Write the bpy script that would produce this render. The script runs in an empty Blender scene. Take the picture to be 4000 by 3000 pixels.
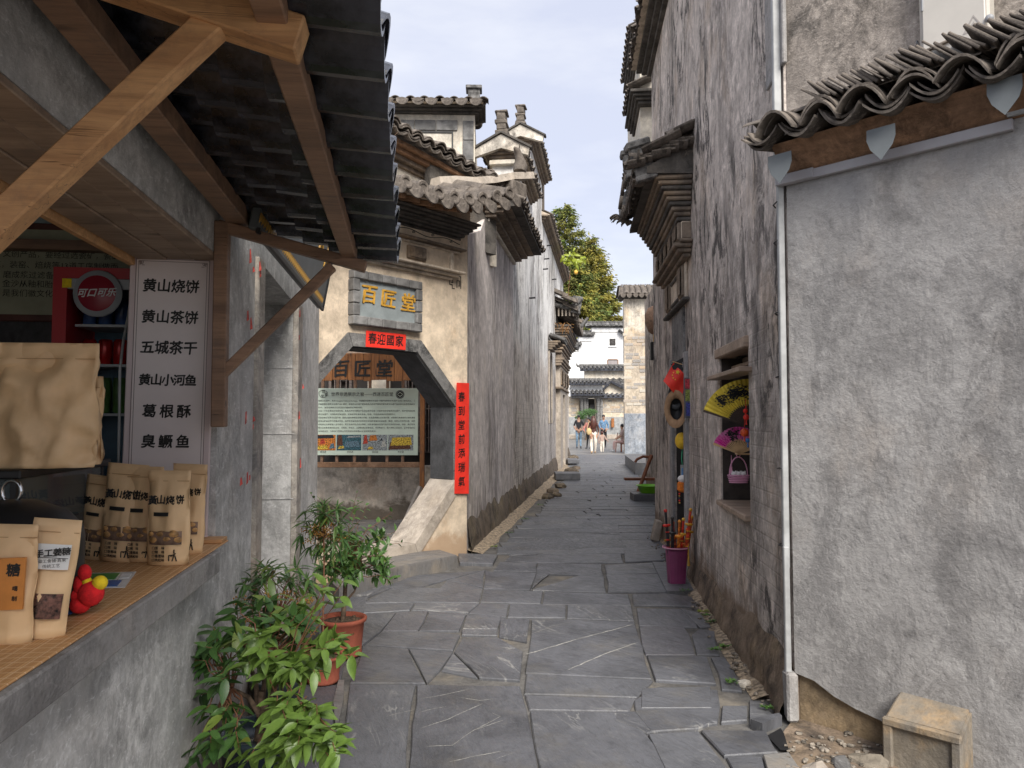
import bpy, bmesh, math, random
from mathutils import Vector, Matrix, noise
from mathutils.geometry import tessellate_polygon
R = random.Random(7)
S = bpy.context.scene
COL = S.collection
# ---------------------------------------------------------------- camera
EYE = 1.5; FPX = 3000.0; TILT = math.atan(140 / 3000.0)
cam_d = bpy.data.cameras.new('camera'); cam = bpy.data.objects.new('camera', cam_d)
COL.objects.link(cam); S.camera = cam
cam.location = (0, 0, EYE); cam.rotation_euler = (math.radians(90) + TILT, 0, 0)
cam_d.sensor_width = 36; cam_d.lens = 27.0; cam_d.clip_start = 0.05; cam_d.clip_end = 2000
# ---------------------------------------------------------------- sky and sun
SUN_EL, SUN_AZ = math.radians(41), math.radians(164)      # azimuth clockwise from +Y
W = bpy.data.worlds.new('World'); S.world = W; W.use_nodes = True
wt = W.node_tree; wt.nodes.clear()
def wn(t, **k):
    n = wt.nodes.new(t)
    for a, b in k.items(): setattr(n, a, b)
    return n
wo = wn('ShaderNodeOutputWorld'); bg1 = wn('ShaderNodeBackground'); bg2 = wn('ShaderNodeBackground'); wmix = wn('ShaderNodeMixShader')
sky = wn('ShaderNodeTexSky'); sky.sky_type = 'NISHITA'; sky.sun_disc = False
sky.sun_elevation = SUN_EL; sky.sun_rotation = SUN_AZ
bg1.inputs[1].default_value = 0.08
wt.links.new(sky.outputs[0], bg1.inputs[0])
# thin cloud cover over the blue: soft streaky noise on the view direction
tc = wn('ShaderNodeTexCoord'); mp = wn('ShaderNodeMapping'); mp.inputs['Scale'].default_value = (1.6, 1.6, 5.5); mp.inputs['Rotation'].default_value = (0.1, 0.12, 0.3)
nz = wn('ShaderNodeTexNoise'); nz.inputs['Scale'].default_value = 1.7; nz.inputs['Detail'].default_value = 7; nz.inputs['Roughness'].default_value = 0.55
cr = wn('ShaderNodeValToRGB'); cr.color_ramp.elements[0].position = 0.40; cr.color_ramp.elements[1].position = 0.62
cr.color_ramp.elements[0].color = (0.222, 0.232, 0.276, 1); cr.color_ramp.elements[1].color = (0.276, 0.281, 0.304, 1)
wt.links.new(tc.outputs['Generated'], mp.inputs[0]); wt.links.new(mp.outputs[0], nz.inputs[0]); wt.links.new(nz.outputs[0], cr.inputs[0])
wt.links.new(cr.outputs[0], bg2.inputs[0]); bg2.inputs[1].default_value = 1.0
wmix.inputs[0].default_value = 0.9
wt.links.new(bg1.outputs[0], wmix.inputs[1]); wt.links.new(bg2.outputs[0], wmix.inputs[2]); wt.links.new(wmix.outputs[0], wo.inputs[0])
sun_d = bpy.data.lights.new('sun', 'SUN'); sun_d.energy = 1.8; sun_d.angle = math.radians(34); sun_d.color = (1, 0.95, 0.87)
sun = bpy.data.objects.new('sun', sun_d); COL.objects.link(sun)
sd = Vector((math.sin(SUN_AZ) * math.cos(SUN_EL), math.cos(SUN_AZ) * math.cos(SUN_EL), math.sin(SUN_EL)))
sun.rotation_euler = sd.to_track_quat('Z', 'Y').to_euler()
vs = S.view_settings; vs.view_transform = 'Standard'; vs.look = 'None'; vs.exposure = 1.76; vs.gamma = 1; vs.use_curve_mapping = False
S.cycles.max_bounces = 7; S.cycles.diffuse_bounces = 5

# ---------------------------------------------------------------- measuring: photo pixels (4000x3000) to places
def ray(px, py):
    a = (px - 2000) / FPX; b = (1500 - py) / FPX
    return Vector((a, math.cos(TILT) - b * math.sin(TILT), math.sin(TILT) + b * math.cos(TILT)))
def gnd(px, py, z=0.0):
    d = ray(px, py); t = (z - EYE) / d.z; return Vector((d.x * t, d.y * t, z))
def at(px, py, Y):
    d = ray(px, py); t = Y / d.y; return Vector((d.x * t, Y, EYE + d.z * t))
class Fr:
    """vertical plane: local x to the right along it, local y into it, z up"""
    def __init__(s, o, d):
        s.o = Vector((o[0], o[1])); s.u = Vector((d[0], d[1])).normalized(); s.n = Vector((-s.u.y, s.u.x))
        s.m = Matrix(((s.u.x, s.n.x, 0, s.o.x), (s.u.y, s.n.y, 0, s.o.y), (0, 0, 1, 0), (0, 0, 0, 1)))
    def pt(s, px, py, d=0.0):
        r = ray(px, py); t = (s.o.dot(s.n) + d) / (r.x * s.n.x + r.y * s.n.y)
        q = Vector((r.x * t, r.y * t)) - s.o
        return (q.dot(s.u), EYE + r.z * t)
    def x(s, px, d=0.0): return s.pt(px, 1640, d)[0]
    def z(s, px, py, d=0.0): return s.pt(px, py, d)[1]
# ---------------------------------------------------------------- helpers
def thing(name, label, cat, M=None, group=None, kind=None):
    o = bpy.data.objects.new(name, None); COL.objects.link(o); o.empty_display_size = 0.1
    if M is not None: o.matrix_world = M
    return tag(o, label, cat, group, kind)
def tag(o, label=None, cat=None, group=None, kind=None):
    if label: o['label'] = label
    if cat: o['category'] = cat
    if group: o['group'] = group
    if kind: o['kind'] = kind
    return o
def T(x=0, y=0, z=0): return Matrix.Translation((x, y, z))
def RX(a): return Matrix.Rotation(math.radians(a), 4, 'X')
def RY(a): return Matrix.Rotation(math.radians(a), 4, 'Y')
def RZ(a): return Matrix.Rotation(math.radians(a), 4, 'Z')
def SC(x, y=None, z=None):
    return Matrix.Diagonal((x, x if y is None else y, x if z is None else z, 1))
class MB:
    def __init__(s): s.v = []; s.f = []; s.mi = []; s.cur = 0; s.sm = []
    def add(s, vs, fs, M=None, smooth=False):
        b = len(s.v)
        s.v += [tuple(M @ Vector(v)) for v in vs] if M is not None else [tuple(v) for v in vs]
        for f in fs: s.f.append(tuple(b + i for i in f)); s.mi.append(s.cur); s.sm.append(smooth)
        return s
    def box(s, x0, x1, y0, y1, z0, z1, M=None):
        vs = [(x0,y0,z0),(x1,y0,z0),(x1,y1,z0),(x0,y1,z0),(x0,y0,z1),(x1,y0,z1),(x1,y1,z1),(x0,y1,z1)]
        return s.add(vs, [(0,3,2,1),(4,5,6,7),(0,1,5,4),(1,2,6,5),(2,3,7,6),(3,0,4,7)], M)
    def cham(s, x0, x1, y0, y1, z0, z1, c=0.006, M=None, j=0.0, rnd=None):
        """box with chamfered edges, optional jitter"""
        bm = bmesh.new(); bmesh.ops.create_cube(bm, size=1)
        for v in bm.verts:
            v.co = Vector(((x0+x1)/2 + v.co.x*(x1-x0), (y0+y1)/2 + v.co.y*(y1-y0), (z0+z1)/2 + v.co.z*(z1-z0)))
            if j: v.co += Vector(((rnd or R).uniform(-j, j), (rnd or R).uniform(-j, j), (rnd or R).uniform(-j, j)))
        bmesh.ops.bevel(bm, geom=bm.edges[:], offset=c, segments=1, affect='EDGES')
        s.bm(bm, M); return s
    def bm(s, bm, M=None, smooth=False):
        bm.verts.ensure_lookup_table()
        for i, v in enumerate(bm.verts): v.index = i
        s.add([v.co[:] for v in bm.verts], [[v.index for v in f.verts] for f in bm.faces], M, smooth); bm.free()
    def poly(s, pts, y0, y1, holes=(), axis='y', M=None):
        """outline in (x,z) extruded from y0 to y1 (axis y) or (x,y) extruded in z (axis z)"""
        loops = [list(pts)] + [list(h) for h in holes]
        tri = tessellate_polygon([[Vector((p[0], p[1], 0)) for p in l] for l in loops])
        flat = [p for l in loops for p in l]; n = len(flat)
        mk = (lambda p, d: (p[0], d, p[1])) if axis == 'y' else (lambda p, d: (p[0], p[1], d))
        vs = [mk(p, y0) for p in flat] + [mk(p, y1) for p in flat]
        fs = []
        for t in tri:
            fs.append(tuple(t)); fs.append(tuple(n + i for i in reversed(t)))
        b = 0
        for l in loops:
            k = len(l)
            for i in range(k): a, c = b + i, b + (i + 1) % k; fs.append((a, c, n + c, n + a))
            b += k
        return s.add(vs, fs, M)
    def tube(s, pts, rad, n=8, caps=True, M=None, smooth=True):
        pts = [Vector(p) for p in pts]; N = len(pts)
        rad = rad if isinstance(rad, (list, tuple)) else [rad] * N
        vs = []; up = None
        for i, p in enumerate(pts):
            d = (pts[min(i+1, N-1)] - pts[max(i-1, 0)])
            d = d.normalized() if d.length > 1e-9 else Vector((0, 0, 1))
            if up is None: up = d.orthogonal().normalized()
            up = (up - d * up.dot(d)); up = up.normalized() if up.length > 1e-6 else d.orthogonal().normalized()
            w = d.cross(up)
            for k in range(n):
                a = 2 * math.pi * k / n
                vs.append(p + (up * math.cos(a) + w * math.sin(a)) * rad[i])
        fs = [(i*n+k, i*n+(k+1) % n, (i+1)*n+(k+1) % n, (i+1)*n+k) for i in range(N-1) for k in range(n)]
        s.add(vs, fs, M, smooth)
        if caps: s.add(vs[:n], [tuple(reversed(range(n)))], M); s.add(vs[-n:], [tuple(range(n))], M)
        return s
    def beam(s, a, b, w, h, up=(0, 0, 1), c=0.004, M=None):
        """rectangular bar a->b, w across, h along up"""
        a, b = Vector(a), Vector(b); d = (b - a); L = d.length; d.normalize()
        u = Vector(up); u = (u - d * u.dot(d)).normalized(); x = d.cross(u)
        Q = Matrix(((x.x, d.x, u.x, a.x), (x.y, d.y, u.y, a.y), (x.z, d.z, u.z, a.z), (0, 0, 0, 1)))
        if M is not None: Q = M @ Q
        return s.cham(-w/2, w/2, 0, L, -h/2, h/2, c, Q)
    def lathe(s, prof, n=20, M=None, smooth=True):
        vs = []; fs = []
        for r, z in prof:
            for k in range(n): a = 2*math.pi*k/n; vs.append((r*math.cos(a), r*math.sin(a), z))
        for i in range(len(prof)-1):
            for k in range(n): fs.append((i*n+k, i*n+(k+1) % n, (i+1)*n+(k+1) % n, (i+1)*n+k))
        return s.add(vs, fs, M, smooth)
    def ball(s, r, M=None, n=12, m=8):
        vs = []; fs = []
        for i in range(m+1):
            t = math.pi*i/m
            for k in range(n): a = 2*math.pi*k/n; vs.append((r*math.sin(t)*math.cos(a), r*math.sin(t)*math.sin(a), r*math.cos(t)))
        for i in range(m):
            for k in range(n): fs.append((i*n+k, (i+1)*n+k, (i+1)*n+(k+1) % n, i*n+(k+1) % n))
        return s.add(vs, fs, M, True)
    def mesh(s, name, mats):
        me = bpy.data.meshes.new(name); me.from_pydata(s.v, [], s.f)
        for m in (mats if isinstance(mats, (list, tuple)) else [mats]): me.materials.append(m)
        me.polygons.foreach_set('material_index', s.mi); me.polygons.foreach_set('use_smooth', s.sm)
        me.validate(); me.update()
        bm = bmesh.new(); bm.from_mesh(me); bmesh.ops.recalc_face_normals(bm, faces=bm.faces[:]); bm.to_mesh(me); bm.free()
        return me
    def build(s, name, mats, parent=None, M=None, label=None, kind=None):
        return inst(s.mesh(name, mats), name, parent, M, label, kind)
def inst(me, name, parent=None, M=None, label=None, kind=None):
    o = bpy.data.objects.new(name, me); COL.objects.link(o)
    if parent is not None: o.parent = parent
    if M is not None: o.matrix_local = M
    if label: o['label'] = label
    if kind: o['kind'] = kind
    return o
def jit(a): return R.uniform(-a, a)

# ---------------------------------------------------------------- materials
class NT:
    def __init__(s, name):
        s.m = bpy.data.materials.new(name); s.m.use_nodes = True; s.t = s.m.node_tree
        s.b = s.t.nodes['Principled BSDF']; s.tc = s.t.nodes.new('ShaderNodeTexCoord'); s.src = s.tc.outputs['Object']
    def n(s, t, **k):
        n = s.t.nodes.new(t)
        for a, b in k.items(): setattr(n, a, b)
        return n
    def l(s, a, b): s.t.links.new(a, b)
    def map(s, scale=(1, 1, 1), loc=(0, 0, 0), rot=(0, 0, 0), src=None):
        m = s.n('ShaderNodeMapping'); m.inputs['Scale'].default_value = scale; m.inputs['Location'].default_value = loc; m.inputs['Rotation'].default_value = rot
        s.l(src or s.src, m.inputs[0]); return m.outputs[0]
    def noise(s, vec, scale=5, detail=4, rough=0.55, dist=0.0):
        m = s.n('ShaderNodeTexNoise'); m.inputs['Scale'].default_value = scale; m.inputs['Detail'].default_value = detail
        m.inputs['Roughness'].default_value = rough; m.inputs['Distortion'].default_value = dist
        s.l(vec, m.inputs['Vector']); return m.outputs[0]
    def ramp(s, f, a, b, ca=0.0, cb=1.0, mid=None):
        r = s.n('ShaderNodeMapRange'); r.inputs[1].default_value = a; r.inputs[2].default_value = b
        r.inputs[3].default_value = ca; r.inputs[4].default_value = cb; r.interpolation_type = 'SMOOTHSTEP'
        s.l(f, r.inputs[0]); return r.outputs[0]
    def mix(s, f, a, b, mode='MIX'):
        m = s.n('ShaderNodeMix', data_type='RGBA', blend_type=mode)
        for sock, v in ((m.inputs[0], f), (m.inputs[6], a), (m.inputs[7], b)):
            if isinstance(v, (int, float)): sock.default_value = v
            elif isinstance(v, tuple): sock.default_value = (*v, 1) if len(v) == 3 else v
            else: s.l(v, sock)
        return m.outputs[2]
    def math(s, op, a, b=0.0):
        m = s.n('ShaderNodeMath', operation=op)
        for sock, v in ((m.inputs[0], a), (m.inputs[1], b)):
            if isinstance(v, (int, float)): sock.default_value = v
            else: s.l(v, sock)
        m.use_clamp = op in ('MULTIPLY', 'ADD', 'SUBTRACT') and False
        return m.outputs[0]
    def sep(s, vec=None):
        m = s.n('ShaderNodeSeparateXYZ'); s.l(vec or s.src, m.inputs[0]); return m.outputs
    def bump(s, h, strength=0.5, dist=0.01, prev=None):
        b = s.n('ShaderNodeBump'); b.inputs['Strength'].default_value = strength; b.inputs['Distance'].default_value = dist
        s.l(h, b.inputs['Height'])
        if prev is not None: s.l(prev, b.inputs['Normal'])
        return b.outputs[0]
    def out(s, col=None, rough=None, nrm=None, spec=None):
        for sock, v in ((s.b.inputs['Base Color'], col), (s.b.inputs['Roughness'], rough), (s.b.inputs['Specular IOR Level'], spec)):
            if v is None: continue
            if isinstance(v, (int, float)): sock.default_value = v
            elif isinstance(v, tuple): sock.default_value = (*v, 1)
            else: s.l(v, sock)
        if nrm is not None: s.l(nrm, s.b.inputs['Normal'])
        return s.m
    def rnd(s):
        return s.n('ShaderNodeObjectInfo').outputs['Random']

def plain(name, col, rough=0.6, var=0.12, scale=14, bump=0.15, metal=0.0, rndv=0.0, spec=None):
    k = NT(name); v = k.map(); a = k.noise(v, scale, 5, 0.6)
    d = tuple(c * (1 - var * 1.6) for c in col); l = tuple(min(1, c * (1 + var)) for c in col)
    c = k.mix(k.ramp(a, 0.3, 0.7), d, l)
    if rndv:
        c = k.mix(k.ramp(k.rnd(), 0, 1, 0, rndv), c, tuple(x * 0.35 for x in col))
    k.b.inputs['Metallic'].default_value = metal
    return k.out(c, rough, k.bump(a, bump, 0.004) if bump else None, spec)

def plaster(name, base, dark, warm, streak=0.5, blotch=0.4, fine=0.35, warmth=0.25, seed=0.0, foot=0.0, footcol=(0.09, 0.07, 0.05), top=None,
            bump=0.5, sx=7.0, sz=0.8, pale=None, palez=None, scratch=0.0, brick=0.0, dlo=0.5, dhi=0.72, grain=0.6, mold=0.0, mott=1.0):
    """old lime plaster: mottling, dark rain streaks running down, warm damp patches, worn foot, fine pits"""
    k = NT(name); o = (seed * 3.1, seed * 1.7, seed * 2.3)
    v = k.map(loc=o)
    big = k.noise(v, 0.9, 4, 0.6); med = k.noise(v, 5.5, 8, 0.68); fin = k.noise(v, 34, 6, 0.72)
    st = k.noise(k.map((sx, sx, sz), o), 1.0, 9, 0.72, 0.25)
    st2 = k.noise(k.map((sx * 4.5, sx * 4.5, sz * 2.2), o), 1.0, 6, 0.7, 0.2)
    z = k.sep()[2]
    lo = tuple(c * (1 - 0.26 * mott) for c in base); hi = tuple(min(1, c * (1 + 0.16 * mott)) for c in base)
    c = k.mix(k.ramp(med, 0.32, 0.68), lo, hi)
    c = k.mix(k.ramp(big, 0.35, 0.65, 0.28, 0), c, tuple(x * 0.62 for x in base))
    if pale: # paler upper zone, its lower edge broken by noise
        pz = k.math('ADD', k.ramp(z, palez[0], palez[1]), k.math('MULTIPLY', k.math('SUBTRACT', big, 0.5), 1.3))
        pz = k.math('ADD', pz, k.math('MULTIPLY', k.math('SUBTRACT', st, 0.5), 1.2))
        c = k.mix(k.ramp(pz, 0.25, 0.8), c, pale)
    wv = k.noise(k.map((1, 1, 0.7), (o[0] + 9, o[1], o[2])), 1.7, 6, 0.65)
    c = k.mix(k.ramp(wv, 0.5, 0.72, 0, warmth), c, warm)
    # streaks: broad mask times fine vertical strands
    msk = k.noise(k.map((0.8, 0.8, 0.28), (o[0], o[1] + 5, o[2])), 1.1, 5, 0.6)
    sm = k.math('MULTIPLY', k.ramp(st, dlo - 0.08, dhi - 0.08), k.ramp(msk, 0.44, 0.58, 0.12, 1))
    sm = k.math('MAXIMUM', sm, k.math('MULTIPLY', k.math('MULTIPLY', k.ramp(st2, 0.54, 0.7), 0.5), k.ramp(msk, 0.38, 0.6, 0.25, 1)))
    c = k.mix(k.math('MULTIPLY', sm, streak), c, dark)
    bl = k.noise(k.map(loc=(o[0], o[1], o[2] + 3)), 2.6, 9, 0.74, 0.4)
    c = k.mix(k.ramp(bl, 0.5, 0.66, 0, blotch), c, dark)
    c = k.mix(k.ramp(fin, 0.5, 0.75, 0, fine), c, tuple(x * 0.45 for x in base))
    if mold:   # black mould: ragged patches grouped in drifts
        mn = k.noise(k.map((4.2, 4.2, 1.9), (o[0] + 2, o[1], o[2] + 1)), 1.0, 12, 0.8, 0.7); mk = k.noise(k.map((0.9, 0.9, 0.5), (o[0], o[1] + 8, o[2])), 1.0, 4, 0.6)
        c = k.mix(k.math('MULTIPLY', k.ramp(mn, 0.49, 0.57), k.ramp(mk, 0.40, 0.55, 0.05, mold)), c, tuple(x * 0.85 for x in dark))
    if scratch:
        sc = k.noise(k.map((11, 11, 26), o), 1.6, 7, 0.78, 1.2)
        c = k.mix(k.ramp(sc, 0.53, 0.66, 0, scratch), c, tuple(min(0.85, x * 1.9) for x in base))
    if grain:
        gn = k.noise(k.map((1, 1, 0.75), o), 13, 10, 0.84, 0.5); gk = k.ramp(k.noise(k.map(loc=(o[0] + 1.5, o[1], o[2])), 1.8, 4, 0.6), 0.38, 0.64, 0.3, 1.0)
        gv = k.math('ADD', 1.0, k.math('MULTIPLY', k.ramp(gn, 0.36, 0.64, -grain * 0.5, grain * 0.38), gk))
        cg = k.n('ShaderNodeCombineXYZ'); k.l(gv, cg.inputs[0]); k.l(gv, cg.inputs[1]); k.l(gv, cg.inputs[2])
        c = k.mix(1.0, c, cg.outputs[0], 'MULTIPLY')
    h = k.math('ADD', k.math('MULTIPLY', med, 0.6), k.math('MULTIPLY', fin, 0.35))
    if brick:
        b = k.n('ShaderNodeTexBrick'); b.inputs['Scale'].default_value = 1.0; b.inputs['Brick Width'].default_value = 0.26; b.inputs['Row Height'].default_value = 0.085
        b.inputs['Mortar Size'].default_value = 0.007; b.inputs['Mortar Smooth'].default_value = 0.5
        cx = k.n('ShaderNodeCombineXYZ'); xyz = k.sep(k.map(loc=o)); k.l(xyz[0], cx.inputs[0]); k.l(xyz[2], cx.inputs[1]); k.l(cx.outputs[0], b.inputs['Vector'])
        bmk = k.math('MULTIPLY', b.outputs['Fac'], k.math('MULTIPLY', k.ramp(big, 0.42, 0.56), k.ramp(z, 1.7, 2.4, 1, 0.15)))
        c = k.mix(k.math('MULTIPLY', bmk, brick * 0.55), c, tuple(x * 0.4 for x in base))
        h = k.math('SUBTRACT', h, k.math('MULTIPLY', bmk, brick * 0.6))
    if foot:
        fz = k.math('ADD', k.ramp(z, 0.0, foot, 1, 0), k.math('MULTIPLY', k.math('SUBTRACT', bl, 0.5), 1.7))
        c = k.mix(k.ramp(fz, 0.35, 0.75, 0, 0.85), c, footcol)
    nb = k.bump(h, bump, 0.02); nb = k.bump(st, 0.25, 0.012, nb)
    return k.out(c, 0.92, nb, 0.2)

def wood(name, base, dark, scale=1.0, rough=0.6, axis='y', gran=1.0, knots=True):
    k = NT(name)
    sc = {'x': (1.2, 14, 14), 'y': (14, 1.2, 14), 'z': (14, 14, 1.2)}[axis]
    rr = k.rnd(); off = k.n('ShaderNodeVectorMath', operation='ADD'); cmb = k.n('ShaderNodeCombineXYZ')
    k.l(k.math('MULTIPLY', rr, 17.0), cmb.inputs[0]); k.l(k.math('MULTIPLY', rr, 7.0), cmb.inputs[2]); k.l(k.src, off.inputs[0]); k.l(cmb.outputs[0], off.inputs[1])
    v = k.map(tuple(x * scale for x in sc), src=off.outputs[0])
    g = k.noise(v, 1.0, 6, 0.7, 0.6); g2 = k.noise(k.map(tuple(x * scale * 4 for x in sc), src=off.outputs[0]), 1.2, 5, 0.7)
    b = k.noise(off.outputs[0], 2.5, 4, 0.6)
    c = k.mix(k.ramp(g, 0.32, 0.7), base, dark)
    c = k.mix(k.ramp(g2, 0.45, 0.75, 0, 0.45 * gran), c, tuple(x * 0.5 for x in dark))
    c = k.mix(k.ramp(b, 0.45, 0.7, 0, 0.5), c, tuple((x + y) / 2 * 0.62 for x, y in zip(base, dark)))
    if knots:
        vo = k.n('ShaderNodeTexVoronoi'); vo.inputs['Scale'].default_value = 1.0; k.l(k.map(tuple(x * scale * (0.5 if x > 3 else 1.6) for x in sc), src=off.outputs[0]), vo.inputs['Vector'])
        c = k.mix(k.ramp(vo.outputs['Distance'], 0.05, 0.13, 0.75, 0), c, tuple(x * 0.25 for x in dark))
    ck = k.noise(k.map(tuple(x * scale * (2.2 if x > 3 else 0.7) for x in sc), (3, 3, 3), src=off.outputs[0]), 1.0, 3, 0.5, 0.3)
    crack = k.ramp(k.math('ABSOLUTE', k.math('SUBTRACT', ck, 0.53)), 0.0, 0.006, 1, 0); crack = k.math('MULTIPLY', crack, k.ramp(b, 0.42, 0.6))
    c = k.mix(k.math('MULTIPLY', crack, 0.85), c, tuple(x * 0.15 for x in dark))
    gr_ = k.noise(k.map((5, 5, 5), (1, 4, 2), src=off.outputs[0]), 1.0, 9, 0.75); c = k.mix(k.ramp(gr_, 0.5, 0.68, 0, 0.5), c, tuple((x + 0.1) * 0.45 for x in dark))
    return k.out(c, rough, k.bump(k.math('SUBTRACT', g2, k.math('MULTIPLY', crack, 2.0)), 0.4, 0.003))

def slate(name, base=(0.090, 0.092, 0.102), vein=0.55, seed=0, dusty=0.0):
    k = NT(name); rr = k.rnd()
    off = k.n('ShaderNodeVectorMath', operation='ADD'); cmb = k.n('ShaderNodeCombineXYZ')
    k.l(k.math('MULTIPLY', rr, 31.0), cmb.inputs[0]); k.l(k.math('MULTIPLY', rr, 19.0), cmb.inputs[1])
    geo = k.tc.outputs['Object']; k.l(geo, off.inputs[0]); k.l(cmb.outputs[0], off.inputs[1]); s = off.outputs[0]
    rot = k.n('ShaderNodeVectorRotate', rotation_type='Z_AXIS'); k.l(s, rot.inputs['Vector']); k.l(k.math('MULTIPLY', rr, 1.6), rot.inputs['Angle']); s = rot.outputs[0]
    a = k.noise(s, 2.2, 6, 0.65, 0.4); f = k.noise(k.map((9, 26, 9), src=s), 1.0, 8, 0.75, 0.6); ff = k.noise(s, 55, 4, 0.7)
    lay = k.noise(k.map((2.2, 7.5, 2.2), src=s), 1.0, 5, 0.6, 1.4)
    c = k.mix(k.ramp(a, 0.3, 0.7), tuple(x * 0.68 for x in base), tuple(x * 1.42 for x in base))
    tone = k.n('ShaderNodeMapRange'); k.l(k.math('FRACT', k.math('MULTIPLY', rr, 7.3)), tone.inputs[0]); tone.inputs[3].default_value = 0.0; tone.inputs[4].default_value = 1.0
    c = k.mix(k.ramp(tone.outputs[0], 0.0, 1.0, 0, 0.6), c, tuple(x * y for x, y in zip(base, (1.6, 1.6, 1.56))), 'MIX')
    c = k.mix(k.ramp(tone.outputs[0], 0.9, 0.94, 0, 0.4), c, (0.075, 0.068, 0.078))
    c = k.mix(k.ramp(f, 0.5, 0.72, 0, 0.5), c, tuple(x * 0.42 for x in base))
    c = k.mix(k.ramp(k.noise(k.map((11, 40, 11), (3, 1, 0), src=s), 1.0, 6, 0.75, 0.9), 0.56, 0.72, 0, 0.4), c, (0.27, 0.265, 0.25))
    # thin pale quartz veins = narrow band of a warped noise
    vn = k.noise(k.map((1.1, 4.2, 1.1), (2, 7, 0), src=s), 1.0, 5, 0.55, 1.0)
    ln = k.ramp(k.math('ABSOLUTE', k.math('SUBTRACT', vn, 0.5)), 0.0, 0.014, 1, 0)
    ln = k.math('MULTIPLY', ln, k.ramp(k.noise(s, 1.3, 3), 0.45, 0.62))
    vs_ = k.ramp(k.math('FRACT', k.math('MULTIPLY', rr, 3.7)), 0.25, 0.8, 0.15, 1)
    c = k.mix(k.math('MULTIPLY', k.math('MULTIPLY', ln, vs_), vein), c, (0.42, 0.41, 0.38))
    c = k.mix(k.ramp(k.noise(k.tc.outputs['Object'], 7.5, 8, 0.75, 0.5), 0.52, 0.68, 0, 0.45), c, tuple(x * 0.5 for x in base))
    c = k.mix(k.ramp(k.noise(s, 1.7, 6, 0.7), 0.52, 0.7, 0, 0.4), c, (0.17, 0.155, 0.13))
    if dusty: c = k.mix(k.ramp(k.noise(s, 3.1, 7, 0.7), 0.45, 0.7, 0, dusty), c, (0.3, 0.25, 0.19))
    h = k.math('ADD', k.math('MULTIPLY', lay, 0.9), k.math('MULTIPLY', f, 0.45)); h = k.math('ADD', h, k.math('MULTIPLY', ff, 0.12))
    return k.out(c, k.ramp(f, 0.3, 0.7, 0.34, 0.58), k.bump(h, 0.85, 0.014), 0.5)

M = {}
M['tall'] = plaster('right_tall_plaster', (0.68, 0.60, 0.54), (0.08, 0.072, 0.068), (0.55, 0.40, 0.27), 0.55, 0.25, 0.15, 0.5, 1.3, 0.6, (0.2, 0.14, 0.095), sx=7, sz=2.6, dlo=0.5, dhi=0.6, bump=0.9, brick=0.3, grain=0.9, mold=0.95)
M['grey'] = plaster('grey_cement_render', (0.36, 0.348, 0.34), (0.125, 0.12, 0.12), (0.42, 0.33, 0.25), 0.15, 0.5, 0.38, 0.25, 2.2, 0, bump=1.0, scratch=0.14, sx=3.5, sz=2, grain=0.3, mold=0.38, mott=0.45)
M['upper'] = plaster('upper_dark_pitted_plaster', (0.33, 0.29, 0.255), (0.07, 0.065, 0.06), (0.55, 0.46, 0.38), 0.4, 0.75, 0.7, 0.8, 3.7, 0, bump=1.0, sx=3, sz=1.6, scratch=0.45, grain=1.1)
M['longw'] = plaster('left_long_plaster', (0.70, 0.64, 0.585), (0.13, 0.11, 0.10), (0.44, 0.34, 0.25), 0.75, 0.2, 0.2, 0.25, 4.4, 0.0, pale=(0.86, 0.84, 0.80), palez=(2.0, 3.7), sx=8, sz=1.2, dlo=0.5, dhi=0.64, brick=0.5, grain=0.5, mold=0.6)
M['loww'] = plaster('lilac_grey_plaster', (0.68, 0.62, 0.59), (0.16, 0.14, 0.135), (0.50, 0.42, 0.3), 0.7, 0.2, 0.12, 0.3, 44.4, 0.0, sx=8, sz=1.2, dlo=0.5, dhi=0.62, brick=0.0, grain=0.45, mold=0.4)
M['dirtywhite'] = plaster('dirty_white_plaster', (0.62, 0.57, 0.50), (0.10, 0.09, 0.08), (0.5, 0.38, 0.25), 0.5, 0.85, 0.3, 0.4, 45.4, 0, bump=0.5, sx=5, sz=2, grain=0.8)
M['gate'] = plaster('gate_warm_plaster', (0.70, 0.58, 0.44), (0.40, 0.32, 0.25), (0.72, 0.48, 0.27), 0.4, 0.25, 0.2, 0.45, 5.1, 0.45, (0.45, 0.31, 0.2), bump=0.35, sx=5, sz=0.9, grain=0.4)
M['stall'] = plaster('stall_grey_render', (0.60, 0.59, 0.575), (0.22, 0.22, 0.222), (0.46, 0.39, 0.32), 0.45, 0.4, 0.3, 0.25, 6.6, 0.45, (0.30, 0.245, 0.2), bump=0.8, scratch=0.55, sx=9, sz=1.6, grain=0.7)
M['stall2'] = plaster('stall_worn_render', (0.48, 0.435, 0.385), (0.17, 0.165, 0.165), (0.52, 0.40, 0.29), 0.5, 0.75, 0.3, 0.5, 7.6, 0.3, (0.2, 0.17, 0.14), bump=0.6, scratch=0.3, sx=6, sz=1.2)
M['white'] = plaster('white_lime_plaster', (0.80, 0.80, 0.80), (0.58, 0.58, 0.58), (0.7, 0.66, 0.6), 0.15, 0.12, 0.06, 0.15, 8.2, 0, bump=0.12, grain=0.1)
M['cream'] = plaster('cream_worn_plaster', (0.74, 0.68, 0.58), (0.30, 0.28, 0.25), (0.62, 0.48, 0.32), 0.5, 0.35, 0.15, 0.4, 9.2, 0, bump=0.3, sx=5, sz=1, grain=0.4)
M['brickw'] = plaster('brick_house_plaster', (0.54, 0.46, 0.36), (0.20, 0.17, 0.15), (0.55, 0.38, 0.2), 0.45, 0.6, 0.3, 0.6, 10.2, 0, bump=0.5, pale=(0.70, 0.64, 0.54), palez=(4.4, 6.4))
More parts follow.
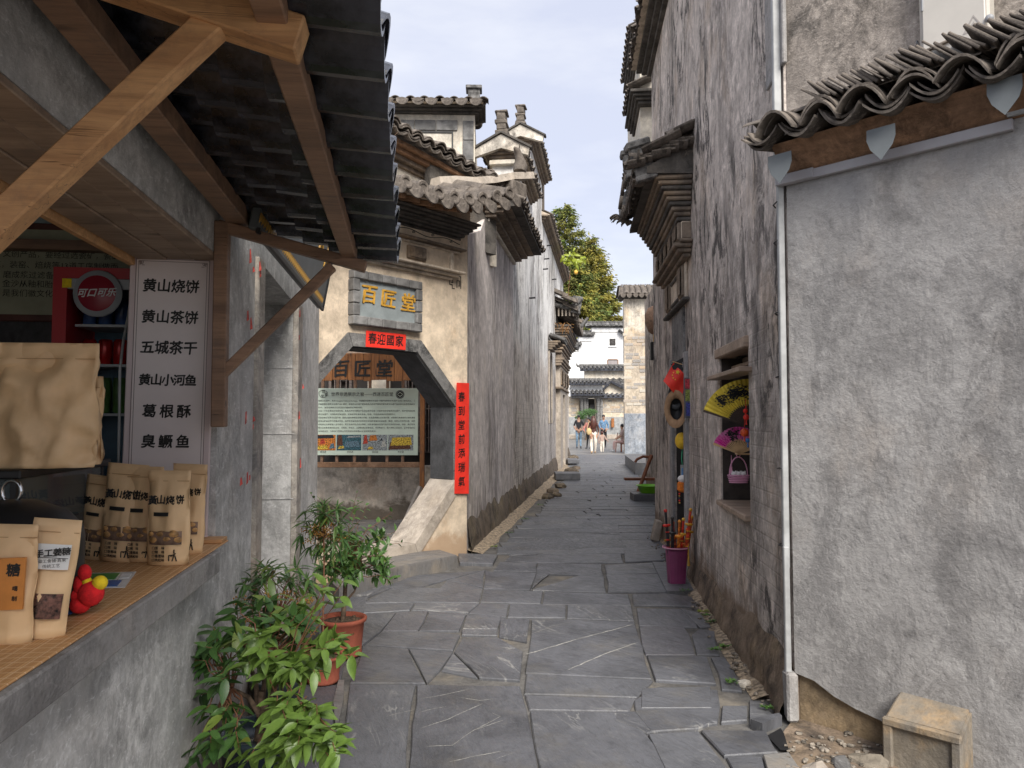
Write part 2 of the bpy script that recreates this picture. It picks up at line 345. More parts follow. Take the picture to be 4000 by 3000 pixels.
M['footing'] = plaster('dark_mossy_footing', (0.17, 0.135, 0.105), (0.05, 0.045, 0.04), (0.24, 0.19, 0.10), 0.7, 0.8, 0.5, 0.5, 11.2, 0, bump=1.0, sx=7, sz=2)
M['blackstone'] = plaster('black_mottled_stone', (0.20, 0.195, 0.19), (0.035, 0.035, 0.036), (0.24, 0.22, 0.2), 0.3, 0.95, 0.5, 0.2, 12.2, 0, bump=0.5, scratch=0.45)
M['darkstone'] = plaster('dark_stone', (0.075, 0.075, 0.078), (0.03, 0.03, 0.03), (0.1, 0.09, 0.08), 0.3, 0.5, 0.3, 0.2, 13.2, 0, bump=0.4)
M['buffstone'] = plaster('buff_tooled_stone', (0.44, 0.385, 0.325), (0.26, 0.22, 0.19), (0.48, 0.38, 0.27), 0.3, 0.35, 0.3, 0.3, 14.2, 0, bump=0.5)
M['corb'] = plaster('weathered_brown_moulding', (0.25, 0.20, 0.155), (0.065, 0.055, 0.05), (0.42, 0.28, 0.16), 0.55, 0.6, 0.4, 0.5, 15.2, 0, bump=0.7)
M['corbd'] = plaster('blackened_moulding', (0.115, 0.105, 0.095), (0.025, 0.024, 0.024), (0.2, 0.16, 0.12), 0.5, 0.7, 0.4, 0.35, 16.2, 0, bump=0.8, scratch=0.3)
M['greybrick'] = plain('grey_brick', (0.21, 0.205, 0.20), 0.85, 0.3, 9, 0.4, rndv=0.5)
M['beige_mold'] = plaster('cream_moulding', (0.60, 0.51, 0.41), (0.2, 0.17, 0.14), (0.5, 0.36, 0.22), 0.5, 0.4, 0.3, 0.3, 17.2, 0, bump=0.4)
M['tile_old'] = plaster('old_roof_tile', (0.19, 0.163, 0.14), (0.035, 0.03, 0.028), (0.36, 0.29, 0.19), 0.5, 0.8, 0.5, 0.5, 18.2, 0, bump=0.7, scratch=0.3, sx=9, sz=6)
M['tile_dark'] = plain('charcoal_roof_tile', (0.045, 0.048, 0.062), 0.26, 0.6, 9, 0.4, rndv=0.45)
M['tile_grey'] = plain('grey_roof_tile', (0.15, 0.145, 0.14), 0.8, 0.5, 9, 0.5, rndv=0.7)
M['slate'] = slate('slate_paving'); M['slate_d'] = slate('dusty_slate', (0.15, 0.145, 0.14), 0.4, dusty=0.5)
M['joint'] = plaster('pale_joint_dirt', (0.15, 0.143, 0.135), (0.06, 0.058, 0.055), (0.3, 0.25, 0.18), 0.0, 0.7, 0.5, 0.5, 19.2, 0, bump=0.8)
M['dirt'] = plain('gravelly_dirt', (0.30, 0.235, 0.165), 0.95, 0.45, 26, 0.8)
M['wood'] = wood('orange_pine', (0.74, 0.43, 0.20), (0.46, 0.235, 0.10))
M['woodd'] = wood('brown_stained_wood', (0.36, 0.215, 0.135), (0.19, 0.112, 0.072))
M['woodgrey'] = wood('weathered_soffit_board', (0.42, 0.31, 0.225), (0.24, 0.17, 0.125), 0.6)
M['woodz'] = wood('upright_sign_board', (0.42, 0.17, 0.05), (0.2, 0.075, 0.022), axis='z')
M['eavewood'] = plaster('old_eave_board', (0.30, 0.175, 0.105), (0.06, 0.04, 0.03), (0.38, 0.26, 0.18), 0.5, 0.5, 0.4, 0.4, 60.2, 0, bump=1.0, sx=1.2, sz=11, grain=0.9)
M['kraft'] = plain('kraft_paper', (0.78, 0.53, 0.29), 0.55, 0.08, 5, 0.25)
M['red'] = plain('red_paper', (0.78, 0.035, 0.02), 0.6, 0.12, 7, 0.15)
M['ink'] = plain('black_ink', (0.012, 0.012, 0.012), 0.5, 0, 5, 0)
M['gold'] = plain('gold_paint', (0.55, 0.30, 0.045), 0.42, 0.2, 20, 0.1)
M['whitep'] = plain('white_pvc', (0.36, 0.365, 0.365), 0.55, 0.15, 8, 0.1)
M['greymetal'] = plain('grey_painted_metal', (0.27, 0.275, 0.29), 0.5, 0.12, 8, 0.1)
M['black'] = plain('black', (0.012, 0.012, 0.013), 0.5, 0.2, 10, 0)
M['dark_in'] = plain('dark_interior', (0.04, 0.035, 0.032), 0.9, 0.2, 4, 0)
def textmesh(txt, size, depth=0.0, bold=0.0, spacing=1.0, shear=0.0, cols=False, lines=1.0, res=3, align='CENTER'):
    cu = bpy.data.curves.new('lettering', 'FONT'); cu.body = '\n'.join(txt) if cols else txt
    cu.size = size; cu.extrude = depth; cu.space_character = spacing; cu.shear = shear; cu.space_line = lines
    cu.resolution_u = res; cu.align_x = align; cu.align_y = 'CENTER'
    o = bpy.data.objects.new('lettering', cu); COL.objects.link(o)
    dg = bpy.context.evaluated_depsgraph_get(); me = bpy.data.meshes.new_from_object(o.evaluated_get(dg))
    bpy.data.objects.remove(o); bpy.data.curves.remove(cu)
    if bold:    # thicken strokes with shifted copies, each a hair behind the last
        bm = bmesh.new(); bm.from_mesh(me)
        for k, (dx, dy) in enumerate(((1, 0.5), (-1, -0.5), (0.3, -1), (-0.3, 1))):
            n0 = len(bm.verts); bm.from_mesh(me); bm.verts.ensure_lookup_table()
            for v in bm.verts[n0:]: v.co.x += dx * bold; v.co.y += dy * bold; v.co.z -= 0.0002 * (k + 1)
        bm.to_mesh(me); bm.free()
    return me
UPR = Matrix(((1, 0, 0, 0), (0, 0, -1, 0), (0, 1, 0, 0), (0, 0, 0, 1)))   # text plane stood upright facing local -y
def text(txt, size, mat, parent, Mx, name='lettering', brush=True, **k):
    me = textmesh(txt, size, **k); me.materials.clear(); me.materials.append(mat)
    if brush:   # brushwork: wobble outlines a little so strokes do not look typeset
        for v in me.vertices:
            q = Vector((v.co.x / size * 3.1, v.co.y / size * 3.1, 0.3)); w = noise.noise_vector(q)
            v.co.x += w.x * size * 0.045 + v.co.y * 0.06; v.co.y += w.y * size * 0.045 + v.co.x * 0.04
    me.name = name
    return inst(me, name, parent, Mx @ UPR)
# ================================================================ frames of the place
ST = Fr((-0.825, 0), (-0.1283, 0.9917))            # snack stall front, left
CR = gnd(1823, 2160); G = Fr(CR, (0.6247, 0.7809)) # gate wall, origin at its right corner
LW = Fr(CR, (2.73, 21.35))                         # long wall along the left of the alley
RC = Vector((1.416, 3.91)); GW = Fr(RC, (0.669, -0.743))
RTD = Vector((0.08, 1.0)).normalized()
RT_LEN = 6.55
RTo = RC + RTD * RT_LEN; RT = Fr(RTo, -RTD)        # tall wall on the right: x 0 (far) .. RT_LEN (near)
def perp(fr, x):                                   # vertical plane square to a left-side wall, at local x, facing the camera
    o = fr.o + fr.u * x
    return Fr(o, -fr.n)
# ---------------------------------------------------------------- tile meshes
def arc_tile(w, sag, L, th, n=6, up=1, taper=0.9):
    b = MB(); vs = []
    for j, (y, k) in enumerate(((0, 1.0), (L, taper))):
        for i in range(n + 1):
            t = -1 + 2 * i / n; x = t * w / 2 * k; z = up * sag * (1 - t * t)
            vs.append((x, y, z)); 
    for j, (y, k) in enumerate(((0, 1.0), (L, taper))):
        for i in range(n + 1):
            t = -1 + 2 * i / n; x = t * w / 2 * k; z = up * sag * (1 - t * t) - th
            vs.append((x, y, z))
    m = n + 1; fs = []
    for i in range(n):
        fs += [(i, i+1, m+i+1, m+i), (2*m+i, 3*m+i, 3*m+i+1, 2*m+i+1), (i, 2*m+i, 2*m+i+1, i+1), (m+i, m+i+1, 3*m+i+1, 3*m+i)]
    fs += [(0, m, 3*m, 2*m), (n, 2*m+n, 3*m+n, m+n)]
    return b.add(vs, fs)
def drip_tile(w, h, th=0.015):
    """round-bottomed drip face hanging from a trough tile"""
    b = MB(); pts = [(-w/2, 0)] + [(w/2 * math.cos(a), -h * abs(math.sin(a)) ** 0.8) for a in [math.pi + math.pi * i / 8 for i in range(1, 8)]] + [(w/2, 0), (0, h * 0.22)]
    return b.poly(pts, 0, th)
TC = arc_tile(0.15, 0.045, 0.34, 0.014, 6, 1).mesh('roof_tile', M['tile_old'])
TT = arc_tile(0.17, 0.045, 0.34, 0.014, 6, -1).mesh('roof_tile', M['tile_old'])
TCg = arc_tile(0.15, 0.045, 0.34, 0.014, 4, 1).mesh('roof_tile', M['tile_grey'])
TTg = arc_tile(0.17, 0.045, 0.34, 0.014, 4, -1).mesh('roof_tile', M['tile_grey'])
DT = drip_tile(0.17, 0.10).mesh('drip_tile', M['tile_old'])
RDG = MB().cham(-0.014, 0.014, -0.09, 0.09, 0, 0.15, 0.003)
def coping(par, x0, x1, z, th, out=0.26, rise=0.2, mat='corbd', tiles=True, old=True, per=0.2, ends=(True, True), finial=None, scale=1.0, plates=True, sides=(-1, 1), drip=False):
    b = MB(); e = 0.06
    for k, (p, h0, h1) in enumerate(((0.05, 0, 0.05), (0.11, 0.05, 0.10), (0.17, 0.10, 0.14))):
        b.cham(x0 - (e*(k+1) if ends[0] else 0), x1 + (e*(k+1) if ends[1] else 0), -p*out/0.26, th + p*out/0.26, z + h0*scale, z + h1*scale, 0.008)
    b.build('corbel_course', M[mat], par)
    zt = z + 0.14 * scale; yc = th / 2; run = yc + out; ang = math.degrees(math.atan2(rise, run)); L = math.hypot(run, rise)
    # body under the tiles
    b = MB(); X0, X1 = x0 - (0.14 if ends[0] else 0), x1 + (0.14 if ends[1] else 0)
    pr = [(-out + 0.03, zt), (yc, zt + rise - 0.02), (th + out - 0.03, zt)]
    vs = [(X0, p[0], p[1]) for p in pr] + [(X1, p[0], p[1]) for p in pr]
    b.add(vs, [(0, 1, 2), (5, 4, 3), (0, 3, 4, 1), (1, 4, 5, 2), (2, 5, 3, 0)]); b.build('tile_bed', M['beige_mold' if old else 'white'], par)
    n = max(1, round((X1 - X0) / per)); p = (X1 - X0) / n; c, t = (TC, TT) if old else (TCg, TTg)
    if tiles:
        for i in range(n):
            x = X0 + p * (i + 0.5)
            for sgn in sides:
                base = T(x, yc + sgn * (run + 0.0), zt - 0.01) @ (RZ(180) if sgn > 0 else Matrix()) @ RX(ang) @ SC(p/0.2, L/0.34*1.02, 1)
                inst(t, 'roof_tile', par, base @ T(jit(0.01), jit(0.02), 0.045) @ RY(jit(3)) @ RZ(jit(2)))
                inst(c, 'roof_tile', par, base @ T(0.1 + jit(0.01), jit(0.02), 0.045) @ RY(jit(4)) @ RZ(jit(3)))
                if drip: inst(DT, 'drip_tile', par, base @ T(jit(0.01), -0.01, 0.04) @ RX(-ang + jit(8)) @ RZ(jit(8)))
    if plates:
        b = MB(); m = int((X1 - X0) / 0.042)
        for i in range(m):
            x = X0 + 0.03 + 0.042 * i
            b.add(*RDGD, T(x, yc + jit(0.008), zt + rise - 0.02) @ RY(28 + jit(7)) @ SC(1, 0.8, 0.8 + jit(0.1)))
        b.build('ridge_tiles', M['tile_old' if old else 'tile_grey'], par, kind='stuff')
    if finial:
        xf, s = finial; b = MB()
        b.cham(xf-0.12*s, xf+0.12*s, yc-0.12*s, yc+0.12*s, zt+rise-0.02, zt+rise+0.34*s, 0.01)
        b.cham(xf-0.16*s, xf+0.16*s, yc-0.16*s, yc+0.16*s, zt+rise+0.30*s, zt+rise+0.37*s, 0.01)
        b.cham(xf-0.15*s, xf+0.15*s, yc-0.15*s, yc+0.15*s, zt+rise-0.03, zt+rise+0.05*s, 0.01)
        b.cham(xf-0.07*s, xf+0.07*s, yc-0.128*s, yc+0.128*s, zt+rise+0.1*s, zt+rise+0.25*s, 0.01)
        b.build('finial', M['tile_grey'], par)
RDGD = (RDG.v, RDG.f)
# ---------------------------------------------------------------- ground and paving
b = MB(); b.add([(-300, -60, 0), (300, -60, 0), (300, 500, 0), (-300, 500, 0)], [(0, 1, 2, 3)])
gr = b.build('ground', M['joint'], None, T(0, 0, -0.016)); gr['kind'] = 'structure'
pave = thing('pavement', 'grey slate flagstone paving running up the alley', None, kind='structure')
def c5(x, y): return (1200 + x / 1.3825, 2000 + y / 1.3825)
def c4(x, y): return (2400 + x / 1.3825, 2200 + y / 1.3825)
def flag(pts, mat='slate', z=None, shrink=0.004, depth=0.06, name='paving_stone', par=None, rough=0.012, flat=False):
    """one flagstone with chipped edges, chamfered top"""
    c = sum((Vector(p) for p in pts), Vector((0, 0))) / len(pts)
    out = []
    for i, p in enumerate(pts):
        a, q = Vector(p), Vector(pts[(i + 1) % len(pts)])
        L = (q - a).length; k = max(1, min(4, int(L / 0.28)))
        for j in range(k):
            w = a.lerp(q, j / k)
            d = (c - w); w = w + d.normalized() * min(shrink, d.length * 0.2)
            if j: w += Vector((jit(rough), jit(rough)))
            out.append(w)
    z = jit(0.0035) if z is None else z; tx, ty = (0, 0) if flat else (jit(0.003), jit(0.003))
    n = len(out); vs = []
    inn = [w + (c - w).normalized() * 0.007 for w in out]
    zz = lambda w: z + (w.x - c.x) * tx + (w.y - c.y) * ty
    vs = [(w.x - c.x, w.y - c.y, zz(w)) for w in inn] + [(w.x - c.x, w.y - c.y, zz(w) - 0.006) for w in out] + [(w.x - c.x, w.y - c.y, z - depth) for w in out]
    tri = tessellate_polygon([[Vector(v) for v in vs[:n]]])
    fs = [tuple(t) for t in tri]
    for i in range(n):
        q = (i + 1) % n; fs += [(i, q, n + q, n + i), (n + i, n + q, 2*n + q, 2*n + i)]
    b = MB(); b.add(vs, fs)
    return b.build(name, M[mat], par or pave, T(c.x, c.y, 0))
P5 = [
 [(160,1420),(230,928),(587,928),(535,1420)],
 [(545,1420),(592,930),(1150,937),(1255,1420)],
 [(1262,1420),(1200,1072),(1742,1078),(1832,1190),(2010,1420)],
 [(1172,985),(1775,1002),(1742,1070),(1195,1062)],
 [(1180,872),(1870,908),(1785,998),(1168,980)],
 [(1178,850),(1192,760),(1212,578),(1500,582),(1768,592),(1862,900),(1178,868)],
 [(838,680),(1030,676),(1168,752),(1150,908),(930,895),(878,838),(790,756)],
 [(786,756),(874,838),(922,893),(722,852)],
 [(1043,572),(1202,576),(1186,700),(1034,672)],
 [(862,546),(1052,562),(1030,630),(838,630)],
 [(832,634),(1030,634),(1030,668),(832,664)],
 [(300,722),(545,738),(640,925),(230,925)],
 [(548,738),(790,752),(718,852),(645,925)],
 [(300,548),(480,540),(400,640),(300,715)],[(484,540),(655,532),(600,640),(405,640)],
 [(658,532),(862,546),(822,640),(604,640)],[(310,718),(405,644),(600,644),(828,664),(790,748),(545,734)],
 [(470,400),(720,410),(760,365),(948,410),(930,486),(590,484),(300,490)],
 [(585,488),(930,490),(868,542),(655,530),(560,528)],
 [(300,494),(580,490),(556,528),(300,544)],
 [(960,312),(1002,322),(1240,326),(1205,416),(952,410)],[(1040,270),(1243,276),(1238,322),(1004,318)],
 [(1210,420),(1248,276),(1590,280),(1604,345),(1460,340),(1300,336),(1206,418)],[(1218,418),(1470,342),(1606,348),(1616,434),(1216,422)],
 [(950,416),(1275,426),(1262,494),(934,486)],[(1280,426),(1735,442),(1752,500),(1268,494)],
 [(934,490),(1090,494),(1076,566),(870,544)],[(1094,494),(1400,500),(1396,570),(1080,566)],[(1404,500),(1752,504),(1768,588),(1400,574)],
 [(1605,286),(1872,272),(1905,330),(1615,334)],[(1612,338),(1908,334),(1942,432),(1622,432)],
 [(1752,442),(1942,436),(2080,456),(2112,508),(1762,500)],
 [(1776,516),(2010,520),(2090,545),(2110,620),(1790,610)],[(1792,612),(2030,612),(2068,660),(2098,768),(1826,768),(1806,720)],
 [(2016,520),(2120,545),(2180,620),(2120,625)],[(2114,628),(2200,640),(2230,770),(2104,768),(2074,660)],
 [(1832,772),(2160,780),(2212,928),(1880,908)],[(1800,950),(2180,940),(2190,1058),(1800,1058)],
 [(1760,1072),(2010,1062),(2196,1130),(2120,1168),(1850,1184)],
 [(760,365),(960,312),(950,406)],[(580,340),(760,330),(950,316),(760,360),(560,420),(420,400)],
 [(1068,262),(1090,240),(1245,232),(1640,182),(1690,182),(1712,272),(1245,272)],
 [(1700,186),(1865,190),(1930,232),(1935,262),(1716,270)],
 [(1090,232),(1130,170),(1400,150),(1640,178),(1240,228)],
 [(1695,150),(1840,155),(1862,186),(1700,182)],[(1150,140),(1180,100),(1480,115),(1690,128),(1690,176),(1400,146)],
 [(1695,96),(1850,100),(1845,150),(1695,146)],[(1200,80),(1225,40),(1680,50),(1690,122),(1480,110),(1185,96)],
]
P5 += [[(300,395),(400,390),(470,398),(300,470)],[(1240,228),(1640,180),(1560,210),(1245,232)]]
P4 = [
 [(100,795),(135,800),(560,860),(175,915),(0,850),(0,795)],[(180,920),(455,905),(660,1170),(300,1170)],
 [(462,902),(820,905),(870,1000),(890,1022),(590,1040)],[(600,1042),(800,1038),(830,1170),(670,1170)],
 [(580,770),(720,770),(720,850),(575,860)],[(728,735),(800,742),(880,850),(730,865)],
 [(230,662),(560,680),(575,765),(560,855),(110,795),(100,735)],
 [(520,505),(580,680),(690,690),(640,560),(590,500)],[(796,1045),(945,1030),(1010,1120),(840,1130)],
]
for i, pl in enumerate(P5): flag([gnd(*c5(*p)).xy for p in pl], z=0.0 if i in (0, 1, 5) else None, flat=i in (0, 1, 5))
VEIN = plain('quartz_vein', (0.40, 0.39, 0.36), 0.7, 0.25, 60, 0.2)
def vein(pts, w, z=0.0012):
    q = [gnd(*c5(*p)) for p in pts]; out = []
    for a, c in zip(q, q[1:]):
        n = max(2, int((c - a).length / 0.06)); out += [a.lerp(c, i / n) + Vector((jit(.004), jit(.004), 0)) for i in range(n)]
    out.append(q[-1]); b = MB(); vs = []
    for i, p in enumerate(out):
        d = (out[min(i + 1, len(out) - 1)] - out[max(i - 1, 0)]).normalized(); s = Vector((-d.y, d.x, 0)) * w * R.uniform(.35, 1.1) * (0.25 if i in (0, len(out) - 1) else 1)
        vs += [(p.x - s.x, p.y - s.y, z), (p.x + s.x, p.y + s.y, z)]
    b.add(vs, [(2*i, 2*i+1, 2*i+3, 2*i+2) for i in range(len(out) - 1)]); b.build('quartz_vein', VEIN, pave)
for pts, w in (([(1186, 768), (1450, 690), (1766, 606)], .0065), ([(1406, 854), (1600, 770), (1784, 706)], .006), ([(1210, 660), (1330, 615), (1460, 590)], .002), ([(600, 1012), (760, 985), (900, 950)], .003), ([(610, 1168), (760, 1120), (950, 1035)], .0025), ([(640, 1268), (780, 1262), (900, 1180), (1060, 1125)], .003), ([(760, 1352), (900, 1322), (1060, 1290)], .003), ([(820, 1000), (930, 1020), (1010, 1010)], .0025), ([(600, 1085), (700, 1060), (760, 1050)], .002), ([(910, 1175), (1040, 1105), (1000, 1085)], .002), ([(430, 1105), (520, 1080), (575, 1070)], .0018), ([(1000, 1340), (1120, 1300)], .002)):
    vein(pts, w)
for pl in P4: flag([gnd(*c4(*p)).xy for p in pl])
for pl in ([(1090,3080),(1262,3080),(1316,2670),(1180,2670)], [(900,3080),(1080,3080),(1165,2670),(1050,2670)], [(1185,2660),(1330,2660),(1370,2520),(1240,2520)],
           [(1240,2515),(1420,2515),(1420,2400),(1250,2400)], [(1250,2395),(1420,2395),(1440,2330),(1240,2330)], [(1240,2325),(1440,2325),(1520,2270),(1250,2300)]):
    flag([gnd(*p).xy for p in pl])
flag([gnd(*p).xy for p in [(1268,3080),(1290,3080),(1345,2660),(1322,2660)]], 'slate_d', 0.01)
# rows up the alley and across the far square
def xl(y): return CR.x + (y - CR.y) * 0.128 + 0.34 + (0.15 if y > 12 else 0)
def xr(y): return 1.44 + (y - 3.9) * 0.08 if y < 10.6 else 2.2 + (y - 10.6) * 0.12
y = 8.72
while y < 33:
    dy = R.uniform(0.26, 0.44) * (1 + max(0, y - 14) * 0.045); x0, x1 = xl(y), xr(y)
    if y > 24: x0 -= (y-24)*0.3; x1 += (y - 24) * 0.4
    n = R.choice((2, 2, 3)) if y < 24 else R.choice((3, 4)); cuts = [x0] + sorted(x0 + (x1 - x0) * (i / n + jit(0.5 / n * 0.7)) for i in range(1, n)) + [x1]
    for a, c in zip(cuts, cuts[1:]):
        if c - a < 0.15: continue
        o1, o2 = jit(0.05), jit(0.05)
        if R.random() < 0.3 and dy > 0.34:
            h = dy * R.uniform(0.4, 0.6)
            flag([(a, y), (c, y + o1), (c, y + h), (a, y + h + o2)]); flag([(a, y + h + o2), (c, y + h), (c + o2, y + dy), (a, y + dy)])
        else: flag([(a, y), (c, y), (c + o2, y + dy), (a + o1, y + dy)])
    y += dy
while y < 70:
    dy = R.uniform(0.8, 1.5); x = -1.0
    while x < 12:
        w = R.uniform(1.2, 2.6); flag([(x, y), (x + w, y), (x + w, y + dy), (x, y + dy)], 'slate_d'); x += w
    y += dy
# dirt strips along the wall feet
def strip(p0, p1, w0, w1, mat='dirt', name='dirt_strip', z=0.012):
    d = (Vector(p1) - Vector(p0)); n = Vector((-d.y, d.x)).normalized(); b = MB(); N = 14; vs = []
    for i in range(N + 1):
        t = i / N; c = Vector(p0).lerp(Vector(p1), t); w = w0 + (w1 - w0) * t
        vs += [(*(c + n * 0.05), z + 0.03), (*(c - n * (w * 0.55 + jit(0.02))), z + jit(0.008)), (*(c - n * (w + jit(0.03))), -0.012)]
    fs = []
    for i in range(N):
        a = i * 3; fs += [(a, a+1, a+4, a+3), (a+1, a+2, a+5, a+4)]
    b.add(vs, fs); o = b.build(name, M[mat]); o['kind'] = 'structure'; return o
e = LW.o + LW.u * 6; strip(LW.o + LW.u * 0.02, e, 0.2, 0.26)
e2 = LW.o + LW.u * 18; strip(e, e2, 0.28, 0.3)
strip(RC + RTD * 6.0, RC + RTD * 0.3, 0.05, 0.15)
# ================================================================ STALL BUILDING (left)
xr_ = ST.x(848); z_op = ST.z(844, 990); led = 0.99
stall = thing('snack_stall_building', 'grey rendered stall building with open serving counter and tiled timber awning', 'building', ST.m)
xd0, xd1 = ST.x(1012), ST.x(1150); zd = ST.z(1017, 1021); xe = ST.x(1242)
wall = MB().poly([(-1.4, -0.05), (xd0, -0.05), (xd0, zd), (xd1, zd - 0.05), (xd1, -0.05), (xe, -0.05), (xe, 2.75), (-1.4, 2.75)], 0, 0.33, holes=[[(-1.0, led - 0.1), (xr_, led - 0.1), (xr_, z_op), (-1.0, z_op)]])
wall.build('wall', M['stall'], stall)
# pilaster edges beside the doorway
for u0, u1, uz in ((xd0 - 0.16, xd0 + 0.004, zd), (xd1 - 0.004, xd1 + 0.2, zd - 0.03)):
    b = MB(); b.cham(u0, u1, -0.022, 0.02, 0, uz, 0.006); b.build('door_jamb', M['stall2'], stall)
b = MB(); b.box(xd1, xd1 + 0.12, 0.33, 1.3, 0, zd); b.build('recess_wall', M['stall2'], stall)
b = MB(); b.box(xd0 - 0.3, xd1 + 0.1, 1.3, 1.4, 0, zd + 0.1); b.box(xd0 - 0.12, xd0, 0.33, 1.3, 0, zd + 0.1); b.build('inner_wall', M['darkstone'], stall)
b = MB(); b.box(xd0 - 0.2, xd1 + 0.2, 0.33, 1.3, zd, zd + 0.05); b.build('recess_ceiling', M['woodd'], stall)
b = MB(); b.cham(xd1 - 0.16, xd1 - 0.09, 0.3, 0.75, zd - 0.34, zd - 0.26, 0.006); b.build('door_bar', M['wood'], stall)
for k, zz in enumerate((1.86, 1.4, 0.95)):
    b = MB(); b.box(xd1 - 0.006, xd1 + 0.01, 0.0, 1.0, zz, zz + 0.006); b.box(xd1 - 0.008, xd1, 0.48, 0.55, zz - 0.012, zz + 0.014); b.build('panel_joint', M['stall'], stall)
# return wall at the far end of the building
b = MB(); b.box(xe - 0.3, xe, 0.33, 3.5, -0.05, 2.75); b.build('end_wall', M['stall'], stall)
# ledge
b = MB(); xl_ = ST.x(864, -0.07); b.cham(-1.4, xl_, -0.075, 0.34, led - 0.085, led, 0.005); b.build('counter_ledge', M['grey'], stall)
# inside: counter board, end wall, ceiling, back wall
b = MB(); b.box(-1.2, xr_, 0.34, 1.5, led - 0.06, led - 0.004); b.build('counter_board', M['woodd'], stall)
mt_teal = plain('teal_grey_wall', (0.30, 0.37, 0.38), 0.8, 0.1, 3, 0)
b = MB(); b.box(xr_ + 0.8, xr_ + 0.84, 0.33, 2.0, 0, 2.7); b.box(-1.4, xr_ + 0.8, 2.0, 2.1, 0, 2.7); b.box(-1.4, xr_ + 0.84, 0.7, 2.0, 2.66, 2.7); b.build('inner_wall', mt_teal, stall)
b = MB(); b.box(xr_ + 0.0, xr_ + 0.8, 0.32, 0.36, 0, 2.7); b.build('inner_wall', mt_teal, stall)
b = MB(); b.box(-1.4, xr_ + 0.84, 0.36, 4.2, -0.02, 0.0); b.build('floor', M['darkstone'], stall)
# soffit boards under the lintel, run lengthwise
ys = [-0.002, 0.10, 0.205, 0.33]
for a, c in zip(ys, ys[1:]):
    b = MB(); b.cham(-1.4, xr_ + 0.002, a + 0.002, c - 0.002, z_op - 0.022 + jit(0.003), z_op - 0.001, 0.003); b.build('soffit_board', M['woodgrey'], stall)
b = MB(); b.cham(-1.4, xr_, 0.335, 0.365, z_op - 0.05, z_op + 0.02, 0.004); b.build('edge_batten', M['wood'], stall)
# awning
xf = ST.x(868, -0.04); PF = perp(ST, xf)
xn = 1.47; PN = perp(ST, xn)
def on(Pfr, xloc, px, py):  # point in stall coordinates on the square plane
    q = Pfr.pt(px, py); return Vector((xloc, -q[0], q[1]))
A0, A1 = on(PF, xf, 855, 882), on(PF, xf, 1430, 1044)
b = MB(); b.beam(A0, A1, 0.05, 0.046, (0, 0, 1)); b.build('bracket_arm', M['woodd'], stall)
p0, p1 = on(PF, xf, 866, 868), on(PF, xf, 851, 1668)
b = MB(); b.beam((xf, -0.028, p1.z), (xf, -0.028, p0.z), 0.06, 0.055, (0, -1, 0)); b.build('bracket_post', M['woodd'], stall)
b = MB(); b.beam(on(PF, xf, 868, 1462), on(PF, xf, 1300, 1040), 0.045, 0.04, (0, 0, 1)); b.build('bracket_brace', M['woodd'], stall)
A0, A1 = on(PN, xn, 380, -130), on(PN, xn, 1182, 138)
A0.z -= .012; A1.z -= .012
b = MB(); b.beam(A0, A1, 0.075, 0.075, (0, 0, 1)); b.build('bracket_arm', M['wood'], stall)
b = MB(); b.beam(on(PN, xn, -120, 990), on(PN, xn, 850, 80), 0.055, 0.056, (0, 0, 1)); b.build('bracket_brace', M['wood'], stall)
q0, q1 = on(PF, xf, 1362, 990), on(PN, xn, 1075, 160)
q1.z += 0.045; q0.z += 0.01; dq = (q1 - q0) / (xn - xf)
b = MB(); b.beam(q0 + dq * 0.06, q0 + dq * (-0.9 - xf), 0.062, 0.06, (0, 0, 1)); b.build('purlin', M['woodd'], stall)
r0, r1 = on(PF, xf, 930, 845), on(PN, xn, 130, -120)
dr = (r1 - r0) / (xn - xf); dr = Vector((1, 0, dr.z))
b = MB(); b.beam(r0 + dr * 0.12, r0 + dr * (-0.9 - xf), 0.085, 0.07, (0, 0, 1)); b.build('purlin', M['woodd'], stall)
# awning tiles: troughs seen from below, covers above
sl = math.degrees(math.atan2(r0.z - q0.z, abs(r0.y - q0.y)))
ev = -0.735; zt0 = q0.z + 0.075 - (abs(ev) - abs(q0.y)) * math.tan(math.radians(sl))
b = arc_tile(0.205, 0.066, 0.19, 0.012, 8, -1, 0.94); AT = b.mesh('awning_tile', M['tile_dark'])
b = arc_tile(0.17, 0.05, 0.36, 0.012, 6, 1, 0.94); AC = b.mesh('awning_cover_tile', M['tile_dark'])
x = xf + 0.2; nslope = 8
while x > -0.75:
    for j in range(nslope):
        s = j * 0.12 + jit(0.006)
        Mx = T(x + jit(0.004), ev, zt0 + dq.z * (x - xf) * 0.9) @ RX(sl) @ T(0, s, 0.062) @ RX(-13 + jit(2)) @ RZ(jit(2.5)) @ RY(jit(4)) @ T(0, 0, jit(0.006))
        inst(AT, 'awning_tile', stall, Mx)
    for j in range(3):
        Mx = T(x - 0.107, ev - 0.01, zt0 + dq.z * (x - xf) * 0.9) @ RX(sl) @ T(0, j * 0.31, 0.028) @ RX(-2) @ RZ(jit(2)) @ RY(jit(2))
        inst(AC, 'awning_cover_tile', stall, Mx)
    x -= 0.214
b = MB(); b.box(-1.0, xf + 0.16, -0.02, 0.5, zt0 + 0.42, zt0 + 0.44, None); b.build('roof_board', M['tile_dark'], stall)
# building body above the counter, behind the awning
b = MB(); b.box(-1.4, xe, 0.0, 3.5, 2.75, 2.80); b.build('flat_roof', M['grey'], stall)
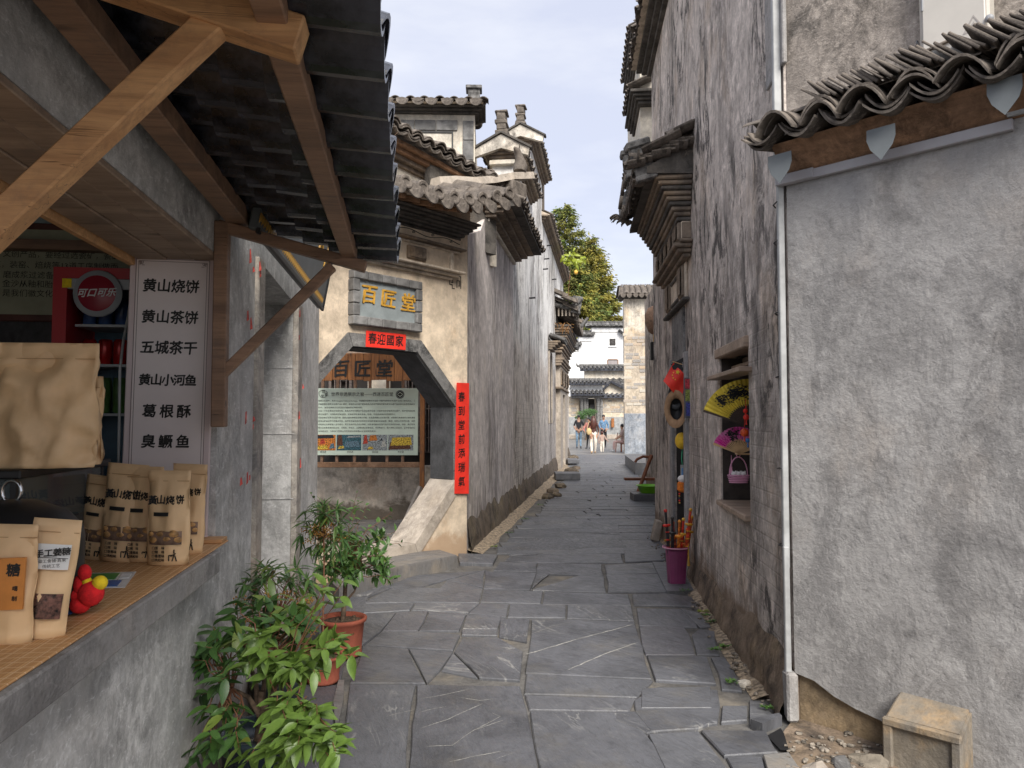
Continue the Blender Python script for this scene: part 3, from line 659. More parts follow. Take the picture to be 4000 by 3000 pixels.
# ================================================================ GATE HOUSE (octagonal doorway)
def c6(x, y): return (1200 + x / 1.383, 1000 + y / 1.383)
def c7(x, y): return (1500 + x / 2.074, 300 + y / 2.074)
gate = thing('gate_house', 'ochre plastered gate wall with eight-sided stone doorway and tiled eave', 'gatehouse', G.m)
TL, TR_, RU, RL, BR = [G.pt(*c6(*p)) for p in ((240, 487), (590, 520), (795, 815), (785, 1208), (588, 1552))]
cx = (TL[0] + TR_[0]) / 2; hw = (TR_[0] - TL[0]) / 2; zt = (TL[1] + TR_[1]) / 2; W2 = RU[0] - cx; zu = RU[1]; zl = RL[1]; zb = max(0.1, BR[1])
OCT = [(cx - hw, zt), (cx + hw, zt), (cx + W2, zu), (cx + W2, zl), (cx + hw * 0.95, zb), (cx - hw * 0.95, zb), (cx - W2, zl), (cx - W2, zu)]
def offs(pts, d):
    c = Vector((cx, (zt + zb) / 2)); n = len(pts); out = []
    for i in range(n):
        p, a, q = Vector(pts[i]), Vector(pts[i-1]), Vector(pts[(i+1) % n])
        n1 = Vector(((p-a).y, -(p-a).x)).normalized(); n2 = Vector(((q-p).y, -(q-p).x)).normalized()
        if n1.dot(p - c) < 0: n1 = -n1
        if n2.dot(p - c) < 0: n2 = -n2
        m = (n1 + n2).normalized(); out.append(tuple(p + m * d / max(0.3, m.dot(n1))))
    return out
OO = offs(OCT, 0.13); TH = 0.36
zE = G.z(*c6(720, -150))            # top of plain wall under the mouldings
MB().poly([(-4.4, -0.05), (0, -0.05), (0, 3.86), (-4.4, 3.86)], 0, TH, holes=[OO]).build('wall', M['gate'], gate)
for i in range(8):                 # eight stones of the surround
    j = (i + 1) % 8; q = [OCT[i], OCT[j], OO[j], OO[i]]
    m = 'blackstone' if i not in (3, 4, 5) else 'buffstone'
    c = Vector((sum(p[0] for p in q) / 4, sum(p[1] for p in q) / 4))
    q = [tuple(Vector(p) + (c - Vector(p)) * 0.006) for p in q]
    y0 = -0.02
    MB().poly(q, y0, TH + 0.01).build('surround_stone', M[m], gate)
# upper and side reveal faces: shade put in as thin dark sheets
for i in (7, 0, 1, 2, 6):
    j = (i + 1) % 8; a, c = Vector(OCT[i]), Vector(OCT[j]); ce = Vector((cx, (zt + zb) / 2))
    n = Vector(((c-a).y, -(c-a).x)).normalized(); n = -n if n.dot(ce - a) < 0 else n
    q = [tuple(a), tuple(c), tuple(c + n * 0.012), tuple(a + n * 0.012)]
    MB().poly(q, 0.015, TH).build('reveal_shade_sheet', M['darkstone'], gate)
# plaque with brick frame
pq = [G.pt(px, py, -0.06) for px, py in ((1381, 1061), (1650, 1095), (1642, 1300), (1370, 1262))]
px0 = (pq[0][0] + pq[3][0]) / 2; px1 = (pq[1][0] + pq[2][0]) / 2; pz1 = (pq[0][1] + pq[1][1]) / 2; pz0 = (pq[2][1] + pq[3][1]) / 2
fr = 0.085
MB().box(px0 + fr, px1 - fr, -0.045, 0.01, pz0 + fr, pz1 - fr).build('plaque_panel', plain('plaque_blue_grey', (0.235, 0.265, 0.27), 0.75, 0.12, 6, 0.15), gate)
n = 6
for (a0, a1, z0, z1, ax) in ((px0, px1, pz1 - fr, pz1, 0), (px0, px1, pz0, pz0 + fr, 0), (px0, px0 + fr, pz0 + fr, pz1 - fr, 1), (px1 - fr, px1, pz0 + fr, pz1 - fr, 1)):
    k = 5 if ax == 0 else 3
    for i in range(k):
        if ax == 0: u0, u1, v0, v1 = a0 + (a1-a0)*i/k + 0.003, a0 + (a1-a0)*(i+1)/k - 0.003, z0, z1
        else: u0, u1, v0, v1 = a0, a1, z0 + (z1-z0)*i/k + 0.003, z0 + (z1-z0)*(i+1)/k - 0.003
        MB().cham(u0, u1, -0.085, 0.01, v0, v1, 0.008, j=0.002).build('frame_brick', M['greybrick'], gate)
pw = (px1 - px0); tw = pw - 2 * fr
for i, ch in enumerate('百匠堂'):
    me = textmesh(ch, 0.215, depth=0.008, bold=0.003, res=4); me.materials.append(M['gold'])
    for v in me.vertices:
        q = Vector((v.co.x * 8, v.co.y * 8, i)); w = noise.noise_vector(q); v.co.x += w.x * 0.012 + v.co.y * 0.10; v.co.y += w.y * 0.012
    inst(me, 'lettering', gate, T(G.x((1437, 1513, 1592)[i], -.05), -0.05, (pz0 + pz1) / 2 + 0.035 - 0.012 * i) @ UPR @ SC(1.0, 0.92, 1))
# mouldings above the plaque
def strip_px(p, q, d, h, name, mat, x0=-4.4, proud=None, **k):
    z = (G.z(*p, -d) + G.z(*q, -d)) / 2
    x1 = G.x(q[0], -d)
    return MB().cham(x0, x1, -d, 0.01, z - h, z, 0.012).build(name, M[mat], gate), z, x1
ms = []
zA = 3.055
for k, (d, h) in enumerate(((0.05, 0.03), (0.10, 0.035), (0.15, 0.03))):
    MB().cham(-4.4, -0.24 + 0.05 * k - 0.05, -d, 0.01, zA + k * 0.032, zA + k * 0.032 + h - 0.002, 0.008).build('moulding', M['beige_mold'], gate)
zA2 = zA + 0.10; zB0 = 3.355
MB().box(-4.4, -0.32, -0.05, 0.01, zA2, zB0).build('frieze_panel', M['gate'], gate)
for xx in (-0.36, -1.25, -1.92, -2.8):
    MB().cham(xx, xx + 0.05, -0.085, 0, zA2 + 0.002, zB0 - 0.002, 0.008).build('frieze_post', M['beige_mold'], gate)
def carved(name, x0, x1, z0, z1, y, mat, par, dpt=0.03, n=16, seed=0):
    """a small carved relief: grid with rounded figures"""
    b = MB(); vs = []; 
    for j in range(n + 1):
        for i in range(n + 1):
            u, v = i / n, j / n
            h = abs(noise.noise(Vector((u * 5 + seed, v * 5, seed)))) * 1.6 * min(1, 6 * min(u, 1 - u, v, 1 - v))
            if min(u, 1-u, v, 1-v) < 0.08: h = 0.55
            vs.append((x0 + (x1 - x0) * u, y - dpt * h, z0 + (z1 - z0) * v))
    fs = [(j*(n+1)+i, j*(n+1)+i+1, (j+1)*(n+1)+i+1, (j+1)*(n+1)+i) for j in range(n) for i in range(n)]
    b.add(vs, fs, None, True); return b.build(name, M[mat], par)
cq0, cq1 = G.x(1589, -0.07), G.x(1661, -0.07)
MB().cham(cq0, cq1, -0.085, 0, zA2 + 0.03, zB0 - 0.03, 0.008).build('carved_block', M['corb'], gate)
carved('carving', cq0 + 0.02, cq1 - 0.02, zA2 + 0.05, zB0 - 0.05, -0.088, 'corb', gate, 0.02, 14, 3)
for k, (d, h) in enumerate(((0.08, 0.035), (0.15, 0.035), (0.10, 0.03))):
    MB().cham(-4.4, -0.2 + 0.03 * k, -d, 0.01, zB0 + k * 0.025, zB0 + k * 0.025 + h - 0.012, 0.008).build('moulding', M['beige_mold' if k != 1 else 'corb'], gate)
zF = zB0 + 0.075; zG = 3.51
MB().box(-4.4, -0.16, -0.07, 0.01, zF, zG).build('frieze_panel', M['gate'], gate)
# painted vine on the upper frieze
b = MB(); xx = -3.6
pts = []
while xx < -0.2: pts.append((xx, -0.073, zF + 0.045 + 0.018 * math.sin(xx * 11))); xx += 0.03
b.tube(pts, 0.0045, 4)
xx = -3.5; sg = 1
while xx < -0.3:
    pp = [(xx + 0.022 * (1 - t) * math.cos(7 * t), -0.074, zF + 0.045 + 0.012 * sg * (1 - 0.3 * t) + 0.018 * (1 - t) * math.sin(7 * t)) for t in [i / 12 for i in range(12)]]
    b.tube(pp, 0.004, 4); xx += 0.2855; sg = -sg
b.build('painted_vine', M['ink'], gate, kind='stuff')
# corner fret and line drawn in black under the moulding
def fret(pts, par, fr_, d=-0.004, w=0.011):
    b = MB()
    for p, q in zip(pts, pts[1:]):
        (x0, z0), (x1, z1) = p, q
        b.box(min(x0, x1) - w/2, max(x0, x1) + w/2, d, 0.002, min(z0, z1) - w/2, max(z0, z1) + w/2)
    return b.build('painted_fret', M['ink'], par, kind='stuff')
c4b = lambda x, y: G.pt(1480 + x / 3.319, 1000 + y / 3.319)
fx = [c4b(*p) for p in ((1060, 270), (1055, 420), (880, 245), (880, 295), (915, 300), (915, 350), (945, 355), (945, 405), (985, 408))]
zl_ = fx[0][1]
fret([(-4.2, zl_), (fx[0][0], zl_), (fx[0][0], fx[1][1])], gate, G, w=0.009)
a = fx[2][0]; st_ = (fx[0][0] - a)
fret([(a, zl_), (a, zl_ - 0.05), (a + st_*0.2, zl_ - 0.05), (a + st_*0.2, zl_ - 0.11), (a + st_*0.38, zl_ - 0.11), (a + st_*0.38, zl_ - 0.15), (a + st_*0.55, zl_ - 0.15)], gate, G, w=0.009)
fret([(a + st_*0.2, zl_ - 0.03), (a + st_*0.42, zl_ - 0.03), (a + st_*0.42, zl_ - 0.085), (a+st_*0.32, zl_ - 0.085)], gate, G, w=0.007)
fret([(a + st_*0.72, zl_ - 0.13), (a + st_*0.72, zl_ - 0.05), (a + st_*0.92, zl_ - 0.05), (a + st_*0.92, zl_ - 0.11), (a + st_*0.82, zl_ - 0.11)], gate, G, w=0.007)
# black stepped corbels under the eave
zc = zG
for k in range(6):
    MB().cham(-4.4, -0.19 + 0.012 * k, -0.08 - 0.05 * k, 0.02, zc + k * 0.027, zc + k * 0.027 + 0.0255, 0.008, j=0.003).build('corbel_course', M['corbd'], gate)
zr = zc + 6 * 0.027 - 0.06
MB().box(-4.4, 0.0, -0.04, TH, zr + 0.06, zr + 0.30).build('upper_wall', M['gate'], gate)
# rafters and round-faced eave tiles; the row lifts to an upturned corner at the right
def lift(x): return 0.27 * max(0, (x + 1.0)) ** 1.6 + 0.05 * max(0, (-2.0 - x)) 
x = -4.2
while x < -0.02:
    b = MB(); b.beam((x, 0.1, zr + 0.19 + lift(x)), (x + 0.02, -0.56, zr + 0.02 + lift(x)), 0.06, 0.05); b.build('rafter', M['eavewood'], gate); x += 0.19
b = MB(); N = 24; vs = []
for i in range(N + 1):
    x = -4.3 + 4.38 * i / N
    for yy, zz in ((-0.6, 0.07), (0.25, 0.33), (0.25, 0.29), (-0.6, 0.035)): vs.append((x, yy, zr + zz + lift(x)))
fs = [(i*4+k, i*4+(k+1) % 4, (i+1)*4+(k+1) % 4, (i+1)*4+k) for i in range(N) for k in range(4)] + [(0, 1, 2, 3), (N*4, N*4+3, N*4+2, N*4+1)]
b.add(vs, fs); b.build('eave_board', M['beige_mold'], gate)
disc = MB(); disc.lathe([(0.001, 0.0), (0.045, 0.0), (0.05, 0.006), (0.066, 0.012), (0.07, 0.004), (0.07, -0.02), (0.001, -0.02)], 12, RX(90)); 
DISC = disc.mesh('tile_end', M['tile_old'])
BT = arc_tile(0.17, 0.085, 0.42, 0.016, 7, 1, 1.0).mesh('roof_tile', M['tile_old'])
CT = arc_tile(0.19, 0.05, 0.42, 0.016, 6, -1, 1.0).mesh('roof_tile', M['tile_old'])
DR = drip_tile(0.19, 0.13, 0.018).mesh('drip_tile', M['tile_old'])
CHINA = plain('blue_white_porcelain', (0.08, 0.10, 0.14), 0.25, 0.6, 18, 0)
x = -4.25; i = 0
while x < 0.06:
    for jj in (0, 1):
        inst(BT, 'roof_tile', gate, T(x + jit(.006), -0.64 + jj * 0.38, zr + 0.085 + lift(x) + jj * 0.125) @ RX(17) @ RZ(jit(3)) @ SC(1, 1, 1))
        inst(CT, 'roof_tile', gate, T(x + 0.11, -0.62 + jj * 0.38, zr + 0.13 + lift(x) + jj * 0.125) @ RX(17) @ RZ(jit(2)))
    inst(DISC, 'tile_end', gate, T(x, -0.65 + jit(.01), zr + 0.115 + lift(x)) @ RX(-8 + jit(8)) @ SC(1.05))
    inst(DR, 'drip_tile', gate, T(x + 0.11, -0.66 + jit(.012), zr + 0.105 + lift(x)) @ RX(-12 + jit(8)) @ RZ(jit(6)))
    if i % 1 == 0:
        b = arc_tile(0.15, 0.06, 0.05, 0.03, 6, 1, 1.0); b.build('porcelain_cap', CHINA, gate, T(x + 0.02, 0.02, zr + 0.33 + lift(x)))
    x += 0.222; i += 1
# low ridge behind the eave with open balusters, upturned, fish finial
RD = 0.55
rp = [G.pt(px, py, RD) for px, py in ((1700, 700), (1765, 697), (1840, 702), (1920, 695), (1990, 682), (2068, 680))]
b = MB(); vs = []
for (x, z) in rp: vs += [(x, RD - 0.10, z - 0.08), (x, RD + 0.10, z - 0.08), (x, RD + 0.07, z + 0.02), (x, RD - 0.07, z + 0.02)]
fs = [(i*4+k, i*4+(k+1) % 4, (i+1)*4+(k+1) % 4, (i+1)*4+k) for i in range(5) for k in range(4)] + [(0, 1, 2, 3), (20, 23, 22, 21)]
b.add(vs, fs); b.build('corner_ridge', M['buffstone'], gate)
for px in (1765, 1800, 1840, 1876, 1932):
    x, z = G.pt(px, 705, RD); MB().tube([(x, RD, z - 0.30), (x, RD, z - 0.24), (x, RD, z - 0.14), (x, RD, z - 0.03)], [0.03, 0.02, 0.018, 0.03], 8).build('baluster', M['buffstone'], gate)
x, z = G.pt(2000, 740, RD)
MB().cham(x - 0.16, x + 0.2, RD - 0.12, RD + 0.12, z - 0.2, z + 0.1, 0.02, j=0.025).build('ridge_block', M['tile_old'], gate)
MB().box(G.x(1700, RD), G.x(1960, RD), RD + 0.10, RD + 0.2, 3.7, z - 0.02).build('upper_wall', M['corbd'], gate)
def fish(par, Mx, s=1.0, mat='tile_old'):
    b = MB(); b.tube([(0, 0, 0), (0.02, 0, 0.08), (0.0, 0, 0.17), (-0.07, 0, 0.25), (-0.14, 0, 0.27)], [0.085, 0.095, 0.06, 0.045, 0.012], 8)
    b.add([(-0.06, -0.01, 0.24), (0.0, 0, 0.38), (0.03, 0.01, 0.26)], [(0, 1, 2)]); b.add([(0.05, -0.01, 0.1), (0.17, 0, 0.2), (0.07, 0.01, 0.2)], [(0, 1, 2)])
    b.add([(0.05, -0.01, 0.0), (0.15, 0, 0.06), (0.07, 0.01, 0.1)], [(0, 1, 2)])
    return b.build('fish_finial', M[mat], par, Mx @ SC(s))
fx_, fz_ = G.pt(2030, 672, RD); fish(gate, T(fx_, RD, fz_) @ RZ(10), 1.1)
# dry stalks growing out of the eave
b = MB()
for k in range(9):
    x0 = -1.5 + jit(0.12); p = Vector((x0, -0.1 + jit(.05), zr + 0.35)); pts = [p]; d = Vector((jit(0.5), jit(0.2), 1)).normalized()
    for q in range(5): p = p + d * R.uniform(0.08, 0.15); d = (d + Vector((jit(.25), jit(.2), 0.0))).normalized(); pts.append(p)
    b.tube(pts, [0.006, 0.005, 0.004, 0.003, 0.002, 0.0012], 4)
drys = b.build('dry_stalks', plain('dry_stalk', (0.32, 0.19, 0.12), 0.8, 0.3, 30, 0), None, G.m); tag(drys, 'dry brown stalks sprouting from the gate eave tiles', 'plant')
# cream upper wall right behind the gate roof, with a sloping tile coping in front of the white gable
g2 = thing('courtyard_wall', 'cream courtyard wall with sagging tile coping just above the gate roof', 'wall', G.m)
d2 = 0.85; tops = [G.pt(px, py, d2) for px, py in ((1300, 390), (1510, 505), (1640, 575), (1760, 645), (1850, 690), (1940, 705))]
zz0 = 3.6
MB().poly([(tops[0][0], zz0)] + [(p[0], p[1] - 0.36) for p in tops] + [(tops[-1][0], zz0)], d2, d2 + 0.35).build('wall', M['cream'], g2)
for k in range(4):
    for p, q in zip(tops, tops[1:]):
        a, c = Vector((p[0], d2, p[1] - 0.36 + 0.05 * k)), Vector((q[0], d2, q[1] - 0.36 + 0.05 * k))
        b = MB(); u = (c - a).normalized(); b.beam(a - u * 0.02, c + u * 0.02, 0.10 + 0.14 * k, 0.048, (0, 0, 1), 0.006); b.build('corbel_course', M['eavewood' if k > 1 else 'corb'], g2)
# moulding lines on the cream wall
for dz in (0.50, 0.60):
    for p, q in zip(tops, tops[1:]):
        b = MB(); b.beam((p[0], d2, p[1] - dz), (q[0], d2, q[1] - dz), 0.05, 0.02); b.build('moulding', M['corbd' if dz > .55 else 'beige_mold'], g2)
tot = 0
for p, q in zip(tops, tops[1:]):
    a, c = Vector((p[0], 0, p[1])), Vector((q[0], 0, q[1])); L = (c - a).length; n = max(1, round(L / 0.2)); slp = math.degrees(math.atan2(c.z - a.z, c.x - a.x))
    for i in range(n):
        m = a.lerp(c, (i + 0.5) / n)
        for k in range(2):
            inst(TT, 'roof_tile', g2, T(m.x, d2 - 0.36 + jit(.02), m.z - 0.13 + k * 0.03) @ RY(-slp) @ RX(20) @ RY(jit(5)) @ SC(1.1))
            inst(TC, 'roof_tile', g2, T(m.x + 0.1, d2 - 0.36 + jit(.02), m.z - 0.11 + k * 0.03) @ RY(-slp) @ RX(20) @ RY(jit(5)) @ SC(1.1))
    b = MB(); m_ = int(L / 0.045)
    for i in range(m_):
        m = a.lerp(c, (i + 0.5) / m_); b.add(*RDGD, T(m.x, d2 + 0.02 + jit(.01), m.z - 0.03) @ RY(-slp) @ RY(-48 + jit(7)) @ SC(1, 1.3, 1.25 + jit(.15)))
    b.build('ridge_tiles', M['tile_old'], g2, kind='stuff')
# ================================================================ HOUSE A: white gable wall high behind, facing the camera
YA = 12.6; HA = Fr((at(1854, 1000, YA).x, YA), (1, 0.03))
ha = thing('white_gable_house', 'tall house end with grey brick border and tiled top behind the gate', 'house', HA.m)
zA_ = at(1700, 450, YA).z
MB().box(-6.5, 0, 0, 6, 0, zA_).build('wall', M['cream'], ha)
xx = -6.4
while xx < -0.5:
    MB().cham(xx, xx + 0.35, -0.03, 0.01, zA_ - 0.27, zA_ - 0.10, 0.006).build('border_brick', M['greybrick'], ha); xx += 0.36
zz = zA_ - 0.10
for k in range(8):
    MB().cham(-0.20, -0.02, -0.03, 0.01, zz - 0.33, zz - 0.006, 0.006).build('border_brick', M['greybrick'], ha); zz -= 0.335
MB().box(-6.4, -0.36, -0.02, 0.01, zA_ - 0.31, zA_ - 0.285).build('border_line', M['ink'], ha)
MB().box(-0.385, -0.36, -0.02, 0.01, zA_ - 2.5, zA_ - 0.31).build('border_line', M['ink'], ha)
b = MB()
for k in range(16):
    cxx, czz = -0.65 - R.random() * 0.75, zA_ - 0.5 - R.random() * 0.35 * (1 if k % 2 else 0.6)
    r = R.uniform(0.04, 0.09); b.tube([(cxx + r * math.cos(t) , -0.006, czz + r * math.sin(t)) for t in [i * 0.7 for i in range(8)]], 0.006, 4)
b.build('painted_scroll', plain('faded_ink', (0.35, 0.34, 0.32), 0.9, 0.1), ha, kind='stuff')
coping(ha, -6.5, 0.0, zA_, 0.3, out=0.34, rise=0.12, scale=0.7, per=0.235, finial=(-0.02, 0.85), drip=True, ends=(False, True))
# ================================================================ LONG WALL HOUSE on the left of the alley
lw = thing('long_wall_house', 'tall weathered white house wall lining the left side of the alley', 'house', LW.m)
x1 = LW.x(2005); xe1 = LW.x(2222)
zlow0 = LW.z(1900, 868); 
MB().poly([(0, -0.05), (x1, -0.05), (x1, 4.5), (1.2, 4.12), (0.9, 3.9), (0, 3.62)], 0, TH).build('wall', M['loww'], lw)
zs1 = LW.z(2085, 730, 0.0)
def lz(px, py): return LW.z(px, py, -0.2)
s1x1 = 7.0; s2x1 = 9.8; xh = 18.2
z1, z2, z3 = 5.95, 7.2, 6.3
top = [(x1, -0.05), (xe1, -0.05), (xe1, 3.9), (xh, 3.9), (xh, z3), (s2x1, z3), (s2x1, z2), (s1x1, z2), (s1x1, z1), (x1, z1)]
win = [(LW.x(2150), 2.55, 0.34, 0.9), (LW.x(2163), 1.7, 0.5, 1.1)]
MB().poly(top, 0, 0.36).build('wall', M['longw'], lw)
MB().box(x1, xe1, 0.36, 7, -0.05, 3.5).build('house_body', M['cream'], lw)
coping(lw, x1, s1x1, z1, 0.36, out=0.22, rise=0.2, mat='corb')
coping(lw, s1x1, s2x1, z2, 0.36, out=0.22, rise=0.2, mat='corb')
coping(lw, s2x1, xh, z3, 0.36, out=0.24, rise=0.2, mat='corb')
def pediment(par, x, z, th, s=1.0, mat='blackstone'):
    w = 0.46 * s
    b = MB(); pts = [(th/2 - w, z + 0.10), (th/2, z + 0.34 * s), (th/2 + w, z + 0.10), (th/2 + w * 0.94, z - 0.02), (th/2, z + 0.12), (th/2 - w * 0.94, z - 0.02)]
    vs = [(x - 0.22, p[0], p[1]) for p in pts] + [(x - 0.12, p[0], p[1]) for p in pts]; n = 6
    tri = tessellate_polygon([[Vector((p[0], p[1], 0)) for p in pts]])
    fs = [tuple(t) for t in tri] + [tuple(n + i for i in t) for t in tri] + [(i, (i+1) % n, n + (i+1) % n, n + i) for i in range(n)]
    b.add(vs, fs); b.build('gable_board', M['dirtywhite'], par)
    for sg in (-1, 1):
        b = MB(); b.beam((x - 0.17, th/2, z + 0.37 * s), (x - 0.17, th/2 + sg * w * 1.08, z + 0.10), 0.18, 0.035); b.build('gable_tile', M['corbd'], par)
    for k, (w2, h0, h1) in enumerate(((0.11, 0.34, 0.42), (0.08, 0.42, 0.52), (0.10, 0.52, 0.58), (0.075, 0.58, 0.70), (0.105, 0.70, 0.74))):
        MB().cham(x - 0.22, x + 0.04, th/2 - w2, th/2 + w2, z + h0 * s, z + h1 * s, 0.012, j=0.012).build('ridge_block', M['tile_old'], par)
pediment(lw, x1, z1, 0.36, 1.05); pediment(lw, s1x1, z2, 0.36, 1.05)
MB().cham(x1 - 0.1, x1 + 0.3, -0.04, 0.40, z1 - 0.12, z1 - 0.04, 0.01).build('corbel_course', M['cream'], lw)
# finial boxes further down the coping
MB().box(10.1, 10.5, 0.0, 0.4, z3, 7.75).build('ridge_block', M['corb'], lw)
for xx, zz, s in ((10.15, 7.75, 0.9),):
    MB().cham(xx, xx + 0.3 * s, 0.02, 0.02 + 0.28 * s, zz, zz + 0.38 * s, 0.02).build('finial', M['tile_grey'], lw)
    MB().cham(xx - 0.05, xx + 0.35 * s, -0.03, 0.07 + 0.28 * s, zz + 0.36 * s, zz + 0.43 * s, 0.02).build('finial', M['tile_grey'], lw)
# small lean-to eave on the lower stretch
xa, xb = 1.15, x1 - 0.02; za = 4.12
for k in range(4):
    MB().cham(xa + 0.05 * (3 - k), xb, -0.05 - 0.10 * k, 0.0, za + 0.045 * k, za + 0.045 * k + 0.043, 0.006).build('corbel_course', M['corb' if k else 'cream'], lw)
b = MB(); b.add([(xa, -0.48, za + 0.18), (xb, -0.48, za + 0.18), (xb, 0.2, za + 0.42), (xa, 0.2, za + 0.42), (xa, -0.48, za + 0.15), (xb, -0.48, za + 0.15), (xb, 0.2, za + 0.15), (xa, 0.2, za + 0.15)], [(0, 1, 2, 3), (4, 7, 6, 5), (0, 4, 5, 1), (0, 3, 7, 4), (1, 5, 6, 2), (2, 6, 7, 3)]); b.build('tile_bed', M['corbd'], lw)
x = xa
while x < xb:
    inst(TT, 'roof_tile', lw, T(x, -0.52 + jit(.02), za + 0.23) @ RX(22) @ RY(jit(4)) @ SC(1, 1.6, 1)); inst(TC, 'roof_tile', lw, T(x + 0.1, -0.52 + jit(.02), za + 0.24) @ RX(22) @ RY(jit(4)) @ SC(1, 1.6, 1)); x += 0.2
LWFOOT = True
# narrow recesses, little iron pegs, cracks
for k, (px, py) in enumerate(((2067, 1165), (2121, 1052), (2126, 1012), (2156, 1092), (2071, 955), (2136, 960))):
    xx, zz = LW.pt(px, py); MB().tube([(xx, 0.02, zz), (xx, -0.13, zz + 0.01)], 0.018, 6).build('iron_peg', M['black'], lw)
M['rtfoot'] = plaster('crumbling_brown_foot', (0.25, 0.19, 0.14), (0.055, 0.046, 0.04), (0.34, 0.25, 0.15), 0.5, 0.8, 0.4, 0.7, 50.2, 0, bump=1.0, sx=6, sz=4, grain=1.1, mold=0.6)
# ================================================================ TALL HOUSE on the right of the alley
rt = thing('tall_plaster_house', 'tall streaked grey pink house wall on the right with shop doorway and window', 'house', RT.m)
L = RT_LEN; wx0, wx1, wz0, wz1 = 4.68, 5.63, 0.90, 1.98; dx0, dx1, dz = 2.02, 2.95, 2.06
ztop = 6.3
# front wall as a slightly uneven sheet of plaster with openings, real thickness
MB().poly([(-0.05, -0.05), (dx0, -0.05), (dx0, dz), (dx1, dz), (dx1, -0.05), (L - 0.02, -0.05), (L - 0.02, ztop), (-0.05, ztop)], 0, 0.32, holes=[[(wx0, wz0), (wx1, wz0 + 0.0), (wx1, wz1), (wx0, wz1)]]).build('wall', M['tall'], rt)
MB().box(-0.05, L - 0.02, 3.6, 4.0, 0, ztop).build('back_wall', M['tall'], rt)
MB().box(-0.05, 0.25, 0.32, 3.6, 0, ztop).build('end_wall', M['cream'], rt)
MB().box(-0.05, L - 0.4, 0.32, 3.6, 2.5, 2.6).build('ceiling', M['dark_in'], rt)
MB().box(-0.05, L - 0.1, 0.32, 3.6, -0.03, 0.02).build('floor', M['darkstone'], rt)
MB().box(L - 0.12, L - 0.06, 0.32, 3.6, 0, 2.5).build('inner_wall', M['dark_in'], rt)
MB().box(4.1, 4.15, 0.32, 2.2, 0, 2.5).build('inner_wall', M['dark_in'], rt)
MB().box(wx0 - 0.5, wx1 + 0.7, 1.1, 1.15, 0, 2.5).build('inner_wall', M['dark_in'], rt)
# rain-grey cement skin near the down pipe and over the near edge
MB().cham(L - 0.34, L + 0.012, -0.012, 0.012, 3.35, ztop, 0.006).build('repair_render', M['grey'], rt)
coping(rt, -0.05, 3.0, ztop, 0.32, out=0.3, rise=0.24, mat='corbd', per=0.22)
# stone door frame and high panel
for a, c in ((dx0 - 0.14, dx0), (dx1, dx1 + 0.14)):
    MB().cham(a, c, -0.035, 0.02, 0, dz + 0.1, 0.01).build('door_jamb', M['grey'], rt)
MB().cham(dx0 - 0.001, dx1 + 0.001, 0.03, 0.28, dz - 0.03, dz + 0.001, 0.006).build('door_lintel', M['darkstone'], rt)
MB().cham(dx0 + 0.02, dx1 - 0.02, -0.02, 0.02, dz + 0.005, 2.62, 0.01).build('door_panel', M['blackstone'], rt)
MB().cham(dx0 - 0.1, dx1 + 0.1, -0.08, 0.06, -0.02, 0.13, 0.012).build('door_sill', M['slate'], rt)
# hood over the door
hx0, hx1 = 1.55, 3.36
def band(z0, z1, d, mat='corb', e=0.0, name='hood_moulding'):
    MB().cham(hx0 - e, hx1 + e, -d, 0.0, z0, z1 - 0.002, 0.01).build(name, M[mat], rt)
band(2.63, 2.67, 0.07, 'corbd', -0.12); band(2.67, 3.02, 0.03, 'beige_mold', -0.2)
for xx in (hx0 + 0.25, hx1 - 0.55): MB().cham(xx, xx + 0.28, -0.055, 0, 2.70, 3.0, 0.01).build('carved_block', M['corb'], rt); carved('carving', xx + 0.02, xx + 0.26, 2.72, 2.98, -0.057, 'corb', rt, 0.02, 12, xx)
MB().cham(hx0 + 0.62, hx1 - 0.66, -0.05, 0, 2.70, 2.74, 0.01).build('panel_frame', M['corbd'], rt)
MB().cham(hx0 + 0.62, hx1 - 0.66, -0.05, 0, 2.94, 2.98, 0.01).build('panel_frame', M['corbd'], rt)
for k, (z0, z1, d) in enumerate(((3.02, 3.06, 0.08), (3.06, 3.10, 0.13), (3.10, 3.14, 0.17), (3.14, 3.17, 0.12))): band(z0, z1, d, 'corb', 0.04 * k)
band(3.17, 3.36, 0.09, 'beige_mold', 0.0)
for k in range(5):
    xx = hx0 + 0.04 + k * 0.38
    MB().cham(xx, xx + 0.24, -0.125, 0, 3.18, 3.35, 0.012).build('carved_block', M['corb'], rt); carved('carving', xx + 0.02, xx + 0.22, 3.2, 3.33, -0.127, 'corb', rt, 0.025, 10, k + 1)
MB().cham(hx1 - 0.001, hx1 + 0.025, -0.085, 0, 3.19, 3.34, 0.006).build('carved_block', M['corb'], rt)
for k in range(9):
    d = 0.13 + 0.026 * k; z = 3.36 + 0.044 * k
    band(z, z + 0.042, d, 'corb' if k % 3 else 'corbd', 0.02 * k, 'corbel_course')
zh = 3.36 + 9 * 0.044
b = MB(); b.add([(hx0 - 0.2, -0.42, zh + 0.02), (hx1 + 0.2, -0.42, zh + 0.06), (hx1 + 0.16, 0, zh + 0.30), (hx0 - 0.1, 0, zh + 0.28), (hx0 - 0.2, -0.42, zh - 0.02), (hx1 + 0.2, -0.42, zh + 0.0), (hx1 + 0.16, 0, zh), (hx0 - 0.1, 0, zh)],
    [(0, 1, 2, 3), (4, 7, 6, 5), (0, 4, 5, 1), (1, 5, 6, 2), (2, 6, 7, 3), (3, 7, 4, 0)]); b.build('tile_bed', M['corbd'], rt)
x = hx0 - 0.15; i = 0
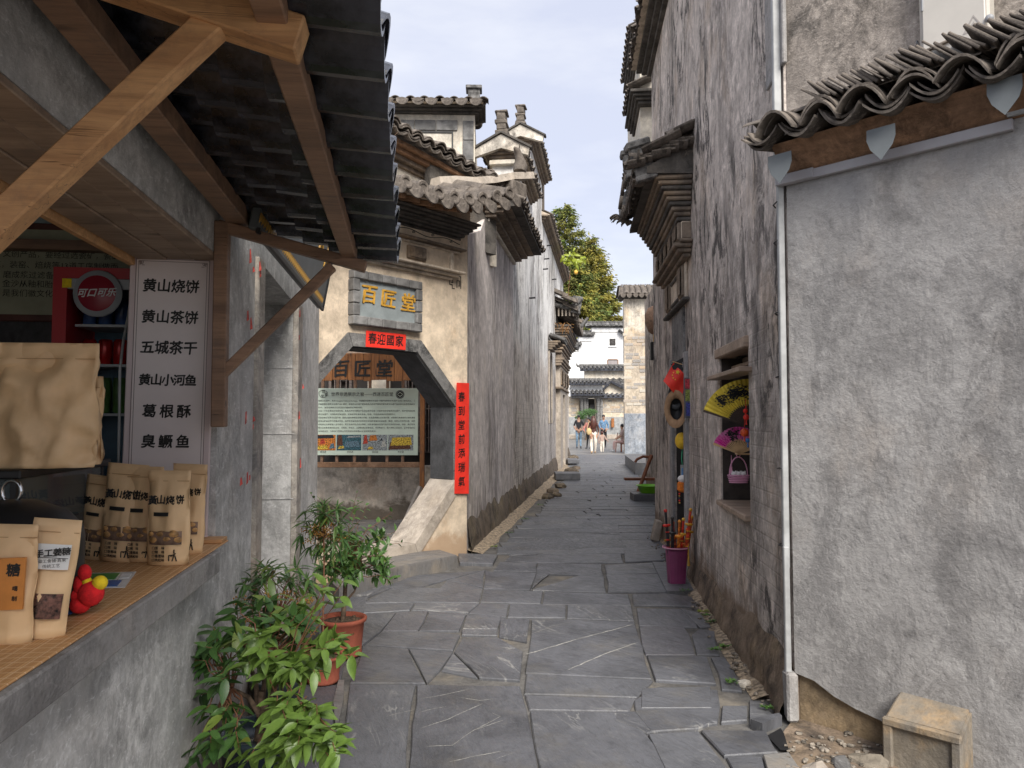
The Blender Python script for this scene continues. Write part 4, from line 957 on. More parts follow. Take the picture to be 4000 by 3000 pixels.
while x < hx1 + 0.25:
    lf = 0.10 * max(0, (x - hx1 + 0.7) / 0.7) ** 2 + 0.14 * max(0, (hx0 + 0.7 - x) / 0.7) ** 2
    for jj in (0, 1):
        inst(BT, 'roof_tile', rt, T(x + jit(.006), -0.50 + jj * 0.28, zh + 0.03 + lf + jj * 0.16) @ RX(25) @ RZ(jit(4)) @ SC(0.9))
        inst(CT, 'roof_tile', rt, T(x + 0.1, -0.48 + jj * 0.28, zh + 0.06 + lf + jj * 0.16) @ RX(25) @ RZ(jit(4)) @ SC(0.9))
    inst(DISC, 'tile_end', rt, T(x, -0.52, zh + 0.06 + lf) @ RX(-8 + jit(9)) @ SC(1.1)); inst(DR, 'drip_tile', rt, T(x + 0.1, -0.51, zh + 0.04 + lf) @ RX(-10 + jit(9)) @ SC(.9))
    x += 0.19; i += 1
# stacked tiles closing the near end of the hood, heavy ridge, box finial
for k in range(9):
    t = k / 8
    inst(TC, 'roof_tile', rt, T(hx1 + 0.15, -0.48 + 0.52 * t, zh + 0.05 + 0.28 * t) @ RZ(90) @ RX(4 + jit(4)) @ RY(-24 + jit(8)) @ SC(1.3, 0.8, 1.2))
    inst(TT, 'roof_tile', rt, T(hx1 + 0.17, -0.46 + 0.52 * t, zh + 0.02 + 0.28 * t) @ RZ(90) @ RX(4 + jit(4)) @ RY(-24 + jit(8)) @ SC(1.3, 0.8, 1.2))
def stack(par, a, c, n, w=0.05, s=(0.9, 0.5, 0.9), tilt=20, me=None):
    a, c = Vector(a), Vector(c); d = c - a; yw = math.degrees(math.atan2(d.y, d.x)); pt = math.degrees(math.atan2(d.z, math.hypot(d.x, d.y)))
    for k in range(n):
        p = a.lerp(c, k / (n - 1)) + Vector((jit(w * .3), jit(w * .3), jit(w * .25)))
        inst(me or (TC, TT)[k % 2], 'ridge_tile', par, T(*p) @ RZ(yw) @ RY(-pt) @ RZ(90) @ RX(tilt + jit(9)) @ RY(jit(9)) @ SC(*s))
stack(rt, (hx1 + 0.20, -0.48, zh + 0.10), (hx1 + 0.20, 0.0, zh + 0.30), 14); stack(rt, (hx1 + 0.10, -0.44, zh + 0.12), (hx1 + 0.10, 0.0, zh + 0.34), 12)
stack(rt, (hx0, -0.06, zh + 0.27), (hx1 + 0.15, -0.06, zh + 0.27), 46); stack(rt, (hx0, -0.05, zh + 0.31), (hx1 + 0.15, -0.05, zh + 0.31), 40)
def boxfin(par, Mx, s=1.0):
    b = MB(); b.cham(-0.11, 0.11, -0.11, 0.11, 0, 0.42, 0.02, j=0.006); b.cham(-0.14, 0.14, -0.14, 0.14, 0.36, 0.44, 0.015); b.cham(-0.13, 0.13, -0.13, 0.13, -0.02, 0.05, 0.015); b.cham(-0.075, 0.075, -0.122, 0.122, 0.1, 0.3, 0.01)
    return b.build('box_finial', M['tile_grey'], par, Mx @ SC(s))
boxfin(rt, T(hx1 + 0.08, -0.42, zh - 0.02) @ RX(16) @ RY(10), 0.8)
boxfin(rt, T(hx1 - 0.3, -0.5, zh + 0.12) @ RX(12), 0.6)
fish(rt, T(hx0 - 0.1, -0.46, zh + 0.16) @ RZ(180), 1.0, 'tile_grey')
for k in range(7):
    inst(TC, 'roof_tile', rt, T(hx0 - 0.02 - 0.04 * k, -0.46 - 0.02 * k, zh + 0.06 + 0.022 * k) @ RZ(90 + jit(10)) @ RX(8) @ RY(jit(8)) @ SC(1, 0.7, 1))
for k in range(5): inst(DISC, 'tile_end', rt, T(hx0 + 0.3 + 0.4 * k, -0.56, zh + 0.22 + 0.04 * (k % 2)) @ RX(-8) @ SC(1.2))
# window: timber lintel, sill, shelves inside
MB().cham(wx0 - 0.05, wx1 + 0.02, -0.03, 0.1, wz1 - 0.02, wz1 + 0.05, 0.008, j=0.004).build('window_lintel', M['woodgrey'], rt)
MB().cham(wx0 - 0.02, wx1 - 0.0, -0.035, 0.25, wz0 - 0.035, wz0 + 0.004, 0.008, j=0.003).build('window_sill', M['woodgrey'], rt)
for k, (zz, y0, y1) in enumerate(((1.28, 0.2, 0.34), (1.62, 0.5, 0.8))): MB().cham(wx0 - 0.2, wx1 + 0.2, y0, y1, zz, zz + 0.06, 0.004).build('shelf', M['woodd'], rt)
for k, (zz, y0) in enumerate(((1.80, 0.02), (1.87, 0.08), (1.93, 0.16))):
    MB().cham(wx0 - (0.1 if k == 0 else -0.02), wx1 + 0.1, y0 - (0.1 if k == 0 else 0), y0 + 0.05, zz, zz + 0.03, 0.004).build('window_rail', M['woodgrey'], rt)
MB().box(wx0 + 0.0005, wx0 + 0.012, 0.012, 0.33, wz0 + .005, wz1 - .02).build('window_shade_panel', plain('window_shade_dark', (0.045, 0.035, 0.03), .7, .3, 12, .1), rt)  # added panel on the far reveal, the room's dimness put into its colour
MB().box(wx0 + 0.012, wx1, 0.325, 0.335, wz0, wz1).build('window_back', M['dark_in'], rt)  # dark sheet closing the opening, stands for the unlit room
MB().box(dx0 + 0.001, dx0 + 0.02, 0.02, 0.33, 0.13, dz - 0.03).build('door_shade_panel', M['dark_in'], rt)  # added panel, the darkness of the doorway put into its colour
# footing roots at the wall foot
def rough_foot(par, x0, x1, h0, h1, w0, w1, mat, N=60, K=7):
    b = MB(); vs = []
    for i in range(N + 1):
        t = i / N; x = x0 + (x1 - x0) * t; h = (h0 + (h1 - h0) * t) * (1 + .45 * noise.noise(Vector((x * 2.2, 3, 0)))); w = w0 + (w1 - w0) * t
        for k in range(K + 1):
            u = k / K; n = noise.noise(Vector((x * 5, u * 3, 1))) + .5 * noise.noise(Vector((x * 13, u * 7, 4)))
            y = -w * (u ** .8) * (1 + .5 * n) - .004 * (0 < k); vs.append((x, min(y, 0.002 if k == 0 else -.003), h * (1 - u) - (.03 if k == K else 0)))
    fs = [(i*(K+1)+k, i*(K+1)+k+1, (i+1)*(K+1)+k+1, (i+1)*(K+1)+k) for i in range(N) for k in range(K)]
    b.add(vs, fs, None, True); b.build('footing', M[mat], par)
rough_foot(rt, 3.0, L - 0.03, 0.16, 0.30, 0.03, 0.07, 'rtfoot')
# ---------------------------------------------------------------- grey rendered house, nearest on the right
gw = thing('grey_rendered_house', 'low grey cement rendered house wall at the right edge with stacked tile eave', 'house', GW.m)
zg = 2.755
outl = [(0.02, 0.25)] + [(0.02, zg), (4.2, zg), (4.2, -0.05), (0.80, 0.0), (0.78, 0.20), (0.46, 0.14)]
MB().poly([(0.0, 0.235), (0.10, 0.22), (0.2, 0.17), (0.3, 0.14), (0.46, 0.11), (0.47, -0.05), (4.2, -0.05), (4.2, zg), (0.0, zg)], 0, 0.3).build('wall', M['grey'], gw)
MB().poly([(0.01, -0.05), (0.46, -0.05), (0.46, 0.13), (0.01, 0.24)], 0.03, 0.28).build('rubble_core', plaster('ochre_rubble', (0.26, 0.20, 0.135), (0.12, 0.09, 0.06), (0.5, 0.36, 0.2), 0.3, 0.8, 0.5, 0.6, 21.2, 0, bump=1.0), gw)
MB().box(0.0, 4.2, 0.02, 0.4, zg, 6.8).build('upper_wall', M['upper'], gw)
MB().box(0.0, 0.05, 0.4, 3.0, 0, 6.5).build('side_wall', M['upper'], gw)
b = MB(); b.add([(0.0, -0.012, zg + 0.0), (4.2, -0.012, zg + 0.0), (4.2, -0.15, zg + 0.125), (0.0, -0.15, zg + 0.125), (0.0, 0.12, zg), (4.2, 0.12, zg), (4.2, 0.12, zg + 0.125), (0.0, 0.12, zg + 0.125)],
    [(0, 1, 2, 3), (3, 2, 6, 7), (0, 4, 5, 1), (0, 3, 7, 4), (1, 5, 6, 2), (4, 7, 6, 5)]); b.build('eave_board', M['eavewood'], gw)
# eave tiles seen end-on: nested covers and troughs, uneven
EC = arc_tile(0.19, 0.085, 0.34, 0.0125, 8, 1, 0.95).mesh('eave_tile', M['tile_old']); ET = arc_tile(0.19, 0.066, 0.34, 0.0125, 8, -1, 0.95).mesh('eave_tile', M['tile_old'])
xx = -0.02; ze = zg + 0.13; i = 0
while xx < 4.2:
    for k in range(3):
        inst(ET, 'eave_tile', gw, T(xx + jit(.014), -0.245 + 0.03 * k + jit(.03), ze + 0.045 + 0.0155 * k + jit(.003)) @ RX(9 + k + jit(2)) @ RY(jit(7)) @ RZ(jit(9)) @ SC(1 + jit(.08), 1, 1 + jit(.2)))
    for k in range(3 if i % 2 else 2):
        inst(EC, 'eave_tile', gw, T(xx + 0.105 + jit(.014), -0.26 + 0.035 * k + jit(.03), ze + 0.022 + 0.0165 * k + jit(.003)) @ RX(10 + k + jit(2)) @ RY(jit(7)) @ RZ(jit(9)) @ SC(1 + jit(.08), 1, 1 + jit(.2)))
    xx += 0.205; i += 1
# long sloping plate tiles above, then the row of tilted ridge tiles
for k in range(20):
    inst(EC, 'eave_tile', gw, T(0.12 + 0.21 * k, -0.1 + jit(.01), ze + 0.12) @ RZ(84 + jit(5)) @ RX(3 + jit(2)) @ SC(0.9, 0.8, 0.45))
RGT = MB().cham(-0.0065, 0.0065, -0.09, 0.09, 0, 0.20, 0.004).mesh('ridge_tile', M['tile_old'])
xx = 0.30
while xx < 4.0:
    inst(RGT, 'ridge_tile', gw, T(xx + jit(.004), -0.125 + jit(.010), ze + 0.128 + jit(.005)) @ RY(-50 + jit(4)) @ RZ(jit(6)) @ SC(1 + jit(.3), 1, (0.66 if xx < 0.62 else 0.76) + jit(.06))); xx += 0.031 + jit(0.004)
for a, c, h in ((0.33, 0.52, 0.19), (0.62, 0.84, 0.235)):
    MB().beam((a, -0.05, ze + h), (c, -0.05, ze + h + 0.03), 0.07, 0.012, c=0.003).build('slip_tile', M['tile_old'], gw)
MB().beam((0.03, -0.08, ze + 0.12), (0.26, -0.06, ze + 0.13), 0.1, 0.014, c=0.003).build('slip_tile', M['buffstone'], gw)
MB().beam((0.10, -0.05, ze + 0.125), (0.34, -0.03, ze + 0.125), 0.1, 0.014, c=0.003).build('slip_tile', M['tile_old'], gw)
M['trunk'] = plain('lilac_grey_pvc', (0.36, 0.345, 0.36), 0.5, 0.06, 5, 0)
# painted metal eave tongues hanging in front of the board
for px, py in ((3047, 640), (3442, 540), (3925, 355)):
    u, z = GW.pt(px, py, -0.16); pts = []
    w = 0.062
    pts = [(-w, 0.05), (-w * 1.02, 0.0), (-w * 0.75, -0.045), (0, -0.10), (w * 0.8, -0.04), (w * 1.02, 0.0), (w, 0.05)]
    MB().poly(pts, 0, 0.004).build('drip_tongue', plain('grey_tongue', (0.15, 0.165, 0.172), 0.6, 0.1, 5, 0), gw, T(u, -0.165, z))
# cable trunking under the eave
MB().cham(-0.03, 1.02, -0.03, -0.001, 2.705, 2.752, 0.003).build('cable_trunking', M['trunk'], gw)
MB().cham(-0.045, 0.16, -0.036, -0.002, 2.708, 2.758, 0.003).build('trunking_joint', M['trunk'], gw)
MB().cham(1.0, 4.2, -0.036, -0.001, 2.76, 2.80, 0.003).build('cable_trunking', M['whitep'], gw)
# far end of the trunking turns down the corner
pip = thing('corner_conduit', 'pale plastic conduit pipes running down the corner of the right walls', 'pipe', RT.m)
px_ = L - 0.02
for k, (dx, dy, r, z0, z1, mt) in enumerate(((-0.03, -0.028, 0.02, 2.82, 6.4, 'whitep'), (-0.062, -0.016, 0.012, 2.7, 6.4, 'greymetal'), (-0.012, -0.024, 0.016, 0.75, 2.74, 'whitep'), (-0.05, -0.014, 0.011, 1.2, 2.72, 'greymetal'), (0.01, -0.03, 0.014, 0.2, 0.86, 'whitep'))):
    a = Vector((px_ + dx, dy, z1)); c = Vector((px_ + dx + (0.015 if k > 1 else 0), dy, z0)); mid = a.lerp(c, 0.5) + Vector((jit(.006), 0, 0))
    b = MB(); b.cham(px_ + dx - r, px_ + dx + r, dy - r, dy + r, z0, z1, 0.004, j=0.002) if k != 3 else b.tube([a, mid, c], r, 8); b.build('conduit_run', M[mt], pip)
for zz in (0.86, 1.25, 1.72, 2.05, 2.42, 2.62): MB().tube([(px_ - 0.085, -0.03, zz), (px_ - 0.03, -0.056, zz), (px_ + 0.02, -0.05, zz + 0.004)], 0.004, 5).build('tie_wire', M['black'], pip)
MB().cham(px_ - 0.03, px_ + 0.06, -0.05, 0.01, 0.0, 0.24, 0.012, j=0.006).build('cement_collar', M['grey'], pip)
# braided hoses disappearing under the tiles
hs = thing('braided_hose', 'pair of white braided hoses tucked under the eave tiles at the corner', 'hose', GW.m)
for k in range(2):
    MB().tube([(-0.03, -0.05 + .02 * k, 2.87 + 0.02 * k), (0.04, -0.12, 2.93 + 0.02 * k), (0.14, -0.10, 2.965 + 0.02 * k), (0.26, -0.02, 2.985 + .02 * k)], 0.011, 8).build('hose', plain('braid', (0.55, 0.55, 0.56), 0.5, 0.5, 160, 0.6), hs)
# electric box on the upper wall
ex0, ex1 = GW.x(3655, 0.02), GW.x(3935, 0.02); ez = 3.02
eb = thing('electric_meter_box', 'cream metal electrical cabinet with lightning warning triangle above the tiled eave', 'electric box', GW.m)
MB().cham(ex0, ex1, -0.06, 0.02, ez, ez + 0.62, 0.01).build('cabinet', plain('cream_metal', (0.46, 0.43, 0.385), 0.5, 0.1, 5, 0), eb)
MB().cham(ex0 + 0.018, ex1 - 0.012, -0.072, -0.058, ez + 0.012, ez + 0.61, 0.004).build('door', plain('cream_door', (0.52, 0.49, 0.445), 0.45, 0.05, 5, 0), eb)
MB().tube([(ex0 + 0.02, -0.07, ez + 0.3), (ex0 + 0.02, -0.07, ez + 0.36)], 0.006, 6).build('hinge', M['greymetal'], eb)
lx, lz_ = GW.pt(3865, 72, -0.072)
b = MB(); b.lathe([(0.001, 0.012), (0.012, 0.012), (0.016, 0.006), (0.018, 0)], 14, T(lx, -0.073, lz_) @ RX(90)); b.build('lock', M['greymetal'], eb)
tx_, tz_ = GW.pt(3803, 95, -0.072); s = 0.042
b = MB(); tri_o = [(-s, -s * 0.7), (s, -s * 0.7), (0, s)]; tri_i = [(-s * .78, -s * .58), (s * .78, -s * .58), (0, s * .76)]
b.poly(tri_o, -0.0735, -0.0725, holes=[tri_i], M=T(tx_, 0, tz_)); b.poly([(0.1*s, 0.35*s), (-0.3*s, -0.1*s), (-0.02*s, -0.08*s), (-0.12*s, -0.45*s), (0.25*s, 0.06*s), (0.0, 0.04*s)], -0.0735, -0.0725, M=T(tx_, 0, tz_))
b.build('warning_sign', plain('faded_print', (0.36, 0.33, 0.31), 0.6, 0), eb)
chain = MB(); 
for k in range(9): chain.lathe([(0.010, -0.003), (0.013, 0), (0.010, 0.003), (0.007, 0), (0.010, -0.003)], 8, T(ex0 - 0.03, -0.0 + 0.0, ez + 0.03 + 0.021 * k) @ RX(90 if k % 2 else 0) @ RY(0 if k % 2 else 90))
chain.build('chain', M['greymetal'], eb)
# worn carved stone block in the wall foot and loose stones
sb = thing('carved_stone_block', 'tan lichened stone block with raised border leaning at the foot of the grey wall', 'stone', GW.m)
sM = T(0.65, -0.06, 0) @ RZ(2)
def blk(x0, x1, y0, y1, z0, z1, tz): # sloping top
    v = [(x0,y0,z0),(x1,y0,z0),(x1,y1,z0),(x0,y1,z0),(x0,y0,z1),(x1,y0,z1),(x1,y1,z1+tz),(x0,y1,z1+tz)]
    bm = bmesh.new(); vv = [bm.verts.new(Vector(p) + Vector((jit(.004), jit(.004), jit(.004)))) for p in v]
    for f in ((0,3,2,1),(4,5,6,7),(0,1,5,4),(1,2,6,5),(2,3,7,6),(3,0,4,7)): bm.faces.new([vv[i] for i in f])
    bmesh.ops.bevel(bm, geom=bm.edges[:], offset=0.01, segments=2, affect='EDGES'); return bm
lich = plaster('lichened_stone', (0.25, 0.215, 0.17), (0.16, 0.15, 0.14), (0.62, 0.36, 0.12), 0.3, 0.5, 0.4, 0.8, 23.2, 0, bump=0.8)
b = MB(); b.bm(blk(-0.15, 0.15, -0.10, 0.08, -0.02, 0.205, 0.075)); b.build('block', lich, sb, sM)
b = MB(); b.cham(-0.155, -0.115, -0.118, -0.09, -0.02, 0.196, 0.006); b.build('border', lich, sb, sM)
b = MB(); b.cham(0.115, 0.155, -0.118, -0.09, -0.02, 0.196, 0.006); b.build('border', lich, sb, sM)
b = MB(); b.cham(-0.155, 0.155, -0.122, -0.092, 0.172, 0.207, 0.006); b.build('border', lich, sb, sM)
def rock(name, loc, size, mat, label, cat='stone', seed=0, group=None, flat=1.0):
    bm = bmesh.new(); bmesh.ops.create_icosphere(bm, subdivisions=2, radius=1)
    for v in bm.verts:
        n = noise.noise(v.co * 1.3 + Vector((seed * 7, 0, 0))); v.co *= 1 + 0.45 * n
        v.co.x = math.copysign(abs(v.co.x) ** 0.75, v.co.x); v.co.z = math.copysign(abs(v.co.z) ** 0.8, v.co.z)
        v.co.x *= size[0]; v.co.y *= size[1]; v.co.z *= size[2]
    b = MB(); b.bm(bm); o = b.build(name, mat if not isinstance(mat, str) else M[mat], None, T(*loc) @ RZ(seed * 40)); return tag(o, label, cat, group)
for k, (px, py, sx, sy, sz, mt, lb) in enumerate(((3190, 3010, 0.07, 0.06, 0.045, 'buffstone', 'pale broken rubble stone beside the drain at the grey wall corner'), (3290, 2992, 0.09, 0.05, 0.045, 'blackstone', 'small split rubble stone under the grey wall edge'),
        (2907, 2668, 0.045, 0.035, 0.035, 'cream', 'white quartz lump lying at the foot of the tall right wall'), (3400, 2985, 0.08, 0.06, 0.06, 'lich', 'brown rubble stone next to the carved block'))):
    g = gnd(px, py); rock('rubble_stone', (g.x, g.y, -0.015), (sx, sy, sz), lich if mt == 'lich' else M[mt], lb, seed=k + 1)
# drain hole by the corner: its darkness painted as a flat black sheet, broken slab rim
dh = thing('drain_opening', 'dark open drain hole with a broken slab lip at the wall corner', 'drain')
q = [gnd(*c4(*p)) for p in ((800, 925), (900, 870), (985, 1030), (900, 1030))]
b = MB(); c = sum(q, Vector()) / 4; b.add([(c.x + (v.x - c.x) * .75, c.y + (v.y - c.y) * .75, 0.002) for v in q], [(0, 1, 2, 3)]); b.build('pit_shade', M['black'], dh)
b = MB(); q = [gnd(*c4(*p)) for p in ((735, 880), (890, 845), (905, 862), (800, 905))]; b.add([(v.x, v.y, 0.035) for v in q] + [(v.x, v.y, -0.02) for v in q], [(0, 1, 2, 3), (0, 4, 5, 1), (1, 5, 6, 2), (2, 6, 7, 3), (3, 7, 4, 0)]); b.build('rim_slab', M['slate'], dh)

b = MB(); rr = random.Random(12)
for k in range(260):
    g = gnd(3060 + rr.random() * 420, 2870 + rr.random() * 150 + 0) if rr.random() < .6 else gnd(2860 + rr.random() * 190, 2560 + rr.random() * 60 + 0)
    if k % 3 == 0: t = rr.random(); g = Vector((*(RC + RTD * (6.0 * t + .2) - Vector((.06 + rr.random() * .12, 0))), 0))
    sz_ = rr.uniform(.004, .016); b.cham(-sz_, sz_, -sz_ * .8, sz_ * .8, -sz_ * .3, sz_ * .6, sz_ * .3, T(g.x, g.y, .006) @ RZ(rr.uniform(0, 180)) @ RX(rr.uniform(-15, 15)), j=sz_ * .25, rnd=rr)
tag(b.build('gravel_crumbs', plain('crumbled_grit', (0.22, 0.19, 0.155), .95, .5, 40, .5), None), 'crumbled grit and small chips along the foot of the right walls', 'gravel', kind='stuff')
b = MB(); b.add([(*gnd(*p).xy, .003) for p in ((3060, 2860), (3110, 2800), (3500, 2930), (3520, 3060), (3120, 3060))], [(0, 1, 2, 3, 4)]); o = b.build('dirt_patch', M['rtfoot'], None); o['kind'] = 'structure'
flag([gnd(*p).xy for p in ((2978, 2955), (3082, 2945), (3160, 3060), (3010, 3060))], 'slate_d', 0.012)
rough_foot(lw, 0.005, 6.0, 0.36, 0.36, 0.05, 0.06, 'footing'); rough_foot(lw, 6.0, LW.x(2222) - .05, 0.36, 0.42, 0.06, 0.09, 'footing')
# ================================================================ COURTYARD seen through the gate
def wplane(Y, px0=1854): return Fr((0, Y), (1, 0.0))
YB = 11.0; NB = wplane(YB)
cy = thing('courtyard_low_wall', 'low stained courtyard wall behind the notice board', 'wall', wplane(11.5).m)
F2 = wplane(11.5)
a0 = F2.x(1150); a1 = F2.x(1800); zc_ = F2.z(1300, 1822)
MB().box(a0 - 1.5, a1, 0, 0.3, 0, zc_).build('wall', plaster('stained_low_wall', (0.62, 0.55, 0.46), (0.15, 0.12, 0.10), (0.5, 0.36, 0.25), 0.5, 0.5, 0.2, 0.5, 25.2, 0.55, (0.10, 0.08, 0.06), bump=0.4), cy)
cf = MB(); cf.add([(-6, 8.75, 0), (-0.85, 8.75, 0), (-0.2, 11.6, 0), (-6, 11.6, 0)], [(0, 1, 2, 3)]); o = cf.build('courtyard_floor', M['slate_d'], None, T(0, 0, 0.012)); o['kind'] = 'structure'
for k in range(14):
    yy = 9.0 + (k // 2) * 0.36; xx = -2.9 + (k % 2) * 1.15 + jit(0.1)
    if xx + 1.1 < -0.6 - (10 - yy) * 0.1: flag([(xx, yy), (xx + 1.12, yy), (xx + 1.12, yy + 0.34), (xx, yy + 0.34)], 'slate_d', 0.02)
nbt = thing('notice_board', 'pale green printed notice board on a brown timber frame inside the gate', 'notice board', NB.m)
n0, n1 = NB.x(1195), NB.x(1634); nz1, nz0 = NB.z(1400, 1517), NB.z(1400, 1778)
paper = plain('pale_green_print', (0.60, 0.70, 0.585), 0.5, 0.05, 3, 0)
MB().cham(n0, n1, -0.03, 0, nz0, nz1, 0.004).build('panel', paper, nbt)
for px in (1258, 1316, 1385, 1443, 1512, 1573):
    x = NB.x(px); MB().cham(x - 0.02, x + 0.02, 0.004, 0.05, nz0 - 0.12, nz1 + 0.15, 0.004).build('batten', M['woodd'], nbt)
x = NB.x(1650); MB().cham(x - 0.032, x + 0.032, -0.03, 0.04, 0.1, nz1 + 0.3, 0.005).build('post', M['woodz'], nbt)
MB().cham(n0 - 0.4, x - 0.034, -0.02, 0.04, nz0 - 0.175, nz0 - 0.1, 0.005).build('rail', M['eavewood'], nbt)
MB().beam((x - 0.02, -0.03, 0.55), (x - 0.22, -0.25, 0.05), 0.06, 0.05).build('stay', M['buffstone'], nbt)
def line(t, px, py, h, par=nbt, mat='ink', fr=NB, d=-0.034, w=None):
    me = textmesh(t, h, res=1, align='LEFT'); me.materials.append(M[mat] if isinstance(mat, str) else mat)
    if w:
        ww = max(v.co.x for v in me.vertices) or 1
        for v in me.vertices: v.co.x *= w / ww
    x, z = fr.pt(px, py, d); return inst(me, 'lettering', par, T(x, d, z) @ UPR)
line('世界非遗展示之窗——西递百匠堂', 1293, 1541, 0.062, w=NB.x(1535) - NB.x(1293))
body = ['物质文化遗产，英文Intangible Cultural Heritage。根据联合国教科文组织《保护非物质文化遗产公约》给出定义，《', '民族和国非物质文化遗产法》规定：非物质文化遗产是指各族人民世代相传并视为其文化遗产组成部分的各种传统文',
  '形式，以及与传统文化表现形式相关的实物和场所。', '州是一个历史悠久的文明古国，各族人民在长期生产生活实践中创造了丰富多彩的非物质文化遗产。保护和利用好我', '质文化遗产，对落实科学发展观，实现经济社会的全面、协调、可持续发展具有重要意义。',
  '匠堂坐落于世界文化遗产地、国家5A级旅游景区西递古村落，在西递供销社旧址改扩建，本馆进行改造改成小镇的重要', '是黄山黟县招商引资重点项目，由西安百耀旅游开发有限公司和黟县徽商旅游发展（集团）有限公司合作打造。百匠', '将传统文化展现融入古子语文，是于民合的形式充分展现，对黟县的徽文化遗产进行可持续的发扬、保护、展示和传',
  '徽文化在黟县做到能出来，活现来，传出去，让游客通过亲身体验、供赏和研习、融入传统工匠技艺、以传承保护弘', '化传统文化，为黟县乃至黄山市的旅游业态和徽文化增添新的亮点。']
wd = NB.x(1620) - NB.x(1243)
for i, t in enumerate(body): line(t, 1243, 1566 + i * 13.2, 0.026, w=wd * min(1, len(t.encode('utf8')) / 150 * (1.0 if i else 1.15)))
for t, px in (('食非遗', 1250), ('学非遗', 1355), ('玩非遗', 1453), ('赏非遗', 1553)): line(t, px, 1766, 0.03)
# photo prints along the foot of the board: flat coloured patches
def prints(x0, x1, z0, z1, bg, patches, par, y=-0.0325):
    MB().box(x0, x1, y, y + 0.002, z0, z1).build('photo_print', bg, par)
    for k, (u0, u1, v0, v1, c) in enumerate(patches):
        pts = [(x0 + (x1 - x0) * u0, z0 + (z1 - z0) * v0), (x0 + (x1 - x0) * u1, z0 + (z1 - z0) * (v0 + .04)), (x0 + (x1 - x0) * (u1 - .05), z0 + (z1 - z0) * v1), (x0 + (x1 - x0) * (u0 + .06), z0 + (z1 - z0) * (v1 - .03))]
        MB().poly(pts, y - 0.0006 - 0.0003 * k, y).build('print_patch', c, par)
pc = {n: plain('print_' + n, c, 0.5, 0.55, 60, 0) for n, c in dict(orange=(0.6, 0.2, 0.03), yellow=(0.75, 0.45, 0.05), brown=(0.12, 0.045, 0.02), teal=(0.04, 0.12, 0.15), dark=(0.015, 0.02, 0.025), pale=(0.5, 0.5, 0.45), bluegrey=(0.12, 0.2, 0.25), grey=(0.3, 0.33, 0.33), redp=(0.5, 0.06, 0.03)).items()}
zp0, zp1 = NB.z(1400, 1759), NB.z(1400, 1698)
pr = [(1200, 1314, pc['orange'], [(.3, .95, .75, 1, pc['dark']), (.45, .65, .4, .75, pc['redp']), (.2, .75, .05, .32, pc['yellow']), (.78, .98, .1, .45, pc['bluegrey'])]),
      (1318, 1414, pc['teal'], [(.0, .25, .3, 1, pc['brown']), (.3, .95, .2, .6, pc['bluegrey']), (.05, .32, .1, .3, pc['yellow']), (.4, .98, .8, .95, pc['grey'])]),
      (1418, 1515, pc['grey'], [(.02, .22, .4, 1, pc['redp']), (.25, .6, .6, .98, pc['orange']), (.75, .95, .2, .65, pc['pale']), (.2, .45, .05, .25, pc['yellow']), (.7, .82, .6, .8, pc['dark'])]),
      (1518, 1616, pc['grey'], [(.02, .9, .05, .55, pc['brown']), (.1, .95, .3, .85, pc['yellow'])])]
for a, c, bg, ps in pr: prints(NB.x(a), NB.x(c), zp0, zp1, bg, ps, nbt)
cx_, cz_ = NB.pt(1564, 1541); b = MB(); b.lathe([(0.0, 0), (0.062, 0)], 20, T(cx_, -0.0315, cz_) @ RX(90)); b.build('round_emblem', M['ink'], nbt)
b = MB()
for sgn in (1, -1):
    b.poly([(0, 0.034 * sgn), (0.042, 0.002 * sgn), (0.032, 0.002 * sgn), (0, 0.024 * sgn), (-0.032, 0.002 * sgn), (-0.042, 0.002 * sgn)], -0.0325, -0.032, M=T(cx_, 0, cz_))
b.tube([(cx_ + 0.052 * math.cos(t), -0.032, cz_ + 0.052 * math.sin(t)) for t in [i * math.pi / 10 for i in range(21)]], 0.002, 4)
b.build('emblem_mark', paper, nbt)
cx_, cz_ = NB.pt(1264, 1539); b = MB(); b.tube([(cx_ + (0.058 + 0.006 * math.sin(3 * t)) * math.cos(t), -0.0325, cz_ + (0.056 + 0.005 * math.cos(2 * t)) * math.sin(t)) for t in [i * math.pi / 10 for i in range(21)]], 0.003, 4); b.build('seal_outline', M['ink'], nbt)
line('百', 1257, 1530, 0.05); line('堂', 1253, 1548, 0.045); line('匠', 1268, 1541, 0.05); 
# hanging timber shop sign
WS = wplane(10.6)
w0, w1, wz1, wz0 = WS.x(1236), WS.x(1632), WS.z(1400, 1380), WS.z(1400, 1486)
ws = thing('plank_name_board', 'orange plank board with three large black characters hung inside the gate', 'sign', WS.m)
n = 13
for i in range(n):
    MB().cham(w0 + (w1 - w0) * i / n + .002, w0 + (w1 - w0) * (i + 1) / n - .002, -0.02 + jit(.003), 0.01, wz0 + jit(.01), wz1, 0.004).build('plank', M['woodz'], ws)
for ch, px in zip('百匠堂', (1332, 1417, 1503)):
    x, z = WS.pt(px, 1445); text(ch, 0.25, M['ink'], ws, T(x, -0.026, z), depth=0.002, bold=0.005)
